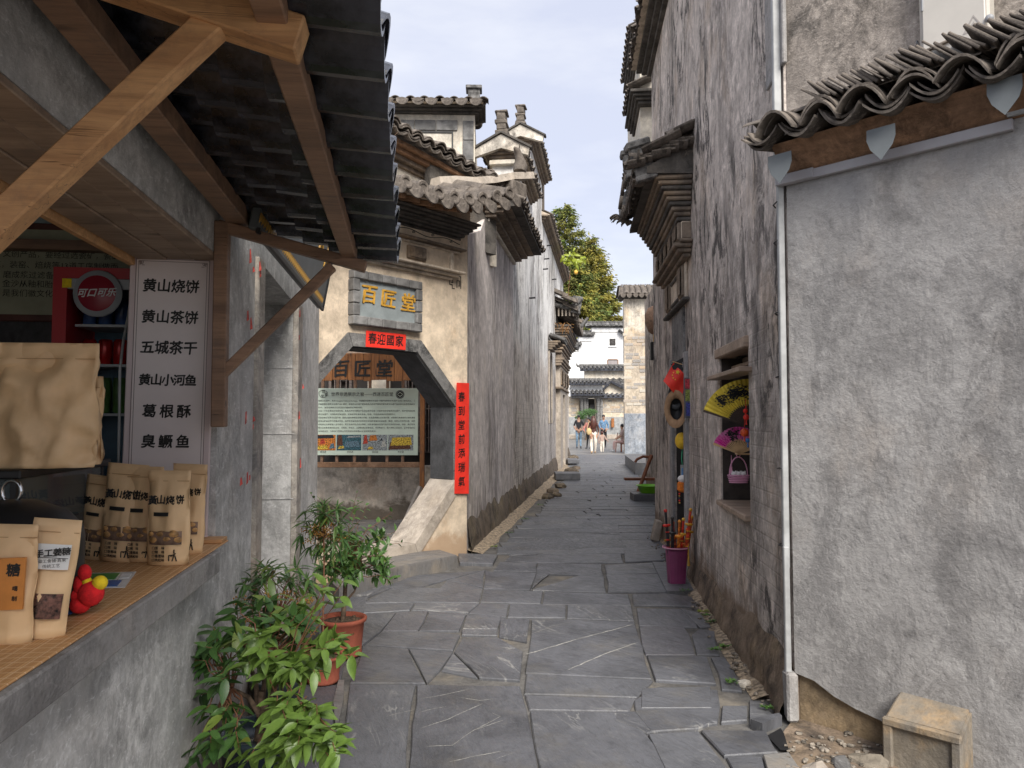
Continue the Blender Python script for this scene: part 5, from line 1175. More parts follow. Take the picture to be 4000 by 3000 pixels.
# dark timber house across the courtyard
F3 = wplane(11.9); hc = thing('courtyard_house', 'dark timber fronted house with lattice windows across the courtyard', 'house', F3.m)
b0, b1 = F3.x(1100), F3.x(1830)
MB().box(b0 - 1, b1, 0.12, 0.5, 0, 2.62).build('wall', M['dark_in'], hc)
MB().box(F3.x(1436), F3.x(1522), -0.01, 0.1, F3.z(1400, 1530), F3.z(1400, 1483)).build('bright_panel', M['cream'], hc)
MB().box(b0 - 1, b1, 0.03, 0.12, 2.40, 2.62).build('beam', M['woodgrey'], hc)
lat = plain('old_lattice', (0.16, 0.13, 0.115), 0.8, 0.3, 20, 0.1)
for (a, c) in ((1282, 1372), (1578, 1640), (1650, 1698), (1700, 1750)):
    x0, x1_ = F3.x(a), F3.x(c); 
    for u in (x0, x1_ - 0.04): MB().box(u, u + 0.04, 0.0, 0.11, 1.0, 2.35).build('window_stile', lat, hc)
    nb = 4
    for i in range(1, nb): u = x0 + (x1_ - x0) * i / nb; MB().box(u - 0.008, u + 0.008, 0.02, 0.10, 1.0, 2.35).build('lattice_bar', lat, hc)
    for i in range(7): zz = 1.0 + 1.35 * i / 6; MB().box(x0 + 0.04, x1_ - 0.04, 0.03, 0.09, zz - 0.008, zz + 0.008).build('lattice_bar', lat, hc)
# ================================================================ gate foot: step slab, threshold stones
stp = thing('gate_step', 'long worn grey stone step lying in front of the gate', 'step')
q = [gnd(1782, 2168, 0.12), gnd(1715, 2147, 0.12), gnd(1500, 2168, 0.12), gnd(1290, 2260, 0.12), gnd(1330, 2290, 0.12), gnd(1555, 2213, 0.12)]
c = sum(q, Vector()) / len(q)
b = MB(); n = len(q); vs = [tuple(v) for v in q] + [(c.x + (v.x - c.x) * 1.02, c.y + (v.y - c.y) * 1.02, 0.105) for v in q] + [(c.x + (v.x - c.x) * 1.02, c.y + (v.y - c.y) * 1.02, -0.03) for v in q]
fs = [tuple(range(n))] + [(i, (i+1) % n, n + (i+1) % n, n + i) for i in range(n)] + [(n + i, n + (i+1) % n, 2*n + (i+1) % n, 2*n + i) for i in range(n)]
b.add(vs, fs); b.build('step_slab', M['slate_d'], stp)
q = [gnd(1790, 2168), gnd(1945, 2172), gnd(1925, 2208), gnd(1795, 2205)]; flag([v.xy for v in q], 'slate', 0.02)
rock('boulder', (*gnd(1600, 2128).xy, 0.06), (0.16, 0.12, 0.10), 'blackstone', 'black and white mottled boulder under the octagonal doorway foot', seed=9)
# stones and slabs at the foot of the left wall further up
def slab(px0, px1, py, dep, h, lb, mat='slate', lift_=0.0):
    a, c = gnd(px0, py), gnd(px1, py); 
    o = MB().cham(0, c.x - a.x, 0, dep, lift_, lift_ + h, 0.015, j=0.012).build('stone_slab', M[mat], None, T(a.x, a.y, 0)); tag(o, lb, 'stone slab', 'loose slabs at the left wall foot')
slab(2170, 2266, 1876, 0.7, 0.17, 'thick grey slab lying nearest at the foot of the long left wall')
slab(2218, 2264, 1817, 0.8, 0.14, 'thinner grey slab on rubble further up the left wall foot', lift_=0.05)
for k, (px, py, s) in enumerate(((2190, 1905, .16), (2160, 1925, .14), (2232, 1845, .2), (2250, 1833, .15), (2222, 1800, .3), (2240, 1795, .25), (2140, 1945, .12), (2175, 1940, .1))):
    g = gnd(px, py); rock('foot_stone', (g.x, g.y, 0.03), (s, s * .8, s * .55), 'footing', ('nearest thick', 'low broad', 'squat', 'rounded mid', 'large far', 'farthest wide', 'front small', 'flat second')[k] + ' rough brown stone along the foot of the left alley wall', seed=k + 20, group='rough footing stones of the left wall')
# ================================================================ second doorway with carved hood further up on the left
dh2 = thing('carved_door_hood', 'carved brick doorway with upturned tiled hood far up the left wall', 'doorway', LW.m)
hx0, hx1 = 14.2, 18.4; base = 2.6
b = MB(); xd = 15.6
MB().poly([(hx0 + .2, 0.0), (xd, 0.0), (xd, 2.3), (xd + 1.2, 2.3), (xd + 1.2, 0.0), (hx1 - .2, 0.0), (hx1 - .2, 4.3), (hx0 + .2, 4.3)], -0.14, 0.0).build('surround', M['buffstone'], dh2)
MB().box(xd, xd + 1.2, -0.02, -0.005, 0, 2.3).build('door', M['black'], dh2)
for k in range(3):
    MB().cham(hx0 + .3 + k * 1.3, hx0 + 1.2 + k * 1.3, -0.18, -0.13, 2.55, 3.05, 0.02).build('carved_block', M['corb'], dh2); carved('carving', hx0 + .35 + k * 1.3, hx0 + 1.15 + k * 1.3, 2.6, 3.0, -0.185, 'corb', dh2, 0.05, 10, k)
for z0, d in ((2.42, .2), (3.12, .18), (3.2, .22), (3.28, .26), (3.5, .2), (3.6, .24), (3.7, .28)): MB().cham(hx0, hx1, -d, 0, z0, z0 + .07, .015).build('hood_moulding', M['corb'], dh2)
for k in range(4): MB().cham(hx0 + .1 + k * 1.1, hx0 + .8 + k * 1.1, -.19, 0, 3.3, 3.5, .02).build('carved_block', M['corb'], dh2)
for k in range(7): MB().cham(hx0 - .03 * k, hx1 + .03 * k, -.30 - .03 * k, 0, 3.8 + .075 * k, 3.87 + .075 * k, .015).build('corbel_course', M['corb' if k % 3 else 'corbd'], dh2)
x = hx0 - .3
while x < hx1 + .3:
    lf = 0.35 * max(0, (hx0 + 1 - x)) ** 2 + .35 * max(0, x - hx1 + 1) ** 2
    for jj in (0, 1):
        inst(BT, 'roof_tile', dh2, T(x, -.66 + .28 * jj, 4.36 + lf + jj * .17) @ RX(24) @ SC(1.1)); inst(CT, 'roof_tile', dh2, T(x + .12, -.64 + .28 * jj, 4.4 + lf + jj * .17) @ RX(24) @ SC(1.1))
    inst(DISC, 'tile_end', dh2, T(x, -.68, 4.4 + lf) @ SC(1.3)); x += .24
pts = [(hx0 - .1, -.8, 5.1), (hx0, -.6, 4.92), (hx0, -.4, 4.85), (hx0, 0, 4.95)]
MB().tube(pts, [.05, .07, .08, .08], 8).build('hood_ridge', M['tile_grey'], dh2)
MB().tube([(hx1 + .1, -.85, 5.1), (hx1, -.65, 4.8), (hx1, -.4, 4.8)], [.05, .09, .09], 8).build('hood_ridge', M['tile_grey'], dh2)
boxfin(dh2, T(hx0 + .1, -.6, 4.7) @ RX(10), 1.1)
for k in range(5): MB().tube([(hx0 + .05, -.1 - .11 * k, 4.6), (hx0 + .05, -.1 - .11 * k, 4.86)], .025, 6).build('baluster', M['buffstone'], dh2)
b = MB()
for k in range(60):
    p = Vector((hx0 - .1 + jit(.2), -.15 + jit(.35), 4.3 + jit(.1))); b.tube([p, p + Vector((jit(.12), jit(.12), -R.uniform(.02, .2)))], .008, 3)
b.build('moss', plain('rusty_moss', (0.30, 0.15, 0.05), 0.9, 0.4, 20, 0), dh2, kind='stuff')
for k, (x, z, lb) in enumerate(((12.0, 3.35, 'small tiled window hood jutting from the left wall just before the carved doorway'), (19.9, 3.9, 'small tiled window hood on the left wall beyond the carved doorway'))):
    w = thing('window_hood', lb, 'window hood', LW.m @ T(x, 0, z), 'small hoods over the left wall windows')
    for q in range(4): MB().cham(-.5, .5, -.12 - .07 * q, 0, q * .06, q * .06 + .055, .01).build('corbel_course', M['corb'], w)
    for q in range(6): inst(TTg, 'roof_tile', w, T(-.45 + .18 * q, -.45, .25) @ RX(20) @ SC(1, 1.3, 1)); inst(TCg, 'roof_tile', w, T(-.36 + .18 * q, -.45, .27) @ RX(20) @ SC(1, 1.3, 1))
    MB().box(-.4, .4, -.012, .01, -1.9, -.1).build('window', M['dark_in'], w)
    for u in (-.46, .4): MB().cham(u, u + .06, -.05, 0, -1.95, -.02, .01).build('window_jamb', M['buffstone'], w)
# next house on the left beyond the long wall, its coping and post
# ================================================================ brick gable house at the end, right of centre
BH = Fr(at(2440, 1640, 34), (1, -0.05)); zb1 = BH.z(2440, 1168)
bh = thing('brick_gable_house', 'old house end with patched bricks above a bluish cement base at the alley end', 'house', BH.m)
bw = BH.x(2600)
MB().box(0, bw, 0, 0.45, 0, zb1).build('wall', M['brickw'], bh)
MB().cham(-0.012, bw, -0.03, 0.02, 0, BH.z(2500, 1615), 0.01).build('cement_base', plaster('blue_grey_cement', (0.30, 0.325, 0.36), (0.13, 0.15, 0.18), (0.5, 0.42, 0.33), 0.6, 0.9, 0.4, 0.3, 30.2, 0, bump=0.8, scratch=0.5, sx=4, sz=1.5), bh)
zt_, zb_ = BH.z(2500, 1300), BH.z(2500, 1585); rows = 22; rh = (zt_ - zb_) / rows
bcol = NT('mixed_brick'); r = bcol.rnd(); cr_ = bcol.n('ShaderNodeValToRGB'); bcol.l(r, cr_.inputs[0]); e = cr_.color_ramp.elements
e[0].color = (0.22, 0.205, 0.195, 1); e[1].color = (0.48, 0.43, 0.35, 1); m = e.new(0.35); m.color = (0.31, 0.285, 0.26, 1); m = e.new(0.66); m.color = (0.42, 0.30, 0.19, 1); m = e.new(0.72); m.color = (0.42, 0.39, 0.345, 1)
nzb = bcol.noise(bcol.map(), 9, 6, 0.7); M['mixbrick'] = bcol.out(bcol.mix(bcol.ramp(nzb, 0.4, 0.7, 0, .5), cr_.outputs[0], (0.6, 0.55, 0.48)), 0.9, bcol.bump(nzb, 0.5, 0.02))
brk = MB().cham(-0.5, 0.5, -0.5, 0.5, -0.5, 0.5, 0.06).mesh('brick', M['mixbrick']); cnt = 0
for rr in range(rows):
    x = jit(0.1) + 0.02
    while x < bw - 0.2 and cnt < 290:
        w = R.uniform(0.2, 0.42)
        if R.random() < 0.62: inst(brk, 'brick', bh, T(x + w / 2, 0.008 + jit(.008), zb_ + rh * (rr + .5)) @ SC(w - .03, .05, rh - .03)); cnt += 1
        x += w
coping(bh, -0.05, bw, zb1, 0.4, out=0.45, rise=0.45, per=0.26, mat='corbd', drip=True)
# end wall of a second white house: stepped gable
WH = Fr(at(2222, 1640, 72), (1, 0.0)); wh = thing('white_stepped_house', 'bright white house with stepped tiled gable behind the square', 'house', WH.m)
def wp(px, py): return WH.pt(px, py)
xs = [wp(2180, 0)[0], wp(2255, 0)[0], wp(2305, 0)[0], wp(2442, 0)[0]]; zs = [WH.z(2230, 1356), WH.z(2280, 1316), WH.z(2370, 1280)]
MB().poly([(xs[0], 0), (xs[3], 0), (xs[3], zs[2]), (xs[2], zs[2]), (xs[2], zs[1]), (xs[1], zs[1]), (xs[1], zs[0]), (xs[0], zs[0])], 0, 8).build('wall', M['white'], wh)
for a, c, z in ((xs[0], xs[1], zs[0]), (xs[1] - .3, xs[2], zs[1]), (xs[2] - .4, xs[3], zs[2])):
    coping(wh, a, c, z, 0.4, out=0.35, rise=0.42, per=0.42, old=False, mat='tile_grey', sides=(-1,))
    MB().tube([(a - .2, .2, z + .5), (a - .45, .2, z + .7), (a - .5, .2, z + 1.0)], [.12, .09, .04], 6).build('horn', M['tile_grey'], wh)
for a, c, z in ((xs[0], xs[1], zs[0]), (xs[1], xs[2], zs[1]), (xs[2], xs[3], zs[2])): MB().box(a + .1, c, -.02, 0, z - .45, z - .4).build('painted_line', M['tile_grey'], wh)
x0_, z0_ = wp(2381, 1350); x1_, z1_ = wp(2404, 1323); w = MB().box(x0_, x1_, -.02, .05, z0_, z1_).build('window', M['dark_in'], wh)
for k in range(6): MB().box(x0_ + .05, x1_ - .05, -.06, -.02, z0_ + (z1_ - z0_) * (k + .2) / 6, z0_ + (z1_ - z0_) * (k + .6) / 6).build('louvre', M['tile_grey'], w)
MB().box(x0_ - .15, x1_ + .12, -.12, .0, z0_ - .14, z0_ - .02).build('sill', M['white'], w)
x0_, z0_ = wp(2375, 1440); x1_, z1_ = wp(2412, 1406); w = MB().box(x0_, x1_, -.02, .05, z0_, z1_).build('window', plain('window_glass', (0.30, 0.27, 0.27), 0.1, 0.1, 2, 0), wh)
for a, c, e_, g_ in ((x0_ - .08, x0_, z0_, z1_), (x1_, x1_ + .08, z0_, z1_), (x0_, x1_, z1_, z1_ + .08)): MB().box(a, c, -.08, -.0, e_, g_).build('frame', M['woodd'], w)
MB().box(x0_, x1_, -.07, -.03, z0_, z0_ + .35).build('frame', M['wood'], w)
MB().beam((wp(2415, 1290)[0], -.3, wp(2415, 1290)[1]), (wp(2440, 1310)[0], -.3, wp(2440, 1310)[1]), .5, .15).build('side_eave', M['black'], wh)
# walled gateway with stone columns at the end of the square
GT = Fr(at(2222, 1640, 60), (1, 0.0)); gt = thing('columned_gateway', 'grey stone gateway with paired round columns and tiled hood closing the square', 'gateway', GT.m)
def gp(px, py): return GT.pt(px, py)
def zz(py): return GT.z(2300, py)
brw = plaster('gateway_brick_plaster', (0.62, 0.54, 0.42), (0.3, 0.25, 0.2), (0.6, 0.42, 0.25), 0.3, 0.6, 0.3, 0.6, 31.2, 0, bump=0.4)
MB().box(gp(2170, 0)[0], gp(2258, 0)[0], 0.2, 0.7, 0, zz(1548)).build('wall', brw, gt)
MB().box(gp(2318, 0)[0], gp(2450, 0)[0], 0.2, 0.7, 0, zz(1550)).build('wall', brw, gt)
dado = plaster('dado_stone', (0.36, 0.37, 0.37), (0.15, 0.15, 0.15), (0.5, 0.38, 0.25), 0.5, 0.6, 0.3, 0.4, 32.2, 0, bump=0.4)
for a, c in ((2170, 2256), (2346, 2450)): MB().box(gp(a, 0)[0], gp(c, 0)[0], 0.14, 0.2, 0.35, zz(1628)).build('dado', dado, gt); MB().cham(gp(a, 0)[0], gp(c, 0)[0], 0.05, 0.2, 0, 0.36, .03).build('plinth', M['buffstone'], gt)
cnt = 0
for a, c, p0, p1 in ((2222, 2253, 1560, 1625), (2346, 2438, 1556, 1612)):
    z = zz(p1); hh = .17
    while z < zz(p0):
        x = gp(a, 0)[0] + jit(.1)
        while x < gp(c, 0)[0] - .2:
            w = R.uniform(.25, .45)
            if R.random() < .8: inst(brk, 'brick', gt, T(x + w / 2, .2 + jit(.01), z + hh / 2) @ SC(w - .03, .06, hh - .03)); cnt += 1
            x += w
        z += hh
for px in (2265, 2277, 2327): 
    x = gp(px, 0)[0]; r_ = .14 if px != 2277 else .10
    MB().lathe([(r_ * 1.5, 0), (r_ * 1.5, .3), (r_ * 1.1, .4), (r_, .5), (r_ * .95, zz(1565)), (r_ * 1.2, zz(1562)), (r_ * 1.4, zz(1558)), (r_ * 1.4, zz(1552))], 16, T(x, -.2, 0)).build('column', M['greybrick'], gt)
for px in (2285, 2340): x = gp(px, 0)[0]; MB().cham(x - .1, x + .12, -.1, .3, 0, zz(1552), .02).build('pier', M['greybrick'], gt)
MB().box(gp(2256, 0)[0], gp(2345, 0)[0], .8, .9, 0, zz(1556)).build('back_panel', M['dark_in'], gt)
MB().box(gp(2299, 0)[0], gp(2323, 0)[0], .6, .75, .3, zz(1580)).build('inner_screen', M['greybrick'], gt)
MB().cham(gp(2225, 0)[0], gp(2343, 0)[0], -.5, .3, zz(1556), zz(1546), .03).build('lintel', M['greybrick'], gt)
gbed = MB(); 
def tiledroof(par, x0, x1, y0, y1, z0, z1, per, n=2, lab='roof_tile', ridge=True):
    b = MB(); b.add([(x0, y0, z0), (x1, y0, z0), (x1, y1, z1), (x0, y1, z1), (x0, y0, z0 - .1), (x1, y0, z0 - .1), (x1, y1, z0 - .1), (x0, y1, z0 - .1)], [(0, 1, 2, 3), (0, 4, 5, 1), (1, 5, 6, 2), (3, 7, 4, 0), (2, 6, 7, 3)]); b.build('tile_bed', M['tile_dark'], par)
    k = max(1, int((x1 - x0) / per)); sl = math.degrees(math.atan2(z1 - z0, y1 - y0)); Lr = math.hypot(z1 - z0, y1 - y0); me = TCg; mt = TTg
    for i in range(k):
        for j in range(n):
            s = Lr / n; Mx = T(x0 + (i + .5) * (x1 - x0) / k, y0, z0) @ RX(sl) @ T(0, j * s, .05)
            inst(me, lab, par, Mx @ RX(-3) @ SC(per / .2, s / .33, 2.0)); inst(mt, lab, par, Mx @ T(per / 2, 0, 0) @ SC(per / .2, s / .33, 1.5))
    if ridge: MB().cham(x0 - .05, x1 + .05, y1 - .1, y1 + .15, z1, z1 + .22, .03).build('ridge', M['tile_grey'], par)
tiledroof(gt, gp(2222, 0)[0], gp(2345, 0)[0], -.9, .1, zz(1542), zz(1524), .3)
MB().box(gp(2222, 0)[0], gp(2345, 0)[0], -.1, .3, zz(1530), zz(1505)).build('upper_band', M['white'], gt)
tiledroof(gt, gp(2205, 0)[0], gp(2360, 0)[0], -.7, .1, zz(1500), zz(1488), .3)
tiledroof(gt, gp(2338, 0)[0], gp(2450, 0)[0], -.3, .4, zz(1550), zz(1538), .34, 1, ridge=False)
# small gable with its roof, right of the gateway
sg = thing('small_gable_house', 'small cream gable with grey tiled slopes beside the gateway', 'house', GT.m @ T(0, 2.0, 0)); SG = wplane(62)
gq = [SG.pt(*p) for p in ((2345, 1536), (2383, 1496), (2450, 1530), (2450, 1640), (2345, 1640))]; off = SG.pt(2222, 0)[0]; ox = GT.o.x
MB().poly([(p[0] - ox, p[1]) for p in gq], 0, .3).build('gable', M['cream'], sg)
for p, q in ((gq[0], gq[1]), (gq[1], gq[2])): MB().beam((p[0] - ox, -.15, p[1] + .1), (q[0] - ox, -.15, q[1] + .1), .6, .18).build('gable_tile', M['tile_dark'], sg)
tiledroof(sg, SG.pt(2375, 0)[0] - ox, SG.pt(2450, 0)[0] - ox, .3, 4.5, SG.z(2400, 1530), SG.z(2400, 1462), .42, 5)
mh = thing('middle_wall', 'low cream wall with long tiled top and curled ridge end below the white house', 'wall', GT.m @ T(0, 6, 0)); MH = wplane(66)
mx0, mx1 = MH.x(2284) - ox, MH.x(2450) - ox
MB().box(mx0, mx1, 0, .4, 0, MH.z(2350, 1447)).build('wall', M['cream'], mh)
tiledroof(mh, mx0 - .4, mx1, -.5, .2, MH.z(2350, 1445), MH.z(2350, 1432), .34)
MB().tube([(mx0 - .3, .2, MH.z(2300, 1432)), (mx0 - .6, .2, MH.z(2300, 1428)), (mx0 - .7, .2, MH.z(2300, 1418))], [.12, .1, .03], 6).build('horn', M['tile_grey'], mh)
# ================================================================ next house beyond on the right side of the alley
NX = Fr(at(2545, 1640, 11.0) , (-0.09, -1.0))
nx = thing('next_right_house', 'next cream house beyond the tall right wall with dark tiled copings', 'house')
Yn = 11.3; a = at(2510, 1640, Yn)
nx.matrix_world = Fr((a.x, Yn), (0.09, 1.0)).m     # x runs up the alley, y points left
def nz(px, py): return at(px, py, Yn).z
MB().box(0, 3, -0.35, 0.0, nz(2510, 640), nz(2510, 180)).build('wall', M['cream'], nx)
MB().box(0.5, 7, -2.2, -0.62, 0, nz(2510, 900)).build('wall', M['tall'], nx)
for (z, o, x0, x1) in ((nz(2510, 180), .10, -.05, 2.0), (nz(2510, 420), .12, -.15, 1.2), (nz(2510, 620), .08, .2, 2)):
    for k in range(4): MB().cham(x0 - .04 * k, x1, -.35, .04 + o * k / 3, z + .045 * k, z + .045 * k + .043, .006).build('corbel_course', M['corbd'], nx)
    for k in range(int((x1 - x0) / .2)):
        inst(TT, 'roof_tile', nx, T(x0 + .2 * k, o + .08, z + .27) @ RZ(180) @ RX(24) @ SC(1, 1.2, 1)); inst(TC, 'roof_tile', nx, T(x0 + .1 + .2 * k, o + .08, z + .29) @ RZ(180) @ RX(24) @ SC(1, 1.2, 1))
    MB().cham(x0, x1, -.2, -.05, z + .4, z + .55, .02).build('coping_ridge', M['tile_old'], nx)
# dark lanterns / brackets jutting out beyond
lb_ = thing('alley_lantern', 'dark bracket lantern jutting past the end of the tall right wall', 'lantern')
g = at(2553, 1270, 13.5)
b = MB(); b.lathe([(0.02, .34), (.10, .30), (.16, .18), (.15, .02), (.09, -.12), (.04, -.16)], 12, T(g.x, g.y, g.z)); b.build('shade', M['woodd'], lb_)
MB().cham(g.x - .06, g.x + .12, g.y - .06, g.y + .06, g.z - .62, g.z - .3, .01).build('box', M['black'], lb_)
MB().tube([(g.x, g.y, g.z - .1), (g.x + .5, g.y, g.z - .1)], .02, 6).build('arm', M['black'], lb_)
MB().tube([(g.x, g.y, g.z - .34), (g.x, g.y, g.z - .12)], .012, 6).build('hanger', M['gold'], lb_)
# ================================================================ COUNTER GOODS
led_z = led
mat_m = NT('bamboo_mat'); xyz = mat_m.sep()
def lines(k, sock, per, wd, off=0.0):
    f = k.math('FRACT', k.math('ADD', k.math('DIVIDE', sock, per), off)); return k.math('LESS_THAN', f, wd)
sl1 = mat_m.noise(mat_m.map((4, 240, 4)), 1.0, 3, 0.6); cbm = mat_m.mix(mat_m.ramp(sl1, .3, .7), (0.42, 0.20, 0.07), (0.62, 0.36, 0.16))
ln = mat_m.math('MAXIMUM', lines(mat_m, xyz[0], 0.034, 0.09), lines(mat_m, xyz[1], 0.034, 0.07))
cbm = mat_m.mix(mat_m.math('MULTIPLY', ln, 0.7), cbm, (0.78, 0.58, 0.38)); M['mat'] = mat_m.out(cbm, 0.6, mat_m.bump(sl1, .3, .002))
o = MB().cham(-1.35, xr_ + 0.0, -0.055, 0.62, 0, 0.006, 0.002).build('bamboo_mat', M['mat'], None, ST.m @ T(0, 0, led + .0005)); tag(o, 'orange bamboo slat mat covering the stall counter', 'mat')
o = MB().cham(xr_ - 0.10, xr_ + 0.0, -0.05, 0.33, 0, 0.016, 0.003).build('mat_end_strip', M['wood'], None, ST.m @ T(0, 0, led + .007)); tag(o, 'brown wooden strip at the far end of the counter mat', 'strip')
zt = led + 0.007
# menu board
xm = xr_ - 0.02; PM = perp(ST, xm)
c0, c1 = PM.pt(510, 984), PM.pt(846, 993); cb = PM.pt(808, 2119)
mw = c1[0] - c0[0]; mhh = c1[1] - cb[1]; lean = math.degrees(math.atan2(c1[0] - cb[0], mhh))
mb = thing('menu_board', 'tall pinkish white menu board with black brush characters standing at the counter end', 'menu board', PM.m @ T((c0[0] + c1[0]) / 2, -0.004, c1[1]) @ RY(lean))
pink = plain('pinkish_board', (0.60, 0.50, 0.50), 0.4, 0.03, 3, 0); paperw = plain('menu_paper', (0.70, 0.63, 0.62), 0.4, 0.03, 3, 0)
MB().cham(-mw/2, mw/2, 0, 0.02, -mhh, 0, 0.004).build('panel', pink, mb)
MB().box(-mw/2 + .026, mw/2 - .024, -0.0015, 0, -mhh + .02, -.028).build('print_field', paperw, mb)
brn = plain('brown_line', (0.09, 0.05, 0.045), 0.5, 0)
def rect(x0, x1, z0, z1, w, y=-0.0025):
    b = MB()
    for a in ((x0, x1, z0, z0 + w), (x0, x1, z1 - w, z1), (x0, x0 + w, z0, z1), (x1 - w, x1, z0, z1)): b.box(a[0], a[1], y, -0.001, a[2], a[3])
    return b
rect(-mw/2 + .026, mw/2 - .024, -mhh + .02, -.028, .0018).build('border_line', brn, mb, kind='stuff')
rect(-mw/2 + .036, mw/2 - .034, -mhh + .03, -.038, .0015).build('border_line', brn, mb, kind='stuff')
for sx, cx0 in ((1, -mw/2 + .036), (-1, mw/2 - .034)):
    for sz, cz0 in ((-1, -.038), (1, -mhh + .03)):
        b = MB()
        for k in range(3): b.box(min(cx0 + sx * .006 * k, cx0 + sx * (.006 * k + .012)), max(cx0 + sx * .006 * k, cx0 + sx * (.006 * k + .012)), -.003, -.001, cz0 + sz * .006 * (k + 1) - .0008, cz0 + sz * .006 * (k + 1) + .0008); b.box(cx0 + sx * .006 * (k + 1) - .0008, cx0 + sx * .006 * (k + 1) + .0008, -.003, -.001, min(cz0, cz0 + sz * (.018 - .004 * k)), max(cz0, cz0 + sz * (.018 - .004 * k)))
        b.build('corner_fret', brn, mb, kind='stuff')
rows_ = [('黄山烧饼', 1122), ('黄山茶饼', 1243), ('五城茶干', 1362), ('黄山小河鱼', 1488), ('葛根酥', 1610), ('臭鳜鱼', 1728)]
for t, py in rows_:
    z = PM.z(675, py) - c1[1]; n = len(t)
    for i, ch in enumerate(t):
        span = .228 if n != 3 else .205; x = -span / 2 + span * (i + .5) / n
        if n == 4: x *= 1.0
        text(ch, 0.058 if n < 5 else .05, M['ink'], mb, T(x - .004, -0.0035, z) @ RZ(0), bold=0.0016)
# paper bags
KR = M['kraft']; KR2 = plain('kraft_paper_dark', (0.50, 0.30, 0.14), 0.55, 0.1, 5, 0.3)  # second, darker kraft tone for the seal lines
bisc = plain('baked_biscuit', (0.52, 0.29, 0.11), 0.6, 0.5, 25, 0.2); filmm = plain('clear_film', (0.22, 0.14, 0.10), 0.15, 0.4, 20, 0)
def pouch(w, h, t, seal=0.12, crease=0.006, seed=1, curl=0.0, n=10, m=14):
    rr = random.Random(seed); b = MB(); vs = []
    for side in (-1, 1):
        for j in range(m + 1):
            v = j / m; th = t * (1 - max(0, v) ** 2.2) * (0.0 if v > 1 - seal else min(1, (1 - seal - v) * 5 + .12))
            for i in range(n + 1):
                u = -1 + 2 * i / n; e = (1 - abs(u) ** 2.6)
                nz_ = noise.noise(Vector((u * 2.3 + seed, v * 4.2, side * 3.0))) * crease * (0 if j == 0 else 1) * 2.2 + abs(noise.noise(Vector((u * 5 + v * 3 + seed, v * 6, side)))) * crease * 1.3
                x = u * w / 2 * (1 - .03 * math.sin(v * 9 + seed)) ; y = side * (th * e * .5 + .0012) + nz_ * (.3 if v > 1 - seal else 1) + curl * max(0, v - .7) ** 2
                vs.append((x, y, v * h))
    k = (n + 1) * (m + 1); fs = []
    for s_ in range(2):
        for j in range(m):
            for i in range(n):
                a = s_ * k + j * (n + 1) + i; fs.append((a, a + 1, a + n + 2, a + n + 1) if s_ == 0 else (a, a + n + 1, a + n + 2, a + 1))
    for i in range(n): fs.append((i, k + i, k + i + 1, i + 1)); q = m * (n + 1) + i; fs.append((q, q + 1, k + q + 1, k + q))
    for j in range(m):
        for i in (0, n): a = j * (n + 1) + i; fs.append((a, a + n + 1, k + a + n + 1, k + a))
    return b.add(vs, fs, None, True)
o_fn = {}
def bag(loc, rz, w, h, t, label, group=None, name='snack_bag', seed=1, tilt=0, txt='黃山烧饼', win=True, lean_=0.0, cat='paper bag'):
    o = thing(name, label, cat, T(*loc) @ RZ(rz) @ RY(tilt) @ RX(lean_), group)
    pouch(w, h, t, seed=seed).build('pouch', KR, o)
    def ys(x, v):
        e = max(0, 1 - abs(2 * x / w) ** 2.6); th = t * (1 - max(0, v) ** 2.2) * min(1, (1 - .12 - v) * 5 + .12); return -(th * e * .5) - .0045
    o['ys'] = 0
    def patch(nm, mat, x0, x1, v0, v1, off=0.0, n=8, m=4):
        b = MB(); vs = [(x0 + (x1 - x0) * i / n, ys(x0 + (x1 - x0) * i / n, v0 + (v1 - v0) * k / m) - off, (v0 + (v1 - v0) * k / m) * h) for k in range(m + 1) for i in range(n + 1)]
        b.add(vs, [(k*(n+1)+i, k*(n+1)+i+1, (k+1)*(n+1)+i+1, (k+1)*(n+1)+i) for k in range(m) for i in range(n)], None, True); b.build(nm, mat, o)
    del o['ys']; o_fn[o.name] = (patch, ys)
    MB().box(-w/2 + .003, w/2 - .003, -0.004, 0.004, h * .885, h * .892).build('seal_line', KR2, o)
    if txt:
        n = len(txt)
        for i, ch in enumerate(txt):
            x = w * (-.33 + .215 * i); text(ch, w * .22, M['ink'], o, T(x, ys(x, .68) - .0015, h * .68 + (i % 2) * .002) @ RZ(-14 * x / w), bold=.0011)
        patch('seal_patch', M['ink'], -w * .28, w * .10, .52, .56, .0008)
        patch('window_film', filmm, -w * .38, w * .38, .22, .36, .0005)
        b = MB()
        for (u, v, r) in ((-.22, .27, .12), (.05, .28, .11), (.26, .27, .11), (-.08, .33, .11), (.18, .33, .12), (-.27, .33, .1)): b.ball(r * w, T(u * w, ys(u * w, v) + .006, v * h) @ SC(1.25, .5, .75), 10, 6)
        b.build('biscuits', bisc, o, kind='stuff')
        for k, s_ in enumerate(('口原　味', '口辣　味', '口香葱味', '口肉松味')):
            me = textmesh(s_, w * .075, res=1, align='LEFT', bold=.0003); me.materials.append(M['ink']); inst(me, 'lettering', o, T(-w * .27, ys(-w * .1, .12) - .001, h * (.185 - .042 * k)) @ UPR)
        b = MB(); p0 = Vector((w * .2, ys(w * .25, .1) - .0005, h * .05))
        for (a, c) in (((0, 0), (.02, .07)), ((.05, 0), (.03, .06)), ((-.02, .05), (.04, .08)), ((.02, .08), (.02, .12)), ((-.04, 0), (-.04, .06)), ((-.04, .06), (.0, .06))): b.tube([p0 + Vector((a[0] * w * 2, 0, a[1] * h)), p0 + Vector((c[0] * w * 2, 0, c[1] * h))], .0022, 4)
        b.build('printed_figure', M['ink'], o, kind='stuff')
    return o
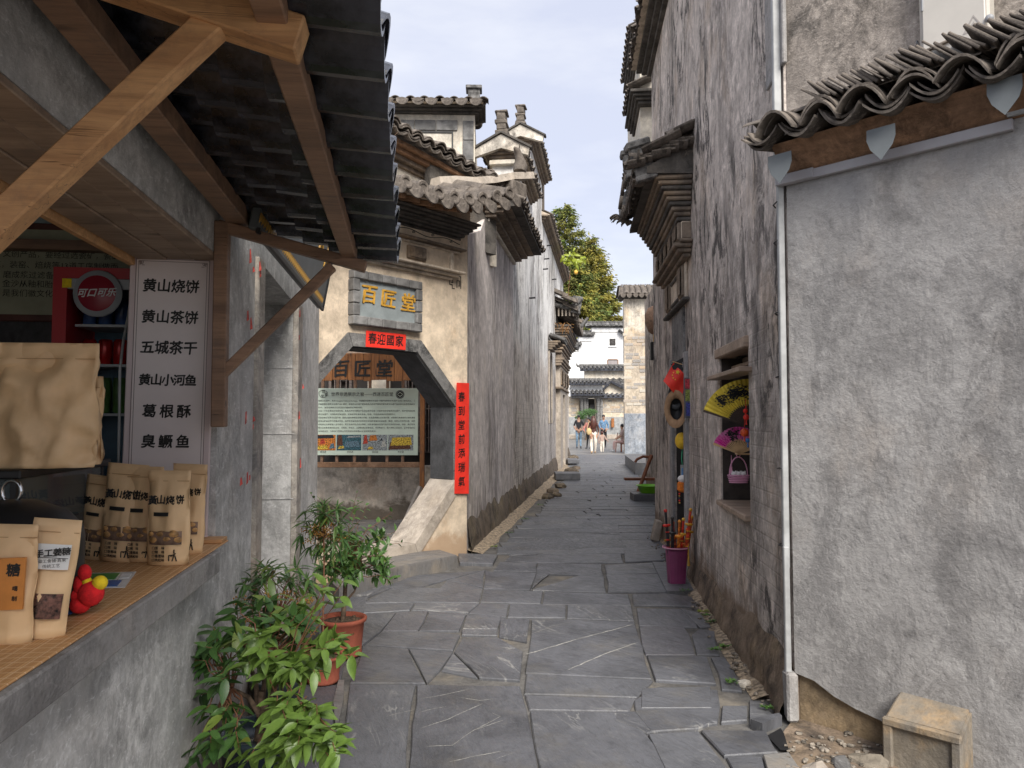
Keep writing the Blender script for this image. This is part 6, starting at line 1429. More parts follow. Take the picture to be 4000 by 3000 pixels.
def cpos(px, py, z=None): return gnd(px, py, zt if z is None else z)
rzs = -7
sp = [((655, 2205), .150, .325, .06, 'front brown paper bag of cakes with the whole character print showing', 8, 0),
      ((726, 2160), .13, .335, .055, 'brown paper bag peeping out on the right behind the front bag', 2, 2),
      ((560, 2192), .145, .335, .06, 'brown paper bag second from the front, half hidden, with biscuits in its window', 3, 0),
      ((470, 2190), .155, .345, .065, 'brown paper bag with bent folded top left of the middle', 4, 4),
      ((372, 2182), .145, .30, .06, 'darker brown paper bag at the back left of the row', 5, 6)]
for (p, w, h, t, lb, sd_, tl) in sp:
    g = cpos(*p); bag((g.x, g.y, zt + .001), rzs + jit(6), w, h, t, lb, 'kraft bags of baked cakes on the counter', seed=sd_, tilt=tl)
# nearer pouches
g = cpos(152, 2490); o = bag((g.x, g.y, zt + .001), 22, .102, .272, .035, 'slim kraft pouch with white label and dark candy window at the counter front', name='candy_pouch', seed=11, tilt=7, txt=None, cat='pouch')
pf, ysf = o_fn[o.name]; pf('label', plain('white_label', (.72, .72, .70), .5, .04), -.036, .038, .58, .79, .003)
text('手工姜糖', .019, M['ink'], o, T(.003, -.0232, .196) @ RY(-7), bold=.0006, spacing=.9)
for k, s_ in enumerate(('徽工食铺·真果', '传统工艺')): me = textmesh(s_, .009, res=1); me.materials.append(M['ink']); inst(me, 'lettering', o, T(.004, -.0232, .178 - .012 * k) @ RY(-7) @ UPR)
MB().box(-.03, .036, -.0234, -.0225, .1845, .1857).build('label_rule', M['ink'], o)
pf('window_film', plain('candy', (.13, .06, .045), .25, .7, 60, .3), -.038, .038, .17, .38, .0045)
g = cpos(18, 2510); o = bag((g.x, g.y, zt + .001), 6, .115, .265, .04, 'kraft pouch with orange printed label at the left frame edge', name='candy_pouch', seed=12, tilt=2, txt=None, cat='pouch')
MB().poly([(-.04, .075), (.046, .08), (.046, .195), (-.04, .19)], -.027, -.021).build('label', plain('orange_label', (.62, .24, .05), .5, .1), o)
text('糖', .03, M['ink'], o, T(.022, -.0285, .165), bold=.001)
for k, ch in enumerate('喝制'): text(ch, .012, M['ink'], o, T(.028, -.0285, .125 - .022 * k), bold=.0003)
# large kraft bags on the glass case
casez = 1.352
BG = perp(ST, 2.45); 
for (pl, pr, pt_, pb, xx, lb, sd_, t) in ((-40, 384, 1342, 1808, 2.45, 'largest plain crumpled kraft bag standing on the glass case', 21, .10), (250, 402, 1470, 1790, 2.62, 'smaller plain kraft bag behind the largest one on the glass case', 22, .08)):
    q = perp(ST, xx); a, c = q.pt(pl, pb), q.pt(pr, pt_); w = c[0] - a[0]; h = c[1] - casez
    o = thing('large_paper_bag', lb, 'paper bag', q.m @ T((a[0] + c[0]) / 2, 0, casez)); pouch(w, h, t, seed=sd_, crease=.017, seal=.13, n=22, m=26).build('pouch', KR, o)
    MB().box(-w/2 + .006, w/2 - .006, -.006, -.002, h * .87, h * .875).build('seal_line', KR2, o)
# glass display case
gc = thing('glass_display_case', 'black framed glass display case on the counter inside the stall', 'display case', ST.m)
x0_, x1_, y0_, y1_ = 2.38, 3.04, .36, 1.0
glass = NT('dark_glass'); glass.b.inputs['Transmission Weight'].default_value = .85; glass.b.inputs['Roughness'].default_value = .03; glass.b.inputs['IOR'].default_value = 1.3; glass.out((0.35, 0.4, 0.4)); GL = glass.m
MB().cham(x0_ - .02, x1_ + .02, y0_ - .02, y1_ + .02, casez - .028, casez - .002, .004).build('top', M['black'], gc)
MB().cham(x0_ - .01, x1_ + .01, y0_ - .01, y1_, led + .0, led + .03, .004).build('base', M['black'], gc)
for (u, v) in ((x0_, y0_), (x1_ - .016, y0_), (x0_, y1_ - .016), (x1_ - .016, y1_ - .016)): MB().box(u, u + .016, v, v + .016, led + .03, casez - .03).build('frame_post', M['black'], gc)
MB().box(x0_ + .016, x1_ - .016, y0_ + .003, y0_ + .008, led + .03, casez - .03).build('glass_pane', GL, gc); MB().box(x0_ + .003, x0_ + .008, y0_ + .016, y1_ - .016, led + .03, casez - .03).build('glass_pane', GL, gc)
MB().cham(x0_ + .03, x1_ - .03, y0_ + .03, y1_ - .03, led + .17, led + .18, .002).build('shelf', M['greymetal'], gc)
for k in range(9):
    o = MB().ball(.035, SC(1, 1, .6), 12, 8).build('biscuit', bisc, None, ST.m @ T(x0_ + .08 + .12 * (k % 5), y0_ + .08 + .1 * (k // 5), led + .03 + .021)); tag(o, 'round baked biscuit on the floor of the glass case', 'biscuit', 'biscuits in the glass case')
# black domed pan lid with steel ring, left of the case
lid = thing('pan_lid', 'black domed lid with a bright steel ring at the left frame edge', 'pan lid', T(*cpos(40, 2110, led + .2)))
MB().lathe([(.17, 0), (.165, .03), (.13, .07), (.06, .10), (0.001, .105)], 24).build('lid', M['black'], lid); MB().lathe([(.17, -.15), (.17, 0)], 24).build('pan', M['black'], lid)
MB().tube([(.025 * math.cos(t), 0, .125 + .028 * math.sin(t)) for t in [i * math.pi / 8 for i in range(17)]], .005, 6).build('ring', plain('steel', (.6, .6, .6), .2, .05, 5, 0, 1.0), lid)
# plush toys
RP = plain('red_plush', (.72, .015, .02), .9, .15, 60, .4); YP = plain('yellow_plush', (.85, .62, .02), .9, .1, 60, .3)
def blob(px, py, Y, rx, rz_, mat, par, nm, rot=0, ry=None):
    p = at(px, py, Y); MB().ball(1, RY(rot) @ SC(rx * Y / 3000, (ry or rx) * Y / 3000, rz_ * Y / 3000), 14, 10).build(nm, mat, par, T(*p))
pt_ = thing('plush_toy', 'red plush toy with yellow balls lying on blue glasses on the counter', 'plush toy')
Yp = 2.0
for a in ((297, 2238, 22, 30, RP, 'ear'), (276, 2290, 20, 38, RP, 'arm'), (322, 2318, 42, 44, RP, 'body'), (279, 2362, 34, 30, RP, 'foot'), (262, 2325, 24, 22, RP, 'arm')): blob(a[0] + 34, a[1], Yp, a[2] * 1.12, a[3] * 1.12, a[4], pt_, a[5], R.uniform(-25, 25))
for a in ((307, 2273, 17, 17), (356, 2277, 26, 26)): blob(a[0] + 34, a[1], Yp, a[2] * 1.1, a[3] * 1.1, YP, pt_, 'ball')
p2 = thing('plush_toy', 'second red plush toy with orange face half hidden behind the slim pouch', 'plush toy')
for a in ((92, 2268, 22, 30, RP, 'ear'), (108, 2370, 26, 34, RP, 'body'), (86, 2300, 26, 20, RP, 'head'), (70, 2340, 16, 20, plain('orange_plush', (.6, .2, .03), .9, .2), 'face')): blob(a[0], a[1], 2.15, a[2], a[3], a[4], p2, a[5], R.uniform(-25, 25))
for a in ((113, 2318, 14, 14),): blob(a[0], a[1], 2.14, a[2], a[3], YP, p2, 'ball')
b = MB(); p = at(98, 2292, 2.1); b.tube([p, p + Vector((.03, 0, -.006))], .006, 6); b.build('bow', plain('green_cloth', (.02, .2, .08), .8, .1), p2)
for k, (pa, pb_, lb) in enumerate((((40, 2440), (350, 2385), 'pair of blue tinted toy glasses lying nearest on the counter mat'), ((180, 2390), (372, 2322), 'second blue tinted toy glasses under the red plush toy'))):
    a, c = cpos(*pa), cpos(*pb_); d = (c - a).normalized(); sd2 = Vector((-d.y, d.x, 0)); o = thing('toy_glasses', lb, 'toy glasses')
    for j in range(2):
        m_ = a.lerp(c, .25 + .42 * j); MB().lathe([(0.001, .004), (.9, .006), (1, 0)], 20, T(m_.x, m_.y, zt + .006) @ RZ(math.degrees(math.atan2(d.y, d.x))) @ SC(.055, .028, 1)).build('lens', plain('blue_lens', (.03, .09, .25), .1, .3, 8, 0), o)
    MB().tube([(a.x, a.y, zt + .006), (c.x, c.y, zt + .01), (c.x + .02, c.y + .005, zt + .02)], .004, 6).build('frame', M['black'], o)
# payment sheet (codes left out)
q = [cpos(250, 2302), cpos(488, 2297), cpos(532, 2236), cpos(318, 2243)]
ps = thing('payment_sheet', 'glossy white card sheet with a green and a blue band flat on the counter', 'card')
def quad(par, nm, mat, u0, u1, v0, v1, z):
    f = lambda u, v: q[0].lerp(q[1], u).lerp(q[3].lerp(q[2], u), v)
    b = MB(); b.add([(*f(u, v).xy, z) for u, v in ((u0, v0), (u1, v0), (u1, v1), (u0, v1))] + [(*f(u, v).xy, z - .002) for u, v in ((u0, v0), (u1, v0), (u1, v1), (u0, v1))], [(0, 1, 2, 3), (4, 7, 6, 5), (0, 4, 5, 1), (1, 5, 6, 2), (2, 6, 7, 3), (3, 7, 4, 0)]); return b.build(nm, mat, par)
quad(ps, 'sheet', plain('gloss_white', (.75, .76, .78), .2, .03), 0, 1, 0, 1, zt + .003)
quad(ps, 'green_band', plain('green_print', (.05, .30, .06), .3, .05), .02, .72, .5, .92, zt + .0045); quad(ps, 'blue_band', plain('blue_print', (.02, .12, .42), .3, .05), .02, .86, .06, .42, zt + .0045)
quad(ps, 'white_patch', M['white'], .78, .95, .55, .85, zt + .0048)
for u in (.3, .5): quad(ps, 'white_patch', M['white'], u, u + .14, .12, .36, zt + .0052)
# drinks fridge
FX = xr_ + .36; FP = perp(ST, FX); fr_ = thing('drinks_fridge', 'red framed drinks fridge with round brand badge inside the stall', 'fridge', FP.m)
def fp(px, py, d=0): return FP.pt(px, py, d)
fx0, fx1, fz1 = fp(246, 0)[0], fp(246, 0)[0] + .56, fp(300, 1047)[1]
redm = plain('fridge_red', (.42, .02, .025), .35, .05, 3, 0); blu = plain('fridge_inside', (.05, .12, .18), .5, .2, 3, 0); silver = plain('fridge_silver', (.38, .40, .42), .35, .05, 3, 0)
for (u0, u1, v0, v1, z0, z1) in ((fx0, fx1, .31, .38, .06, fz1), (fx0, fx0 + .05, .04, .31, .06, fz1), (fx1 - .05, fx1, .04, .31, .06, fz1), (fx0 + .05, fx1 - .05, .04, .31, fz1 - .045, fz1), (fx0 + .05, fx1 - .05, .04, .31, .06, .29)): MB().box(u0, u1, v0, v1, z0, z1).build('cabinet_panel', redm, fr_)
MB().poly([(fx0, .06), (fx1, .06), (fx1, fz1), (fx0, fz1)], -.02, .04, holes=[[(fx0 + .06, .3), (fx1 - .06, .3), (fx1 - .06, fz1 - .05), (fx0 + .06, fz1 - .05)]]).build('door_frame', redm, fr_)
MB().box(fx0 + .06, fx1 - .06, .30, .31, .3, fz1 - .05).build('back_panel', blu, fr_)
hz = fp(300, 1130)[1]
MB().box(fx0 + .062, fx1 - .062, -.018, .03, hz, fz1 - .052).build('header', silver, fr_)
cc = fp(382, 1147, -.03)
MB().lathe([(0.001, .012), (.088, .012), (.092, .006), (.105, .004), (.108, 0), (.1, -.01)], 32, T(cc[0], -.03, cc[1]) @ RX(90)).build('badge_rim', silver, fr_)
MB().lathe([(0.001, .016), (.078, .015), (.084, .011)], 32, T(cc[0], -.03, cc[1]) @ RX(90)).build('badge', plain('badge_red', (.30, .012, .03), .3, .04, 3, 0), fr_)
text('可口可乐', .042, plain('badge_white', (.7, .7, .7), .4, 0), fr_, T(cc[0], -.048, cc[1]), bold=.0012, shear=.25)
for py in (1272, 1425, 1615):
    z = fp(400, py, .1)[1]; MB().box(fx0 + .07, fx1 - .065, .05, .29, z - .012, z).build('shelf', silver, fr_)
stx = fp(262, 1105, -.02); MB().box(stx[0] - .02, stx[0] + .02, -.0225, -.02, stx[1] - .022, stx[1] + .02).build('sticker', YP, fr_)
canr = plain('can_red', (.5, .02, .02), .25, .3, 12, 0, .3); canb = plain('can_dark', (.04, .08, .2), .25, .3, 12, 0); cang = plain('bottle_green', (.08, .18, .05), .3, .3, 12, 0)
cs = MB().lathe([(.02, 0), (.031, .006), (.031, .108), (.026, .12), (0.001, .12)], 12).mesh('drink_can', canr); cs2 = cs.copy(); cs2.materials[0] = canb; cs3 = cs.copy(); cs3.materials[0] = cang
for zpy, me, lb, gr_, sc in ((1425, cs, 'red drink can on the upper middle fridge shelf', 'red cans on the fridge shelf', 1.0), (1272, cs2, 'dark blue drink can on the top fridge shelf', 'blue cans on the fridge shelf', 1.1), (1615, cs3, 'green bottle on the lower fridge shelf', 'green bottles on the fridge shelf', 1.4)):
    z = fp(400, zpy, .1)[1] + .001
    for k in range(6):
        o = inst(me, 'drink_can', None, FP.m @ T(fx0 + .11 + .07 * k, .12 + jit(.008), z) @ SC(1, 1, sc)); tag(o, lb, 'drink can', gr_)
# wall poster and mural on the end wall of the stall
EX = xr_ + .795; EP = perp(ST, EX); po = thing('wall_poster', 'framed olive poster of black handwritten characters on the back wall of the stall', 'poster', EP.m)
a, c = EP.pt(-120, 1228), EP.pt(560, 915)
MB().cham(a[0] - .03, c[0] + .03, -.03, -.012, a[1] - .035, c[1] + .035, .005).build('frame', plain('dark_red_frame', (.10, .03, .02), .5, .2), po)
MB().box(a[0], c[0], -.034, -.03, a[1], c[1]).build('paper', plain('olive_paper', (.34, .34, .24), .7, .06), po)
for t, px, py in (('文创产品，要经过选瓷矿，瓷矿粉', 10, 992), ('练，装窑、焙烧等13道工序制做而', -30, 1033), ('，磨成浆过滤备用', -22, 1073), ('，金沙从釉和胎里', -25, 1108), ('，是我们徽文化的', -25, 1145)): line(t, px, py, .040, par=po, fr=EP, d=-.036)
mu = thing('mountain_mural', 'grey blue mountain mural along the lower back wall of the stall', 'mural', EP.m); a, c = EP.pt(-150, 1420), EP.pt(240, 1245)
MB().box(a[0] - .3, c[0] + .3, -.012, -.008, a[1] - .4, c[1]).build('backing', plain('mural_sky', (.20, .25, .29), .8, .05), mu)
for k, (cm, zz_) in enumerate((((.11, .16, .22), .5), ((.05, .09, .15), .25))):
    pts = [(a[0] - .3 + (c[0] - a[0] + .6) * i / 14, a[1] + (c[1] - a[1]) * (zz_ + .22 * math.sin(i * .9 + k * 2) * (1 - .4 * k))) for i in range(15)] + [(c[0] + .3, a[1] - .4), (a[0] - .3, a[1] - .4)]
    MB().poly(pts, -.015 - .001 * k, -.012).build('ridge_shape', plain('mural_%d' % k, cm, .8, .1), mu)
# hanging cable
cb_ = MB(); pts = [at(*p) for p in ((512, 1160, 3.35), (500, 1240, 3.3), (482, 1330, 3.25), (468, 1450, 3.2), (466, 1650, 3.2), (462, 1850, 3.2), (470, 2080, 3.2))]
o = cb_.tube(pts, .006, 6).build('hanging_cable', M['whitep']); tag(o, 'pale cable hanging down beside the menu board', 'cable')
# hanging shop sign over the stall doorway
sgx0, sgx1 = ST.x(1030, -.16), ST.x(1243, -.16); sb0 = ST.z(1243, 1200, -.16)
hs_ = thing('hanging_shop_sign', 'dark slate shop sign with gold fret border hung over the doorway beside the awning', 'sign', ST.m @ T(0, -.16, sb0) @ RX(10))
MB().cham(sgx0 - .3, sgx1, -.02, .02, 0, .56, .006).build('board', plain('sign_slate', (.095, .11, .115), .5, .1, 5, .1), hs_)
MB().cham(sgx0 - .3, sgx1 + .01, -.03, -.012, -.012, .012, .003).build('edge', M['black'], hs_)
MB().cham(sgx1 - .012, sgx1 + .012, -.03, -.012, 0, .56, .003).build('edge', M['black'], hs_)
x = sgx0 - .3
while x < sgx1 - .06:
    b = MB(); 
    for (a, c) in (((0, 0), (0, .035)), ((0, .035), (.028, .035)), ((.028, .035), (.028, .01)), ((.028, .01), (.012, .01)), ((.012, .01), (.012, .024))): b.box(min(a[0], c[0]) - .003, max(a[0], c[0]) + .003, -.0225, -.02, min(a[1], c[1]) - .003, max(a[1], c[1]) + .003)
    b.build('fret_key', M['gold'], hs_, T(x, 0, .035), kind='stuff'); x += .048
b = MB()
for pts in (((0, .42), (.06, .44), (.12, .40)), ((.07, .47), (.06, .33), (.0, .22)), ((.08, .35), (.14, .26), (.16, .20)), ((.02, .30), (.12, .31)), ((-.35, .44), (-.22, .45)), ((-.3, .5), (-.31, .3), (-.36, .22)), ((-.25, .4), (-.2, .25), (-.17, .3)), ((-.36, .35), (-.2, .36))): b.tube([(sgx1 - .35 + p[0], -.022, p[1] + .02) for p in pts], [.012] * (len(pts) - 1) + [.005], 5)
b.build('gold_brush_strokes', M['gold'], hs_, kind='stuff')
# red paper scraps round the doorway
b = MB()
for px, py in ((972, 1030), (985, 1065), (1010, 1060), (1012, 1085), (962, 1255), (975, 1290), (1168, 1240), (1166, 1330), (1180, 1520), (955, 1660), (985, 1650), (985, 1680), (935, 1900), (970, 1880), (960, 1895), (1170, 1830), (1165, 1640)):
    x, z = ST.pt(px, py, -.024); w, h = R.uniform(.01, .025), R.uniform(.03, .08); b.add([(x, -.026, z), (x + w, -.028 - R.random() * .01, z + .01), (x + w * 1.3, -.028, z + h), (x + w * .3, -.026, z + h * .9)], [(0, 1, 2, 3)])
o = b.build('paper_scraps', plain('faded_red_scrap', (.62, .10, .08), .8, .3, 30, 0), None, ST.m); tag(o, 'torn red couplet paper scraps stuck around the stall doorway', 'paper scraps', kind='stuff')
# ================================================================ banners on the gate
rb = thing('red_door_banner', 'red paper strip with four black characters above the octagonal doorway', 'banner', G.m)
q = [G.pt(px, py, -.028) for px, py in ((1430, 1291), (1585, 1307), (1583, 1367), (1428, 1354))]
MB().poly([(p[0], p[1]) for p in q], -.032, -.028).build('paper', M['red'], rb)
for i, ch in enumerate('春迎國家'):
    px, py = 1455 + 35 * i, 1325 + 3.6 * i; x, z = G.pt(px, py, -.034); text(ch, .115, M['ink'], rb, T(x, -.034, z), bold=.0022)
rc = thing('red_vertical_couplet', 'long vertical red couplet paper with black brush characters on the gate corner', 'banner', G.m)
q = [G.pt(px, py, -.006) for px, py in ((1779, 1495), (1828, 1497), (1826, 1928), (1770, 1928))]
q[1] = (min(q[1][0], -.004), q[1][1]); q[2] = (min(q[2][0], -.004), q[2][1])
MB().poly([(p[0], p[1]) for p in q], -.034, -.024).build('paper', M['red'], rc)
for i, ch in enumerate('春到堂前添瑞氣'):
    py = 1553 + 55 * i; x, z = G.pt(1803, py, -.036); text(ch, .115, M['ink'], rc, T(x, -.0365, z), bold=.002)
# ================================================================ PLANTS
def leafmat(name, c1, c2, rough=0.38, yel=(0.22, 0.26, 0.05)):
    k = NT(name); r = k.rnd(); n = k.noise(k.map(), 40, 4, .6); u = k.sep()
    c = k.mix(k.ramp(r, 0, 1), c1, c2); c = k.mix(k.ramp(r, .86, .93, 0, .7), c, yel)
    c = k.mix(k.ramp(n, .35, .7, 0, .35), c, tuple(x * .5 for x in c1))
    vein = k.math('LESS_THAN', k.math('ABSOLUTE', u[0]), 0.0012); c = k.mix(k.math('MULTIPLY', vein, .6), c, tuple(min(1, x * 2.6) for x in c2))
    spot = k.noise(k.map(loc=(4, 2, 1)), 22, 3, .6); c = k.mix(k.math('MULTIPLY', k.ramp(spot, .62, .68), k.ramp(k.math('FRACT', k.math('MULTIPLY', r, 9.7)), .72, .8)), c, (.30, .12, .03))
    k.b.inputs['Subsurface Weight'].default_value = 0.0
    k.out(c, rough, k.bump(n, .2, .002), .5)
    tr = k.n('ShaderNodeBsdfTranslucent'); k.l(c, tr.inputs[0]); mx = k.n('ShaderNodeMixShader'); mx.inputs[0].default_value = .22
    k.l(k.b.outputs[0], mx.inputs[1]); k.l(tr.outputs[0], mx.inputs[2]); k.l(mx.outputs[0], k.t.nodes['Material Output'].inputs[0]); return k.m
LFD = leafmat('camellia_leaf', (.055, .13, .035), (.11, .22, .055)); LFL = leafmat('young_camellia_leaf', (.075, .165, .036), (.13, .255, .05), yel=(.35, .36, .06))
LFN = leafmat('narrow_leaf', (.06, .14, .04), (.13, .23, .06)); BARK = plain('grey_brown_bark', (.16, .11, .075), .9, .4, 30, .6); TWIG = plain('red_brown_twig', (.22, .10, .055), .7, .2, 30, 0)
def leafmesh(mat, w=.5, fold=.16, droop=.18, n=6, tip=1.6):
    b = MB(); vs = []
    for i in range(n + 1):
        t = i / n; ww = w * .5 * (math.sin(math.pi * min(1, t ** .85)) ** .85) * (1 - .25 * t) if 0 < t < 1 else .0
        z = -droop * t * t
        vs += [(-ww, t, z + fold * ww * 2), (0, t, z), (ww, t, z + fold * ww * 2)]
    fs = []
    for i in range(n): a = i * 3; fs += [(a, a + 1, a + 4, a + 3), (a + 1, a + 2, a + 5, a + 4)]
    b.add(vs, fs, None, True); me = b.mesh('leaf', mat); return me
def scaled(me, L):
    m = me.copy(); 
    for v in m.vertices: v.co *= L
    return m
def orient(p, d, up, L, roll=0):
    d = d.normalized(); x = d.cross(up); x = x.normalized() if x.length > 1e-4 else Vector((1, 0, 0)); z = x.cross(d)
    return Matrix(((x.x, d.x, z.x, p.x), (x.y, d.y, z.y, p.y), (x.z, d.z, z.z, p.z), (0, 0, 0, 1))) @ Matrix.Rotation(roll, 4, 'Y') @ SC(L)
class Plant:
    def __init__(s, name, label, cat, base, seed): s.o = thing(name, label, cat, T(*base)); s.r = random.Random(seed); s.wood = MB(); s.n = 0; s.extra = MB(); s.twig = MB()
    def leaf(s, me, p, d, L, up=None):
        Mx = orient(p, d, up or Vector((s.r.uniform(-.3, .3), s.r.uniform(-.4, .1), 1)), L, s.r.uniform(-.5, .5))
        if s.n < 295: inst(me, 'leaf', s.o, Mx)
        else: s.extra.add([v.co[:] for v in me.vertices], [tuple(f.vertices) for f in me.polygons], Mx, True); s.em = me.materials[0]
        s.n += 1
    def done(s, bark=None):
        s.wood.build('stem', bark or BARK, s.o)
        if s.twig.v: s.twig.build('twigs', TWIG, s.o, kind='stuff')
        if s.extra.v: s.extra.build('further_leaves', s.em, s.o, kind='stuff')
LM = [leafmesh(LFD, .48, .22, .16), leafmesh(LFD, .42, .1, .3)]; LL = [leafmesh(LFL, .5, .2, .14), leafmesh(LFL, .46, .15, .28)]; LN = [leafmesh(LFN, .2, .2, .35), leafmesh(LFN, .17, .1, .5)]
def shoots(P, base, tips, leaf, L, per, bark=.006, light=None, lightf=None, whorl=False):
    """branches from base to each tip cluster, leaves set alternately along the last third"""
    for tp in tips:
        tp = Vector(tp); mid = base.lerp(tp, .5) + Vector((P.r.uniform(-.04, .04), P.r.uniform(-.04, .04), P.r.uniform(-.01, .05))); m2 = base.lerp(tp, .78) + Vector((P.r.uniform(-.02, .02), P.r.uniform(-.02, .02), P.r.uniform(0, .03)))
        pts = [base, base.lerp(mid, .5) + Vector((P.r.uniform(-.01, .01),) * 3), mid, m2, tp]
        P.twig.tube(pts, [bark, bark * .8, bark * .6, bark * .4, .0012], 5)
        dr = (tp - mid).normalized(); k = per
        for i in range(k):
            t = i / max(1, k - 1); p = (m2.lerp(tp, t) if not whorl else tp.lerp(m2, t * .35)); a = i * 2.4 + P.r.uniform(-.4, .4)
            s = dr.orthogonal().normalized(); w = dr.cross(s)
            d = (s * math.cos(a) + w * math.sin(a)) * .85 + dr * P.r.uniform(.2, .7) + Vector((0, 0, P.r.uniform(-.45, .2)))
            me = P.r.choice(light if (light and lightf and lightf(p, P.r)) else leaf); P.leaf(me, p, d, L * P.r.uniform(.7, 1.15))
# --- big camellia in the foreground
base = gnd(1010, 3075); base.z = 0
def local(px, py, Y): return at(px, py, Y) - base
P1 = Plant('camellia_bush', 'large leafy camellia bush in a dark pot in the left foreground with bright young leaves', 'potted plant', base, 3)
pot = MB().lathe([(0.001, .0), (.12, .0), (.135, .02), (.15, .2), (.165, .21), (.168, .235), (.15, .235), (.145, .2), (0.001, .19)], 28); pot.build('pot', plain('blue_black_pot', (.03, .045, .06), .25, .2, 8, .05), P1.o)
P1.wood.tube([(0, 0, .19), (.01, -.01, .3), local(1015, 2790, 3.08), local(1020, 2700, 3.08)], [.022, .018, .015, .013], 8)
trunk = local(1015, 2790, 3.08)
forks = [local(905, 2690, 3.0), local(1030, 2600, 3.15), local(960, 2560, 3.2), local(1100, 2640, 3.1), local(1180, 2760, 2.95)]
for f in forks: P1.wood.tube([trunk, trunk.lerp(f, .5) + Vector((.01, 0, .015)), f], [.013, .010, .007], 7)
rr = random.Random(5); tips = []
for (px, py, Y, sx, sy, n, q) in ((850, 2720, 2.9, 70, 90, 9, 0), (790, 2930, 2.8, 45, 50, 4, 0), (820, 2560, 3.0, 60, 50, 6, 0), (900, 2500, 3.1, 70, 60, 8, 0), (1000, 2400, 3.25, 90, 70, 11, 1), (1100, 2450, 3.2, 90, 60, 10, 1), (1180, 2380, 3.3, 70, 60, 8, 1), (1220, 2540, 3.1, 70, 60, 8, 1),
        (1090, 2600, 3.0, 90, 50, 9, 3), (1330, 2520, 3.0, 60, 60, 5, 3), (1140, 2760, 2.7, 80, 60, 7, 3), (1240, 2820, 2.65, 80, 70, 10, 4), (1120, 2900, 2.65, 90, 60, 8, 4), (1270, 2960, 2.6, 60, 40, 5, 4), (900, 2880, 2.8, 60, 50, 4, 0), (1040, 2960, 2.7, 80, 40, 5, 4), (1000, 2540, 2.9, 60, 60, 6, 2), (1180, 2620, 2.85, 60, 50, 5, 3)):
    for i in range(n): tips.append((local(px + rr.uniform(-sx, sx), py + rr.uniform(-sy, sy), Y + rr.uniform(-.12, .12)), q))
for q in range(5): shoots(P1, forks[q], [t for t, k in tips if k == q], LM, .084, 6, .005, LL, lambda p, r, q=q: r.random() < (.45 if q in (3, 4) else .1))
shoots(P1, forks[3], [local(1300, 2260, 3.05), local(1275, 2310, 3.0), local(1330, 2330, 3.0), local(1340, 2270, 3.0)], LL, .075, 3, .004)
P1.done()
# --- narrow leaved berry plant behind it
b2 = gnd(1085, 2800); b2.z = 0; P2 = Plant('berry_shrub', 'narrow leaved shrub with small brown berries rising behind the foreground camellia', 'potted plant', b2, 4)
MB().lathe([(0.001, 0), (.10, 0), (.13, .18), (.14, .2), (.125, .2), (0.001, .17)], 24).build('pot', plain('dark_plastic_pot', (.04, .05, .055), .4, .2, 8, 0), P2.o)
l2 = lambda px, py, Y: at(px, py, Y) - b2
P2.wood.tube([(0, 0, .17), l2(1080, 2550, 3.7), l2(1090, 2380, 3.75)], [.012, .01, .008], 6); st2 = l2(1090, 2400, 3.75)
berry = plain('orange_brown_berry', (.32, .16, .03), .5, .4, 60, 0); bb = MB()
for (px, py, sx, sy, n) in ((1090, 2245, 95, 40, 15), (1000, 2300, 60, 60, 7), (900, 2370, 60, 50, 6), (1180, 2290, 50, 50, 7), (860, 2440, 40, 60, 5)):
    for i in range(n): shoots(P2, st2, [l2(px + P2.r.uniform(-sx, sx), py + P2.r.uniform(-sy, sy), 3.75 + P2.r.uniform(-.12, .12))], LN, .085, 7, .003, whorl=True)
for (px, py) in ((930, 2345), (960, 2440), (1120, 2330), (1060, 2330), (1190, 2350), (1210, 2460)):
    c = l2(px, py, 3.62)
    for i in range(26): bb.ball(.0045, T(*(c + Vector((P2.r.uniform(-.035, .035), P2.r.uniform(-.03, .03), P2.r.uniform(-.02, .02))))), 5, 4)
bb.build('berries', berry, P2.o, kind='stuff'); P2.done(TWIG)
# --- terracotta pots
TER = plaster('terracotta', (.36, .105, .065), (.20, .06, .045), (.42, .2, .13), .3, .4, .2, .3, 40.2, 0, bump=.2, grain=.3)
SOIL = plain('dry_soil', (.10, .065, .04), .95, .5, 60, 1.0)
def terra(par, R_, h):
    MB().lathe([(0.001, .0), (R_ * .78, .0), (R_ * .80, .012), (R_ * .78, .03), (R_ * .88, h * .86), (R_ * .98, h * .90), (R_ * 1.0, h * .98), (R_ * .97, h), (R_ * .88, h), (R_ * .86, h * .93), (R_ * .84, h * .88)], 36).build('pot', TER, par)
    b = MB(); b.lathe([(0.001, h * .9), (R_ * .4, h * .905), (R_ * .85, h * .885)], 24); b.build('soil', SOIL, par)
    for k in range(14): a, r = R.uniform(0, 6.28), R.uniform(.2, .8) * R_; b = MB(); b.ball(.008 + R.random() * .008, SC(1, 1, .6), 6, 4); b.build('soil_clod', SOIL, par, T(r * math.cos(a), r * math.sin(a), h * .905))
b3 = gnd(1337, 2555); b3.z = 0; P3 = Plant('camellia_tree', 'round headed dark green camellia in a terracotta pot standing on the flagstones', 'potted plant', b3, 6); terra(P3.o, .155, .235)
l3 = lambda px, py, Y: at(px, py, Y) - b3; Yb = b3.y
P3.wood.tube([(0, 0, .19), l3(1347, 2330, Yb), l3(1352, 2230, Yb), l3(1350, 2160, Yb)], [.017, .014, .013, .009], 8); P3.wood.tube([l3(1350, 2350, Yb), l3(1385, 2310, Yb - .05), l3(1400, 2270, Yb - .05)], [.008, .006, .004], 6)
f3 = [l3(1350, 2200, Yb), l3(1380, 2240, Yb - .05), l3(1340, 2230, Yb + .05)]
rr = random.Random(8); tp = []
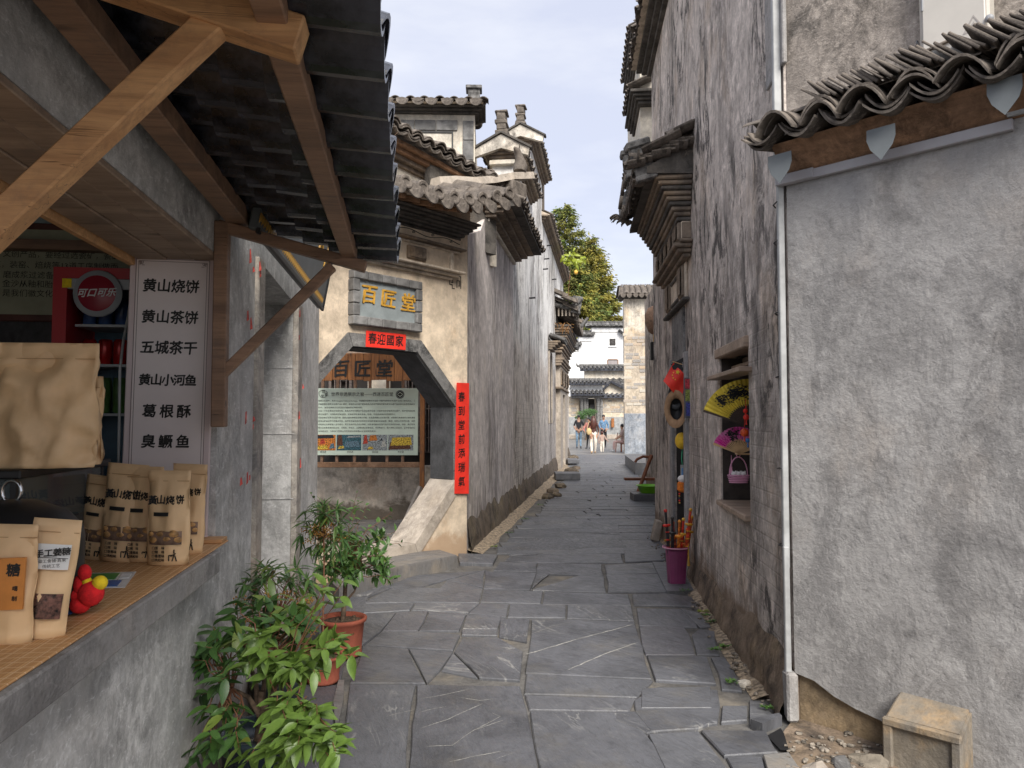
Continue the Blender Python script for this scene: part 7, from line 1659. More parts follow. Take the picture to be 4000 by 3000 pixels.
for (px, py, sx, sy, n, Yd) in ((1400, 2130, 90, 90, 20, 0), (1330, 2160, 80, 90, 14, 0), (1450, 2190, 80, 80, 13, -.1), (1350, 2230, 90, 50, 10, -.15), (1480, 2230, 60, 40, 6, 0), (1280, 2210, 40, 50, 4, .1), (1500, 2130, 50, 60, 5, 0)):
    for i in range(n): tp.append((l3(px + rr.uniform(-sx, sx), py + rr.uniform(-sy, sy), Yb + Yd + rr.uniform(-.17, .17)), rr.randrange(3)))
for q in range(3): shoots(P3, f3[q], [t for t, k in tp if k == q], LM, .064, 9, .004, LL, lambda p, r: r.random() < .05)
shoots(P3, f3[0], [l3(1395, 1925, Yb), l3(1400, 1960, Yb), l3(1385, 2010, Yb), l3(1430, 1975, Yb), l3(1215, 1930, Yb), l3(1545, 2075, Yb - .1), l3(1530, 2000, Yb), l3(1570, 2120, Yb - .1), l3(1500, 2020, Yb), l3(1440, 2060, Yb)], LM, .052, 4, .003)
P3.done()
b4 = gnd(1262, 2660); b4.z = 0; P4 = Plant('berry_plant', 'slim berry plant with narrow drooping leaves in a smaller terracotta pot', 'potted plant', b4, 9); terra(P4.o, .115, .15)
l4 = lambda px, py, Y: at(px, py, Y) - b4; Y4 = b4.y
P4.wood.tube([(0, 0, .12), l4(1262, 2400, Y4), l4(1266, 2200, Y4), l4(1264, 2060, Y4), l4(1262, 1975, Y4)], [.007, .006, .005, .004, .003], 6)
bb = MB()
for (px, py, sx, sy, n, base_) in ((1262, 1985, 70, 28, 13, (1262, 2040)), (1215, 2040, 50, 30, 7, (1262, 2090)), (1310, 2040, 50, 30, 7, (1262, 2090)), (1215, 2110, 50, 50, 7, (1264, 2090)), (1330, 2110, 40, 50, 6, (1264, 2090)), (1270, 2120, 50, 40, 7, (1264, 2100))):
    for i in range(n): shoots(P4, l4(*base_, Y4), [l4(px + P4.r.uniform(-sx, sx), py + P4.r.uniform(-sy, sy), Y4 + P4.r.uniform(-.1, .1))], LN, .085, 6, .002, whorl=True)
for i in range(16):
    c = l4(1265 + P4.r.uniform(-80, 80), 2070 + P4.r.uniform(-30, 50), Y4 - .03 + P4.r.uniform(-.08, .08))
    for j in range(16): bb.ball(.0042, T(*(c + Vector((P4.r.uniform(-.028, .028), P4.r.uniform(-.03, .03), P4.r.uniform(-.015, .015))))), 5, 4)
bb.build('berries', berry, P4.o, kind='stuff'); P4.done(TWIG)
# --- weeds in the paving joints
def weed(px, py, s, lb, n=22):
    g = gnd(px, py); b = MB(); me = LN[0]
    for i in range(n):
        a = R.uniform(0, 6.28); d = Vector((math.cos(a), math.sin(a), R.uniform(.15, .9))); p = Vector((R.uniform(-s, s), R.uniform(-s, s) * .6, 0))
        b.add([v.co[:] for v in LM[0].vertices], [tuple(f.vertices) for f in LM[0].polygons], orient(p, d, Vector((0, 0, 1)), R.uniform(.018, .034)), True)
    o = b.build('weed_tuft', LFL, None, T(g.x, g.y, .012)); tag(o, lb, 'weed', 'weeds in the joints of the paving', 'stuff')
for k, (px, py, s) in enumerate(((2678, 2313, .05), (2748, 2395, .04), (2760, 2410, .03), (2776, 2435, .03), (2790, 2545, .03), (2832, 2533, .03), (2858, 2672, .03), (3002, 2775, .02), (1930, 2140, .04), (1990, 2085, .04), (2050, 2030, .05), (2110, 1975, .05))):
    weed(px, py, s, 'small green weed tuft growing in a joint at the wall foot', 30)
# ================================================================ TREES
def conifer(px, pya, Y, pyb, hw, label, seed, c1, c2, nf=9000, lean_=0):
    apex = at(px, pya, Y); zb_ = at(px, pyb, Y).z; o = thing('dawn_redwood', label, 'tree', T(apex.x, Y, 0), 'tall conifers behind the houses'); r = random.Random(seed)
    MB().tube([(0, 0, 0), (0, 0, apex.z * .5), (0, 0, apex.z - .5)], [.45, .28, .04], 8).build('trunk', BARK, o)
    H_ = apex.z - zb_; Wd = hw * Y / 3000; cl = []
    nb = 150
    for i in range(nb):
        t = (i / nb) ** .8; z = apex.z - .3 - H_ * t; rad = Wd * (.08 + 1.1 * t ** .8) * r.uniform(.72, 1.12); a = i * 2.4 + r.uniform(-.5, .5)
        tip = Vector((rad * math.cos(a), rad * math.sin(a), z + r.uniform(-.1, .5))); cl.append((tip, a, rad, z))
    lim = MB(); fo = [MB(), MB(), MB()]
    for tip, a, rad, z in cl:
        root = Vector((0, 0, z - .4)); lim.tube([root, root.lerp(tip, .5) + Vector((0, 0, .15)), tip], [.07, .04, .015], 4)
        k = int(nf / nb * (.35 + rad / Wd)); g = r.randrange(3)
        for j in range(k):
            t = r.random() ** .55; c = root.lerp(tip, t) + Vector((0, 0, .15 * math.sin(3.14 * t))) ; sp = .42 * (.35 + .65 * t) + .08
            c += Vector((r.gauss(0, sp * .6), r.gauss(0, sp * .6), r.gauss(-.12, sp * .45)))
            d = Vector((math.cos(a) + r.uniform(-.7, .7), math.sin(a) + r.uniform(-.7, .7), r.uniform(-1.0, .15))).normalized(); s = d.orthogonal().normalized() * r.uniform(.05, .095)
            s.rotate(Matrix.Rotation(r.uniform(0, 3.1), 3, d)); L_ = r.uniform(.22, .42)
            fo[g if r.random() < .8 else r.randrange(3)].add([c - s, c + s, c + d * L_ + s * .3, c + d * L_ - s * .3], [(0, 1, 2, 3)])
    lim.build('limbs', BARK, o, kind='stuff')
    for k, f in enumerate(fo):
        f.build('crown_foliage', plain('needle_%d_%d' % (seed, k), tuple((c1[i] + (c2[i] - c1[i]) * k / 2) * .85 for i in range(3)), .8, .45, 0.8, 0), o, kind='stuff')
conifer(2205, 795, 92, 1300, 190, 'taller green conifer on the left, its top rising beside the long wall roof', 3, (.12, .17, .035), (.27, .26, .05), 32000)
conifer(2312, 930, 88, 1340, 125, 'yellowing conifer on the right standing in front of the taller one', 5, (.15, .18, .04), (.36, .31, .055), 32000)
conifer(2250, 1010, 84, 1340, 130, 'lower olive conifer filling the gap between the two tall ones', 9, (.13, .18, .04), (.31, .28, .05), 26000)
# yellow leaved gourd vine on the wall top
vn = thing('gourd_vine', 'yellow green gourd vine with a small orange gourd on the left roof end', 'vine', T(*at(2232, 1010, 22.0)))
b = MB(); rr = random.Random(2)
for i in range(60):
    p = Vector((rr.gauss(0, .14), rr.gauss(0, .14), rr.gauss(0.0, .09))); me = LL[0]; b.add([v.co[:] for v in me.vertices], [tuple(f.vertices) for f in me.polygons], orient(p, Vector((rr.uniform(-1, 1), rr.uniform(-1, 1), rr.uniform(-1, .3))), Vector((0, -1, .3)), rr.uniform(.12, .22)), True)
b.build('leaves', leafmat('vine_leaf', (.30, .36, .03), (.42, .42, .05)), vn, kind='stuff')
MB().ball(.06, T(.12, -.1, -.42) @ SC(1, 1, 1.15)).build('gourd', plain('orange_gourd', (.65, .38, .06), .6, .2), vn)
vv = MB(); 
for k in range(5): p = Vector((0, 0, -.1)); vv.tube([p, p + Vector((jit(.1), 0, -.5)), p + Vector((jit(.2), 0, -1.2)), Vector((-.2 + jit(.2), 0, -2.2))], .012, 4)
vv = MB(); vv.tube([Vector((0, 0, -.1)), Vector((-.05, 0, -.5)), Vector((-.1, 0, -1.1))], .007, 4); vv.build('stems', TWIG, vn, kind='stuff')
# bonsai by the gateway
bz = gnd(2288, 1716); o = thing('cloud_pruned_pine', 'cloud pruned green pine standing before the columned gateway', 'tree', T(bz.x + .0, 57, 0)); rr = random.Random(4)
bx_ = at(2290, 1640, 57).x; o.location.x = bx_
MB().tube([(0, 0, 0), (.1, 0, .7), (-.1, 0, 1.2), (.05, 0, 1.7)], [.12, .09, .07, .04], 6).build('trunk', BARK, o)
for (cx0, cz0, rx, rz0) in ((-.1, 1.9, .75, .3), (.25, 2.1, .6, .25), (-.45, 1.65, .4, .18)):
    b = MB()
    for i in range(700):
        p = Vector((rr.gauss(0, .45), rr.gauss(0, .45), rr.gauss(0, .4))); p = p.normalized() * min(p.length, 1); p = Vector((cx0 + p.x * rx, p.y * rx, cz0 + p.z * rz0)); d = Vector((rr.uniform(-1, 1), rr.uniform(-1, 1), rr.uniform(-.2, 1))).normalized(); s = d.orthogonal().normalized() * .02
        b.add([p - s, p + s, p + d * .11], [(0, 1, 2)])
    b.build('foliage_pad', plain('pine_green', (.06, .13, .035), .8, .3, 3, 0), o, kind='stuff')
# ================================================================ SHOP GOODS by the right doorway and window
def rp(px, py, d=0.0): return RT.pt(px, py, d)
def rplane(x): o = RT.o + RT.u * x; return Fr(o, RT.n)          # square to the wall, faces the camera; local x = into the wall
FANY = plain('yellow_fan_paper', (.72, .55, .06), .6, .15, 10, 0); RIB = plain('dark_fan_rib', (.05, .03, .02), .5, .2); RIBL = plain('pale_bamboo', (.62, .40, .20), .5, .1)
PK = NT('pink_fan'); u = PK.sep(); rad_ = PK.math('SQRT', PK.math('ADD', PK.math('MULTIPLY', u[0], u[0]), PK.math('MULTIPLY', u[2], u[2])))
PKM = PK.out(PK.mix(PK.ramp(PK.noise(PK.map(), 9, 4, .6), .35, .7), (.62, .03, .30), (.72, .30, .52)), .6)
def fan(o, R0, R1, a0, a1, n, paper, rib, M_=None, print_=None):
    b = MB(); vs = []
    for i in range(2 * n + 1):
        a = math.radians(a0 + (a1 - a0) * i / (2 * n)); y = -.004 if i % 2 else .004
        vs += [(R0 * math.cos(a), y, R0 * math.sin(a)), (R1 * math.cos(a), y, R1 * math.sin(a)), (R1 * math.cos(a), y + .0015, R1 * math.sin(a)), (R0 * math.cos(a), y + .0015, R0 * math.sin(a))]
    fs = []
    for i in range(2 * n): a = i * 4; fs += [(a + k, a + (k + 1) % 4, a + 4 + (k + 1) % 4, a + 4 + k) for k in range(4)]
    b.add(vs, fs); b.build('fan_paper', paper, o)
    b = MB()
    for i in range(n + 1):
        a = math.radians(a0 + (a1 - a0) * i / n); w = .004 if 0 < i < n else .008; d = Vector((math.cos(a), 0, math.sin(a))); s = Vector((-d.z, 0, d.x)) * w
        p0, p1 = Vector((0, 0, 0)), d * (R0 + .01 if 0 < i < n else R1); b.add([p0 - s * .5, p0 + s * .5, p1 + s, p1 - s, p0 - s * .5 + Vector((0, -.003, 0)), p0 + s * .5 + Vector((0, -.003, 0)), p1 + s + Vector((0, -.003, 0)), p1 - s + Vector((0, -.003, 0))], [(0, 1, 2, 3), (4, 7, 6, 5), (0, 4, 5, 1), (2, 6, 7, 3), (1, 5, 6, 2), (0, 3, 7, 4)])
    b.build('fan_ribs', rib, o, kind='stuff')
    if print_:
        b = MB(); r = random.Random(n)
        for (rc_, ac, k, sp) in print_:
            for j in range(k):
                a = math.radians(ac + r.gauss(0, sp)); q = rc_ + r.gauss(0, .02); c = Vector((q * math.cos(a), -.006, q * math.sin(a))); s = r.uniform(.003, .009); b.add([c + Vector((-s, 0, -s * .4)), c + Vector((s, 0, -s * .5)), c + Vector((s * .7, 0, s * .6)), c + Vector((-s * .6, 0, s * .5))], [(0, 1, 2, 3)])
        b.build('fan_print', M['ink'], o, kind='stuff')
px_f = 5.28; FF = rplane(px_f); c = FF.pt(2925, 1664); R_ = abs(FF.pt(2925, 1664)[0] - FF.pt(2748, 1601)[0]) / math.cos(math.radians(19.5))
f1 = thing('yellow_folding_fan', 'large yellow folding fan with black landscape print sticking out of the window', 'fan', FF.m @ T(c[0], 0, c[1]))
fan(f1, R_ * .43, R_, 62, 161, 17, FANY, RIB, print_=[(R_ * .75, 112, 240, 9), (R_ * .78, 136, 90, 4), (R_ * .7, 98, 80, 6)])
px_f = 5.14; FF = rplane(px_f); c = FF.pt(2884, 1772); R_ = .185
f2 = thing('pink_folding_fan', 'smaller pink folding fan with purple flowers below the yellow fan', 'fan', FF.m @ T(c[0], -.02, c[1]))
fan(f2, R_ * .5, R_, 22, 158, 18, PKM, RIBL, print_=[(R_ * .75, 105, 90, 9)])
def hung(x, px, py, nm, label, cat): fr_ = rplane(x); c = fr_.pt(px, py); return thing(nm, label, cat, fr_.m @ T(c[0], 0, c[1])), fr_
PINK = plain('pink_plastic', (.72, .34, .50), .4, .08, 6, 0); WH_ = plain('white_plush', (.75, .72, .70), .9, .08, 60, .3); ORG = plain('orange_cloth', (.75, .20, .02), .8, .2, 30, .2)
bk, fq = hung(5.1, 2885, 1864, 'pink_basket', 'small pink wire basket with white toy kittens hanging in the shop window', 'basket')
for k in range(5): bk_z = -.035 + k * .012; MB().tube([((.062 + .003 * k) * math.cos(t), .035 * math.sin(t), bk_z) for t in [i * math.pi / 10 for i in range(21)]], .004, 5).build('basket_hoop', PINK, bk)
MB().tube([(.062 * math.cos(t), 0, .015 + .125 * math.sin(t)) for t in [i * math.pi / 10 for i in range(11)]], .004, 6).build('handle', PINK, bk); MB().tube([(.012 * math.cos(t), 0, .15 + .012 * math.sin(t)) for t in [i * math.pi / 6 for i in range(13)]], .003, 5).build('hook_ring', PINK, bk)
for k in range(3):
    kt = thing('toy_kitten', ('left', 'middle', 'right')[k] + ' white fluffy toy kitten in the pink basket', 'toy', bk.matrix_world @ T(-.032 + .032 * k, -.005, .022)); MB().ball(.02, SC(1, .9, .9), 10, 7).build('head', WH_, kt)
    for s_ in (-1, 1): MB().lathe([(.006, 0), (0.0005, .012)], 6, T(s_ * .011, 0, .013)).build('ear', WH_, kt)
tsl, _ = hung(5.08, 2857, 1795, 'pink_tassel', 'pink tassel hanging from the pink fan handle', 'tassel'); MB().tube([(0, 0, .03), (0, 0, -.05)], [.002, .004], 5).build('cord', PINK, tsl); MB().tube([(0, 0, -.05), (0, 0, -.10)], [.006, .009], 6).build('tassel', PINK, tsl)
FR2 = rplane(5.1); c = FR2.pt(2890, 1771); sh = thing('display_ledge', 'thin pale wooden ledge carrying the fan stand in the window', 'ledge', FR2.m @ T(c[0], 0, c[1])); MB().cham(-.03, .16, -.05, .02, -.008, .0, .002).build('board', RIBL, sh)
for k, (px, py, s, mt, lb) in enumerate(((2912, 1605, .016, M['red'], 'upper red lucky charm strung in the window beside the yellow fan'), (2915, 1630, .02, M['red'], 'middle red lucky charm under the upper one in the window'), (2908, 1690, .028, plain('red_orange', (.8, .10, .02), .5, .3, 30, .2), 'biggest red orange lucky charm just over the pink fan'), (2921, 1720, .016, plain('blue_trinket', (.05, .2, .5), .4, .2), 'small blue trinket hanging below the red charms'))):
    o, _ = hung(5.36, px, py, 'lucky_charm', lb, 'charm'); MB().ball(s, SC(1, .6, 1.0), 10, 7).build('knot', mt, o); MB().tube([(0, 0, s * .9), (.002, 0, s + .06)], .0018, 4).build('cord', M['red'], o); MB().tube([(0, 0, -s * .8), (.001, 0, -s - .03)], [.003, .006], 6).build('tassel', mt, o)
r2 = random.Random(3)
for k, (px, py, mt, sx, sy, sz, lb) in enumerate(((2850, 1940, WH_, .05, .05, .012, 'white paper tray with folded white cloth on the window sill'), (2890, 1945, WH_, .04, .04, .014, 'clear plastic box next to the white tray on the window sill'), (2865, 1960, plain('green_box', (.15, .25, .05), .5, .2), .04, .05, .01, 'flat green packet lying at the front of the window sill'),
      (2905, 1965, plain('purple_box', (.18, .05, .10), .5, .3), .035, .04, .014, 'dark purple packet among the small goods on the sill'), (2920, 1985, WH_, .022, .02, .02, 'small round white pot at the near end of the window sill'), (2925, 1930, PINK, .015, .02, .04, 'little pink doll standing at the near end of the window'))):
    x, z = rp(px, py, .1); o = thing('sill_trinket', lb, 'trinket', RT.m @ T(min(max(x, wx0 + .08), wx1 - .05), .09 + .02 * (k % 3), wz0 + .005)); MB().cham(-sx, sx, -sy, sy, 0, sz * 1.6, .004, j=.003).build('box', mt, o)
    MB().cham(-sx * .7, sx * .7, -sy * .7, sy * .7, sz * 1.6, sz * 2.1, .003, j=.002).build('lid', mt, o)
# red national flag on the door corner
fl, FQ = hung(3.02, 2640, 1480, 'small_red_flag', 'small red flag with five yellow stars drooping from the shop door corner', 'flag')
b = MB(); vs = []; nn = 8
c0_ = [(-.02, .16), (-.12, -.02), (.05, -.22), (.10, .02)]  # tl, bl, br, tr
for i in range(nn + 1):
    for j in range(nn + 1):
        u, v = i / nn, j / nn; x = (1-u)*(1-v)*c0_[0][0] + (1-u)*v*c0_[1][0] + u*v*c0_[2][0] + u*(1-v)*c0_[3][0]; z = (1-u)*(1-v)*c0_[0][1] + (1-u)*v*c0_[1][1] + u*v*c0_[2][1] + u*(1-v)*c0_[3][1]
        vs.append((x, .018 * math.sin(u * 7 + v * 3), z))
fs = [(i*(nn+1)+j, i*(nn+1)+j+1, (i+1)*(nn+1)+j+1, (i+1)*(nn+1)+j) for i in range(nn) for j in range(nn)]
b.add(vs, fs, None, True); b.build('cloth', M['red'], fl)
def star(r, x, z, rot=0): pts = [((r if i % 2 == 0 else r * .4) * math.sin(math.pi * i / 5 + rot) + x, (r if i % 2 == 0 else r * .4) * math.cos(math.pi * i / 5 + rot) + z) for i in range(10)]; return MB().poly(pts, -.024, -.022)
for (r, x, z) in ((.026, .015, .065), (.009, -.025, .06), (.009, -.035, .035), (.009, -.028, .008), (.009, -.008, -.008)): star(r, x, z, .3).build('star', plain('star_yellow', (.8, .6, .03), .5, 0), fl)
MB().tube([(-.03, 0, .17), (.13, .02, .12)], .004, 6).build('stick', RIBL, fl)
# dark awning corner, board, hats, charms at the door
cn, _ = hung(3.0, 2665, 1415, 'black_pennant', 'black pennant with white strokes hanging at the top of the shop door', 'pennant'); MB().poly([(-.11, -.02), (.07, .08), (.07, -.09), (-.09, -.07)], -.01, 0).build('cloth', M['black'], cn)
for k in range(3): MB().tube([(.0 + .015 * k, -.013, .0), (.0 + .015 * k, -.013, -.05)], .002, 4).build('white_stroke', M['whitep'], cn)
BP = rplane(3.18); q0, q1 = BP.pt(2682, 1632), BP.pt(2712, 1475); sgb = thing('side_sign_board', 'dark grey side hung board with colourful price print beside the shop door', 'sign', BP.m @ T((q0[0] + q1[0]) / 2, 0, q0[1])); w_, h_ = q1[0] - q0[0] + .03, q1[1] - q0[1]
bq = plain('board_grey', (.09, .10, .12), .5, .1); MB().cham(-w_/2, w_/2, 0, .05, 0, h_, .004).build('board', bq, sgb)
for (a0, a1, z0, z1, c_) in ((-.45, .3, .72, .97, (.45, .03, .05)), (-.45, .35, .42, .70, (.22, .26, .05)), (-.4, .35, .05, .38, (.04, .05, .25)), (0.0, .38, .2, .34, (.55, .06, .02))): MB().box(a0 * w_, a1 * w_, -.003 - .0005 * z0, 0, z0 * h_, z1 * h_).build('print', plain('sign_print', c_, .5, .5, 60, 0), sgb)
def hat(o, mat, s=1.0, inner=None):
    MB().lathe([(0.001, .02), (.06, .015), (.085, -.02), (.09, -.06), (.13, -.075), (.155, -.07)], 20, RX(90) @ SC(s)).build('hat_body', mat, o)
    MB().lathe([(0.001, .012), (.078, -.03), (.084, -.055)], 16, RX(90) @ SC(s)).build('hat_lining', inner or M['black'], o)
h1, _ = hung(2.95, 2650, 1598, 'brown_sun_hat', 'brown sun hat with black lining hanging beside the shop door', 'hat'); h1.matrix_world = h1.matrix_world @ RZ(150) @ SC(.72, 1, 1.15); hat(h1, plain('brown_felt', (.33, .20, .11), .8, .15), 1.05)
h1b, _ = hung(2.9, 2642, 1545, 'black_sun_hat', 'black sun hat hanging behind the red flag', 'hat'); h1b.matrix_world = h1b.matrix_world @ RZ(165) @ SC(.5, 1, 1); hat(h1b, M['black'], .9)
h2, _ = hung(2.9, 2662, 1722, 'yellow_hat', 'bright yellow cap hanging below the brown hat at the door', 'hat'); h2.matrix_world = h2.matrix_world @ RZ(20); MB().ball(.075, SC(.85, .8, 1.1), 14, 10).build('crown', plain('cap_yellow', (.8, .50, .03), .7, .1), h2); MB().lathe([(.02, 0), (.1, -.008), (.102, .0)], 16, T(.05, -.02, -.05) @ RY(50)).build('brim', plain('cap_brown', (.45, .25, .04), .7, .1), h2)
cd, _ = hung(2.88, 2664, 1760, 'green_cord_tag', 'green cord with a white price tag dangling at the shop door', 'tag'); MB().tube([(0, 0, .14), (.006, 0, .05), (-.004, 0, -.08), (.002, 0, -.14)], [.008, .005, .005, .003], 6).build('cord', plain('green_cord', (.05, .40, .22), .7, .2), cd); MB().cham(-.016, .016, -.003, .003, -.27, -.14, .002).build('tag', M['whitep'], cd)
MB().box(-.008, .008, -.0045, -.003, -.25, -.17).build('print', plain('blue_print2', (.1, .25, .5), .5, 0), cd)
tg, _ = hung(2.9, 2668, 1895, 'orange_drum_charm', 'orange fabric drum charm with white head and beaded tassels low on the shop door', 'charm'); MB().ball(.048, T(.0, 0, .06) @ SC(1.1, .9, .8), 12, 8).build('white_head', WH_, tg)
MB().cham(-.055, .06, -.03, .03, -.07, .04, .02, j=.01).build('orange_body', ORG, tg)
for x in (-.035, .045):
    for k in range(5): MB().ball(.009, T(x, 0, -.085 - .022 * k), 7, 5).build('bead', (M['red'], M['gold'], CHINA, M['red'], M['gold'])[k], tg)
# purple bucket with toy swords
g = gnd(2643, 2283); bx = thing('purple_bucket', 'purple ribbed plastic bucket full of toy swords standing at the shop door', 'bucket', T(g.x, g.y, .02))
PUR = plain('purple_plastic', (.20, .035, .11), .4, .1, 6, 0); b = MB(); n = 40; vs = []; lv = ((0, .078), (.30, .098), (.31, .108), (.325, .108), (.325, .095), (.03, .075))
for z, r in lv:
    for k in range(n): a = 2 * math.pi * k / n; q = r * (1 + (.018 if k % 2 else 0) * (z < .3)); q *= 1 / max(abs(math.cos(a)), abs(math.sin(a))) ** .45; vs.append((q * math.cos(a), q * math.sin(a), z))
fs = [(i*n+k, i*n+(k+1) % n, (i+1)*n+(k+1) % n, (i+1)*n+k) for i in range(len(lv) - 1) for k in range(n)] + [tuple(range(n)), tuple((len(lv)-1)*n + k for k in range(n))]
b.add(vs, fs); b.build('bucket', PUR, bx); b = MB(); b.tube([(.112 * math.cos(t) * 1.1, .112 * math.sin(t) * 1.1, .318) for t in [i * math.pi / 16 for i in range(33)]], .007, 6); b.build('rim', plain('pale_purple_rim', (.50, .24, .32), .4, .05), bx)
SW = (('black hilted toy sword with a red pommel standing tallest at the left of the bucket', -.075, .62, (.02, .02, .025), (.6, .03, .02), -5), ('plain black toy sword scabbard next to the tallest one', -.045, .54, (.015, .015, .02), (.03, .03, .03), 0), ('yellow wooden toy sword leaning left with painted writing', -.03, .47, (.60, .34, .06), (.65, .30, .03), -7),
      ('orange carved toy sword standing in the middle of the bucket', .0, .52, (.60, .16, .02), (.75, .28, .03), 2), ('red toy sword with curled gold guard right of the orange one', .03, .53, (.62, .035, .015), (.7, .4, .05), 5), ('dark red toy sword behind the carved orange one', .015, .49, (.30, .03, .015), (.5, .12, .02), -3),
      ('tall red gold toy sword at the right side of the bucket', .07, .63, (.62, .06, .02), (.7, .35, .04), 6), ('short orange brown toy sword with round guard in front', .045, .44, (.45, .15, .03), (.7, .15, .02), 9), ('orange toy sword at the far right edge of the bucket', .09, .55, (.55, .10, .02), (.6, .3, .03), 10))
for k, (lb, x, h, c1_, c2_, tl) in enumerate(SW):
    o = thing('toy_sword', lb, 'toy sword', bx.matrix_world @ T(x * .75, (k % 3 - 1) * .03, .04) @ RY(tl) @ RX((k % 3 - 1) * -4), 'toy swords in the purple bucket'); ma, mb_ = plain('sword_body', c1_, .35, .4, 40, .1), plain('sword_trim', c2_, .35, .3, 40, .1)
    MB().cham(-.014, .014, -.008, .008, 0, h - .13, .003).build('scabbard', ma, o); MB().lathe([(.012, h - .15), (.036, h - .14), (.038, h - .125), (.012, h - .12)], 10, SC(1, .45, 1)).build('guard', mb_, o); MB().tube([(0, 0, h - .12), (0, 0, h - .01)], [.011, .012], 8).build('grip', ma, o); MB().ball(.017, T(0, 0, h), 8, 6).build('pommel', mb_, o)
    for j in range(3): MB().cham(-.016, .016, -.010, .010, h - .2 - .07 * j, h - .188 - .07 * j, .002).build('band', mb_, o)
ys_ = thing('yellow_tassel', 'gold tassel hanging over the rim of the purple bucket', 'tassel', bx.matrix_world @ T(.085, -.12, .25)); MB().tube([(0, 0, .12), (0, 0, .0), (0, 0, -.08)], [.003, .007, .014], 7).build('tassel', M['gold'], ys_)
# slab under the bucket
qs = [gnd(*p) for p in ((2548, 2200), (2655, 2205), (2722, 2312), (2605, 2318))]
b = MB(); b.add([(v.x, v.y, .018) for v in qs] + [(v.x, v.y, -.03) for v in qs], [(0, 1, 2, 3), (0, 4, 5, 1), (1, 5, 6, 2), (2, 6, 7, 3), (3, 7, 4, 0)]); tag(b.build('door_slab', M['slate'], None), 'thin slate slab under the purple bucket', 'stone slab')
# stone leaning piece against the wall
g = gnd(2560, 2110); tag(MB().cham(-.03, .05, -.08, .08, 0, .25, .01, j=.01).build('leaning_stone', M['buffstone'], None, T(g.x - .02, g.y, 0) @ RY(14)), 'pale stone offcut leaning against the tall right wall', 'stone')
# ---------------------------------------------------------------- further goods: platform, stool, basin
def gplat(pts, h, nm, mat, lb, cat):
    q = [gnd(px, py, h) for px, py in pts]; n = len(q); b = MB(); b.add([(v.x, v.y, h) for v in q] + [(v.x, v.y, -.03) for v in q], [tuple(range(n))] + [(i, (i+1) % n, n + (i+1) % n, n + i) for i in range(n)]); return tag(b.build(nm, M[mat] if isinstance(mat, str) else mat, None), lb, cat)
gplat(((2441, 1778), (2560, 1778), (2590, 1808), (2482, 1808)), .32, 'stone_platform', 'slate', 'low grey stone platform jutting into the alley before the brick house', 'platform')
g = gnd(2530, 1958); bs = thing('basin_slab', 'dark rectangular stone slab under the green basin', 'stone slab', T(g.x + .05, g.y, 0)); MB().cham(-.30, .5, 0, .5, -.02, .13, .01, j=.005).build('slab', M['slate'], bs)
ba = thing('green_basin', 'bright lime green plastic basin on a dark slab by the right wall', 'basin', T(g.x + .09, g.y + .25, .13)); MB().lathe([(0.001, 0), (.17, .0), (.19, .02), (.235, .13), (.26, .135), (.26, .145), (.23, .145), (.18, .03), (0.001, .015)], 28).build('basin', plain('lime_plastic', (.22, .62, .03), .35, .05, 5, 0), ba)
RW = plain('red_brown_wood', (.26, .085, .035), .5, .2, 12, .1)
g = gnd(2525, 1935); st_ = thing('folding_wood_stand', 'red brown wooden stand with slanted leg and low board by the right wall', 'stand', T(g.x, g.y + .3, 0))
MB().beam((-.18, -.25, 0), (.18, .1, .78), .06, .05).build('slanted_leg', RW, st_); MB().beam((-.35, .3, .28), (.35, .3, .28), .2, .05).build('board', RW, st_); MB().beam((.05, .35, 0), (.05, .35, .72), .07, .06).build('leg', RW, st_); MB().tube([(.25, .35, .72), (.05, .35, .74), (-.08, .33, .68), (-.12, .33, .62)], .03, 6).build('arm', RW, st_)
# ================================================================ PEOPLE
SKIN = plain('skin', (.42, .24, .16), .6, .08, 8, 0); HAIRM = plain('black_hair', (.012, .010, .010), .4, .2, 40, .2)
def person(label, Mx, joints, mats, seed=0, hair=None):
    """joints: list of (parent, (x,y,z), radius, garment index); one continuous skinned body"""
    me = bpy.data.meshes.new('body'); me.from_pydata([j[1] for j in joints], [(j[0], i) for i, j in enumerate(joints) if j[0] is not None], [])
    o = bpy.data.objects.new('body', me); COL.objects.link(o); m = o.modifiers.new('s', 'SKIN'); m.use_smooth_shade = True
    for i, j in enumerate(joints): r = j[2] if isinstance(j[2], tuple) else (j[2], j[2]); me.skin_vertices[0].data[i].radius = r; me.skin_vertices[0].data[i].use_root = (i == 0)
    o.modifiers.new('u', 'SUBSURF').levels = 2; o.modifiers['u'].render_levels = 2
    bpy.context.view_layer.update(); dg = bpy.context.evaluated_depsgraph_get(); nm = bpy.data.meshes.new_from_object(o.evaluated_get(dg)); bpy.data.objects.remove(o)
    nm.materials.clear()
    for x in mats: nm.materials.append(x)
    segs = [(Vector(joints[j[0]][1]), Vector(j[1]), j[3]) for j in joints if j[0] is not None]
    for f in nm.polygons:
        c = f.center; best = (9, 0)
        for a, b_, g_ in segs:
            ab = b_ - a; t = max(0, min(1, (c - a).dot(ab) / max(1e-9, ab.length_squared))); d = (c - a - ab * t).length
            if d < best[0]: best = (d, g_)
        f.material_index = best[1]; f.use_smooth = True
    p = thing('person', label, 'person', Mx); inst(nm, 'body', p)
    if hair:
        for (nmh, mat, Mh) in hair: MB().ball(1, Mh, 14, 10).build(nmh, mat, p)
    # face and ears
    hd = joints[HEAD][1]
    return p
HEAD = 4
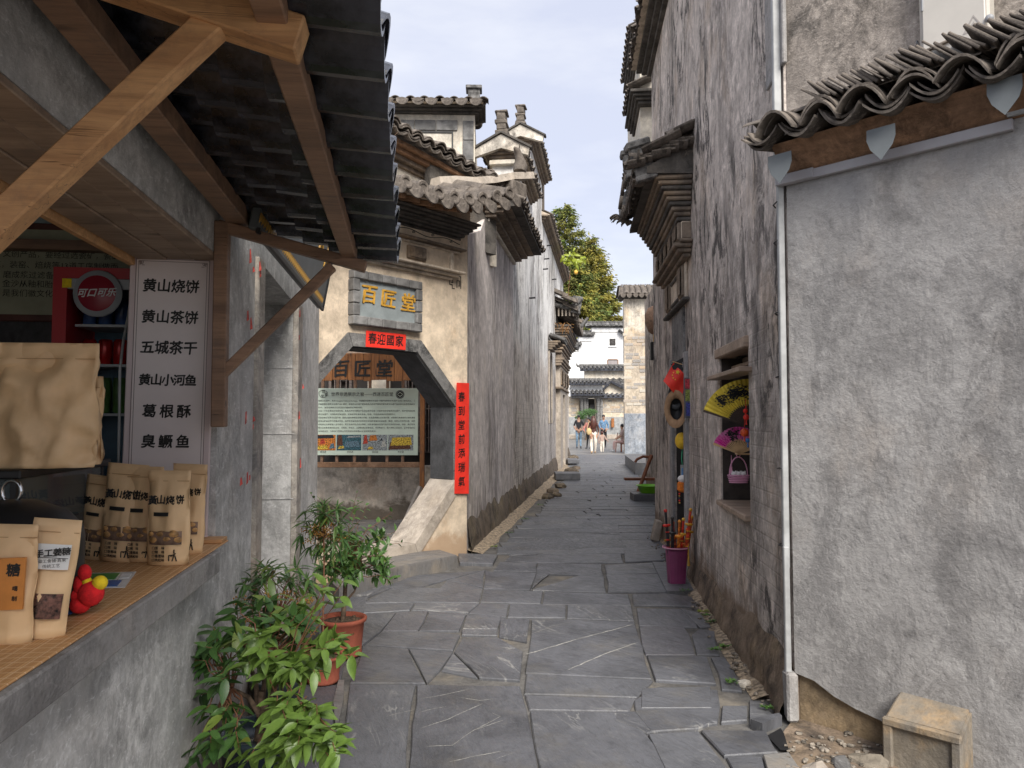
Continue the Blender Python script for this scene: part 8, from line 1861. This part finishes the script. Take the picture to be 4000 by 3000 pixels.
def skel(top, leg, shoe, skin, arms, lstep=.08, wd=1.0, sleeve=None, hgt=1.7, legw=1.0, facing=1):
    k = hgt / 1.7; J = []
    def a(p, c, r, g): J.append((p, tuple(x * k for x in c), tuple(x * k for x in r) if isinstance(r, tuple) else r * k, g)); return len(J) - 1
    pel = a(None, (0, 0, .93), (.15 * wd, .105 * wd), leg); wst = a(pel, (0, 0, 1.10), (.135 * wd, .10 * wd), top); che = a(wst, (0, .01, 1.32), (.165 * wd, .115 * wd), top); nk = a(che, (0, 0, 1.46), .055, skin); hd = a(nk, (0, -.01 * facing, 1.57), (.075, .09), skin); a(hd, (0, 0, 1.66), (.07, .085), skin)
    for s, arm in zip((-1, 1), arms):
        sh_ = a(che, (s * .16 * wd, 0, 1.40), .06, top); prev = sh_
        for i, (pt3, r) in enumerate(arm): prev = a(prev, (s * pt3[0], pt3[1], pt3[2]), r, (top if (sleeve or 1) > i else skin))
        hx, hy, hz = (arm[-1][0][0] * s, arm[-1][0][1], arm[-1][0][2]); dx = -1 if s > 0 else 1
        pm = a(prev, (hx + dx * .03, hy, hz - .05), (.03, .022), skin)
        for q in range(4): fa = a(pm, (hx + dx * (.035 + .005 * q), hy + (q - 1.5) * .017, hz - .10), .009, skin); a(fa, (hx + dx * .03, hy + (q - 1.5) * .018, hz - .13 + .004 * abs(q - 1.5)), .007, skin)
        a(pm, (hx + dx * .055, hy + .02, hz - .075), .009, skin)
    for s in (-1, 1):
        st = lstep * s; hp = a(pel, (s * .09, 0, .88), .095 * legw, leg); kn = a(hp, (s * .095, -st * .4, .50), .065 * legw, leg); an = a(kn, (s * .09, st, .11), .045 * legw, leg); ft = a(an, (s * .09, st + .0, .055), .042, shoe); a(ft, (s * .10, st - .14 * facing, .035), (.042, .03), shoe)
    return J
SHOE = plain('dark_shoe', (.06, .06, .07), .6, .2); def_ = None
# facing=-1: seen from behind (toes point away from the camera)
BLK = plain('black_tshirt', (.014, .014, .016), .8, .2); JEAN = plain('faded_jeans', (.20, .30, .40), .8, .3, 14, .2); BRN = plain('brown_top', (.07, .025, .02), .8, .2); CRM = plain('cream_trousers', (.66, .60, .52), .8, .1, 8, .2); PNKC = plain('salmon_cardigan', (.60, .24, .20), .85, .2, 10, .2); DEN = plain('denim_shirt', (.13, .24, .38), .8, .3, 14, .2); TAU = plain('taupe_hoodie', (.36, .26, .22), .85, .1, 10, .1); TANS = plain('tan_shoe', (.5, .34, .2), .6, .1); BHAIR = plain('long_brown_hair', (.075, .022, .014), .45, .4, 40, .4)
def ppos(px, py): g = gnd(px, py); return g
g = ppos(2261, 1752); J = skel(0, 1, 2, 3, ([((.24, .03, 1.15), .042), ((.16, .13, .95), .032), ((.04, .17, .93), .028)], [((.24, .03, 1.15), .042), ((.16, .13, .95), .032), ((.04, .17, .93), .028)]), lstep=.10, hgt=1.74, facing=-1)
J = [(j[0], (j[1][0], -j[1][1] if False else j[1][1], j[1][2]), j[2], j[3]) for j in J]
def behind(Mx): return Mx @ RZ(180)
hts = lambda k: [('hair', HAIRM, T(0, .02 * k, 1.635 * k) @ SC(.083 * k, .095 * k, .095 * k))]
def flip(J): return [(j[0], (-j[1][0], -j[1][1], j[1][2]), j[2], j[3]) for j in J]
k_ = 1.74 / 1.7
person('man in black t-shirt and faded jeans walking with hands clasped behind him', T(g.x, g.y, 0), [(j[0], (j[1][0], -j[1][1], j[1][2]), j[2], j[3]) for j in J], [BLK, JEAN, SHOE, SKIN], hair=[('hair', HAIRM, T(0, -.015, 1.64 * k_) @ SC(.085, .10, .09))])
g = ppos(2318, 1772); J = skel(0, 1, 2, 3, ([((.23, .02, 1.16), .045), ((.22, -.04, .95), .032), ((.16, -.10, .86), .026)], [((.23, .0, 1.15), .045), ((.24, -.02, .96), .032), ((.22, -.05, .86), .026)]), lstep=.13, hgt=1.66, wd=.9, legw=1.15, sleeve=2, facing=-1)
k_ = 1.66 / 1.7; wm = person('woman with long brown hair, brown top and cream trousers walking away', T(g.x, g.y, 0), J, [BRN, CRM, TANS, SKIN], hair=[('hair', BHAIR, T(0, .0, 1.62 * k_) @ SC(.095, .11, .105)), ('hair_fall', BHAIR, T(0, -.06, 1.38 * k_) @ SC(.15, .085, .27))])
bgm = thing('straw_bag', 'pale woven straw bag carried on the walking woman left hip', 'bag', T(g.x - .2, g.y - .08, .98)); MB().ball(.16, SC(.75, .5, 1), 14, 10).build('bag_body', plain('straw', (.62, .45, .22), .8, .4, 60, .6), bgm); MB().tube([(-.08, 0, .12), (0, 0, .42), (.12, 0, .44)], .014, 6).build('strap', plain('strap', (.6, .45, .25), .8, .1), bgm)
g = ppos(2304, 1753); J = skel(0, 1, 2, 3, ([((.25, -.06, 1.18), .055), ((.24, -.16, 1.02), .045), ((.15, -.2, .98), .028)], [((.22, .02, 1.16), .055), ((.2, -.02, .95), .04), ((.17, -.05, .9), .028)]), lstep=.05, hgt=1.6, wd=.95, sleeve=3, legw=.85)
person('woman in a salmon pink cardigan and black leggings beside the walking woman', T(g.x - .05, g.y, 0) @ RZ(-40), J, [PNKC, BLK, SHOE, SKIN], hair=[('hair', HAIRM, T(0, .02, 1.63 * 1.6 / 1.7) @ SC(.09, .10, .1)), ('hair_fall', HAIRM, T(0, .07, 1.42 * 1.6 / 1.7) @ SC(.1, .05, .2))])
g = ppos(2357, 1748); J = skel(0, 1, 2, 3, ([((.24, -.02, 1.16), .052), ((.18, -.16, 1.02), .042), ((.08, -.22, 1.0), .028)], [((.25, .0, 1.15), .052), ((.22, -.10, .98), .042), ((.13, -.2, .95), .028)]), lstep=.05, hgt=1.74, sleeve=2)
pm_ = person('man in a blue denim shirt and dark trousers facing the camera behind the women', T(g.x + .02, g.y, 0), J, [DEN, BLK, SHOE, SKIN], hair=[('hair', HAIRM, T(0, .025, 1.66 * 1.74 / 1.7) @ SC(.088, .098, .085))])
b = MB(); b.tube([(-.03, -.10, 1.585), (.03, -.10, 1.585)], .006, 5); b.build('mouth', plain('lip', (.3, .1, .08), .6, 0), pm_); 
for s in (-1, 1): MB().ball(.011, T(s * .034, -.095, 1.65), 6, 5).build('eye', HAIRM, pm_); MB().ball(.018, T(s * .088, 0, 1.64) @ SC(.5, .8, 1.3), 6, 5).build('ear', SKIN, pm_)
MB().ball(.015, T(0, -.115, 1.62) @ SC(.8, 1, 1.3), 6, 5).build('nose', SKIN, pm_)
g = ppos(2352, 1770); J = skel(0, 1, 2, 3, ([((.24, -.0, 1.14), .07), ((.26, -.05, .98), .06), ((.28, -.05, .9), .035)], [((.30, -.0, 1.14), .07), ((.44, .03, 1.02), .06), ((.52, .03, .98), .035)]), lstep=.08, hgt=.95, wd=1.25, sleeve=3, legw=1.2, facing=-1)
person('small child in a taupe hooded top walking between the grown ups', T(g.x, g.y, 0), J, [TAU, CRM, M['whitep'], SKIN], hair=[('hair', BHAIR, T(0, -.01, .92) @ SC(.075, .08, .075)), ('hair_tuft', HAIRM, T(0, -.01, 1.0) @ SC(.03, .03, .03))])
# seated visitor half hidden behind the brick house corner
g = at(2436, 1640, 36.0); J = []
def aj(p, c, r, gi): J.append((p, c, r, gi)); return len(J) - 1
pe = aj(None, (0, 0, .48), (.15, .12), 0); w_ = aj(pe, (.0, 0, .66), (.14, .11), 0); ch = aj(w_, (-.04, 0, .92), (.15, .11), 0); nk = aj(ch, (-.07, 0, 1.06), .05, 3); hd = aj(nk, (-.09, 0, 1.18), (.08, .09), 3); aj(hd, (-.09, 0, 1.25), .07, 3)
for s in (-1, 1):
    h_ = aj(pe, (-.05, s * .09, .46), .09, 1); kn = aj(h_, (-.44, s * .11, .48), .065, 1); an = aj(kn, (-.46, s * .11, .12), .045, 1); ft = aj(an, (-.46, s * .11, .06), .04, 2); aj(ft, (-.60, s * .11, .035), .035, 2)
    sh_ = aj(ch, (-.04, s * .17, .98), .06, 0); el = aj(sh_, (-.14, s * .2, .76), .045, 0); ha = aj(el, (-.34, s * .14, .62), .03, 3)
    for q in range(4): aj(ha, (-.42, s * .14 + (q - 1.5) * .018, .59), .009, 3)
person('seated visitor in pinkish clothes resting on a stool by the brick house corner', T(g.x, g.y, 0), J, [TAU, plain('pale_pink_trousers', (.5, .33, .3), .8, .1), M['whitep'], SKIN], hair=[('hair', HAIRM, T(-.07, 0, 1.23) @ SC(.09, .095, .09))])
so = thing('low_stool', 'low wooden stool under the seated visitor', 'stool', T(g.x, g.y, 0)); MB().cham(-.16, .16, -.16, .16, .36, .40, .008).build('seat', RW, so)
for (x, y) in ((-.12, -.12), (.12, -.12), (-.12, .12), (.12, .12)): MB().cham(x - .02, x + .02, y - .02, y + .02, 0, .36, .004).build('leg', RW, so)
MB().beam((-.4, -.1, 0), (-.3, -.1, .9), .03, .03).build('walking_stick', RW, so)
# rusty post and dark bin against the gateway wall
ru = thing('rusty_post', 'rusty iron post against the dado of the gateway wall', 'post', GT.m @ T(gp(2382, 0)[0], -.1, 0)); MB().cham(-.1, .12, -.05, .1, .9, zz(1634), .02, j=.01).build('post', plain('rust', (.30, .12, .04), .9, .3), ru)
bi = thing('dark_niche_box', 'dark square box standing at the foot of the gateway wall', 'box', GT.m @ T(gp(2420, 0)[0], -.2, 0)); MB().cham(-.1, .45, -.1, .2, 0, zz(1678), .02).build('box', M['dark_in'], bi)
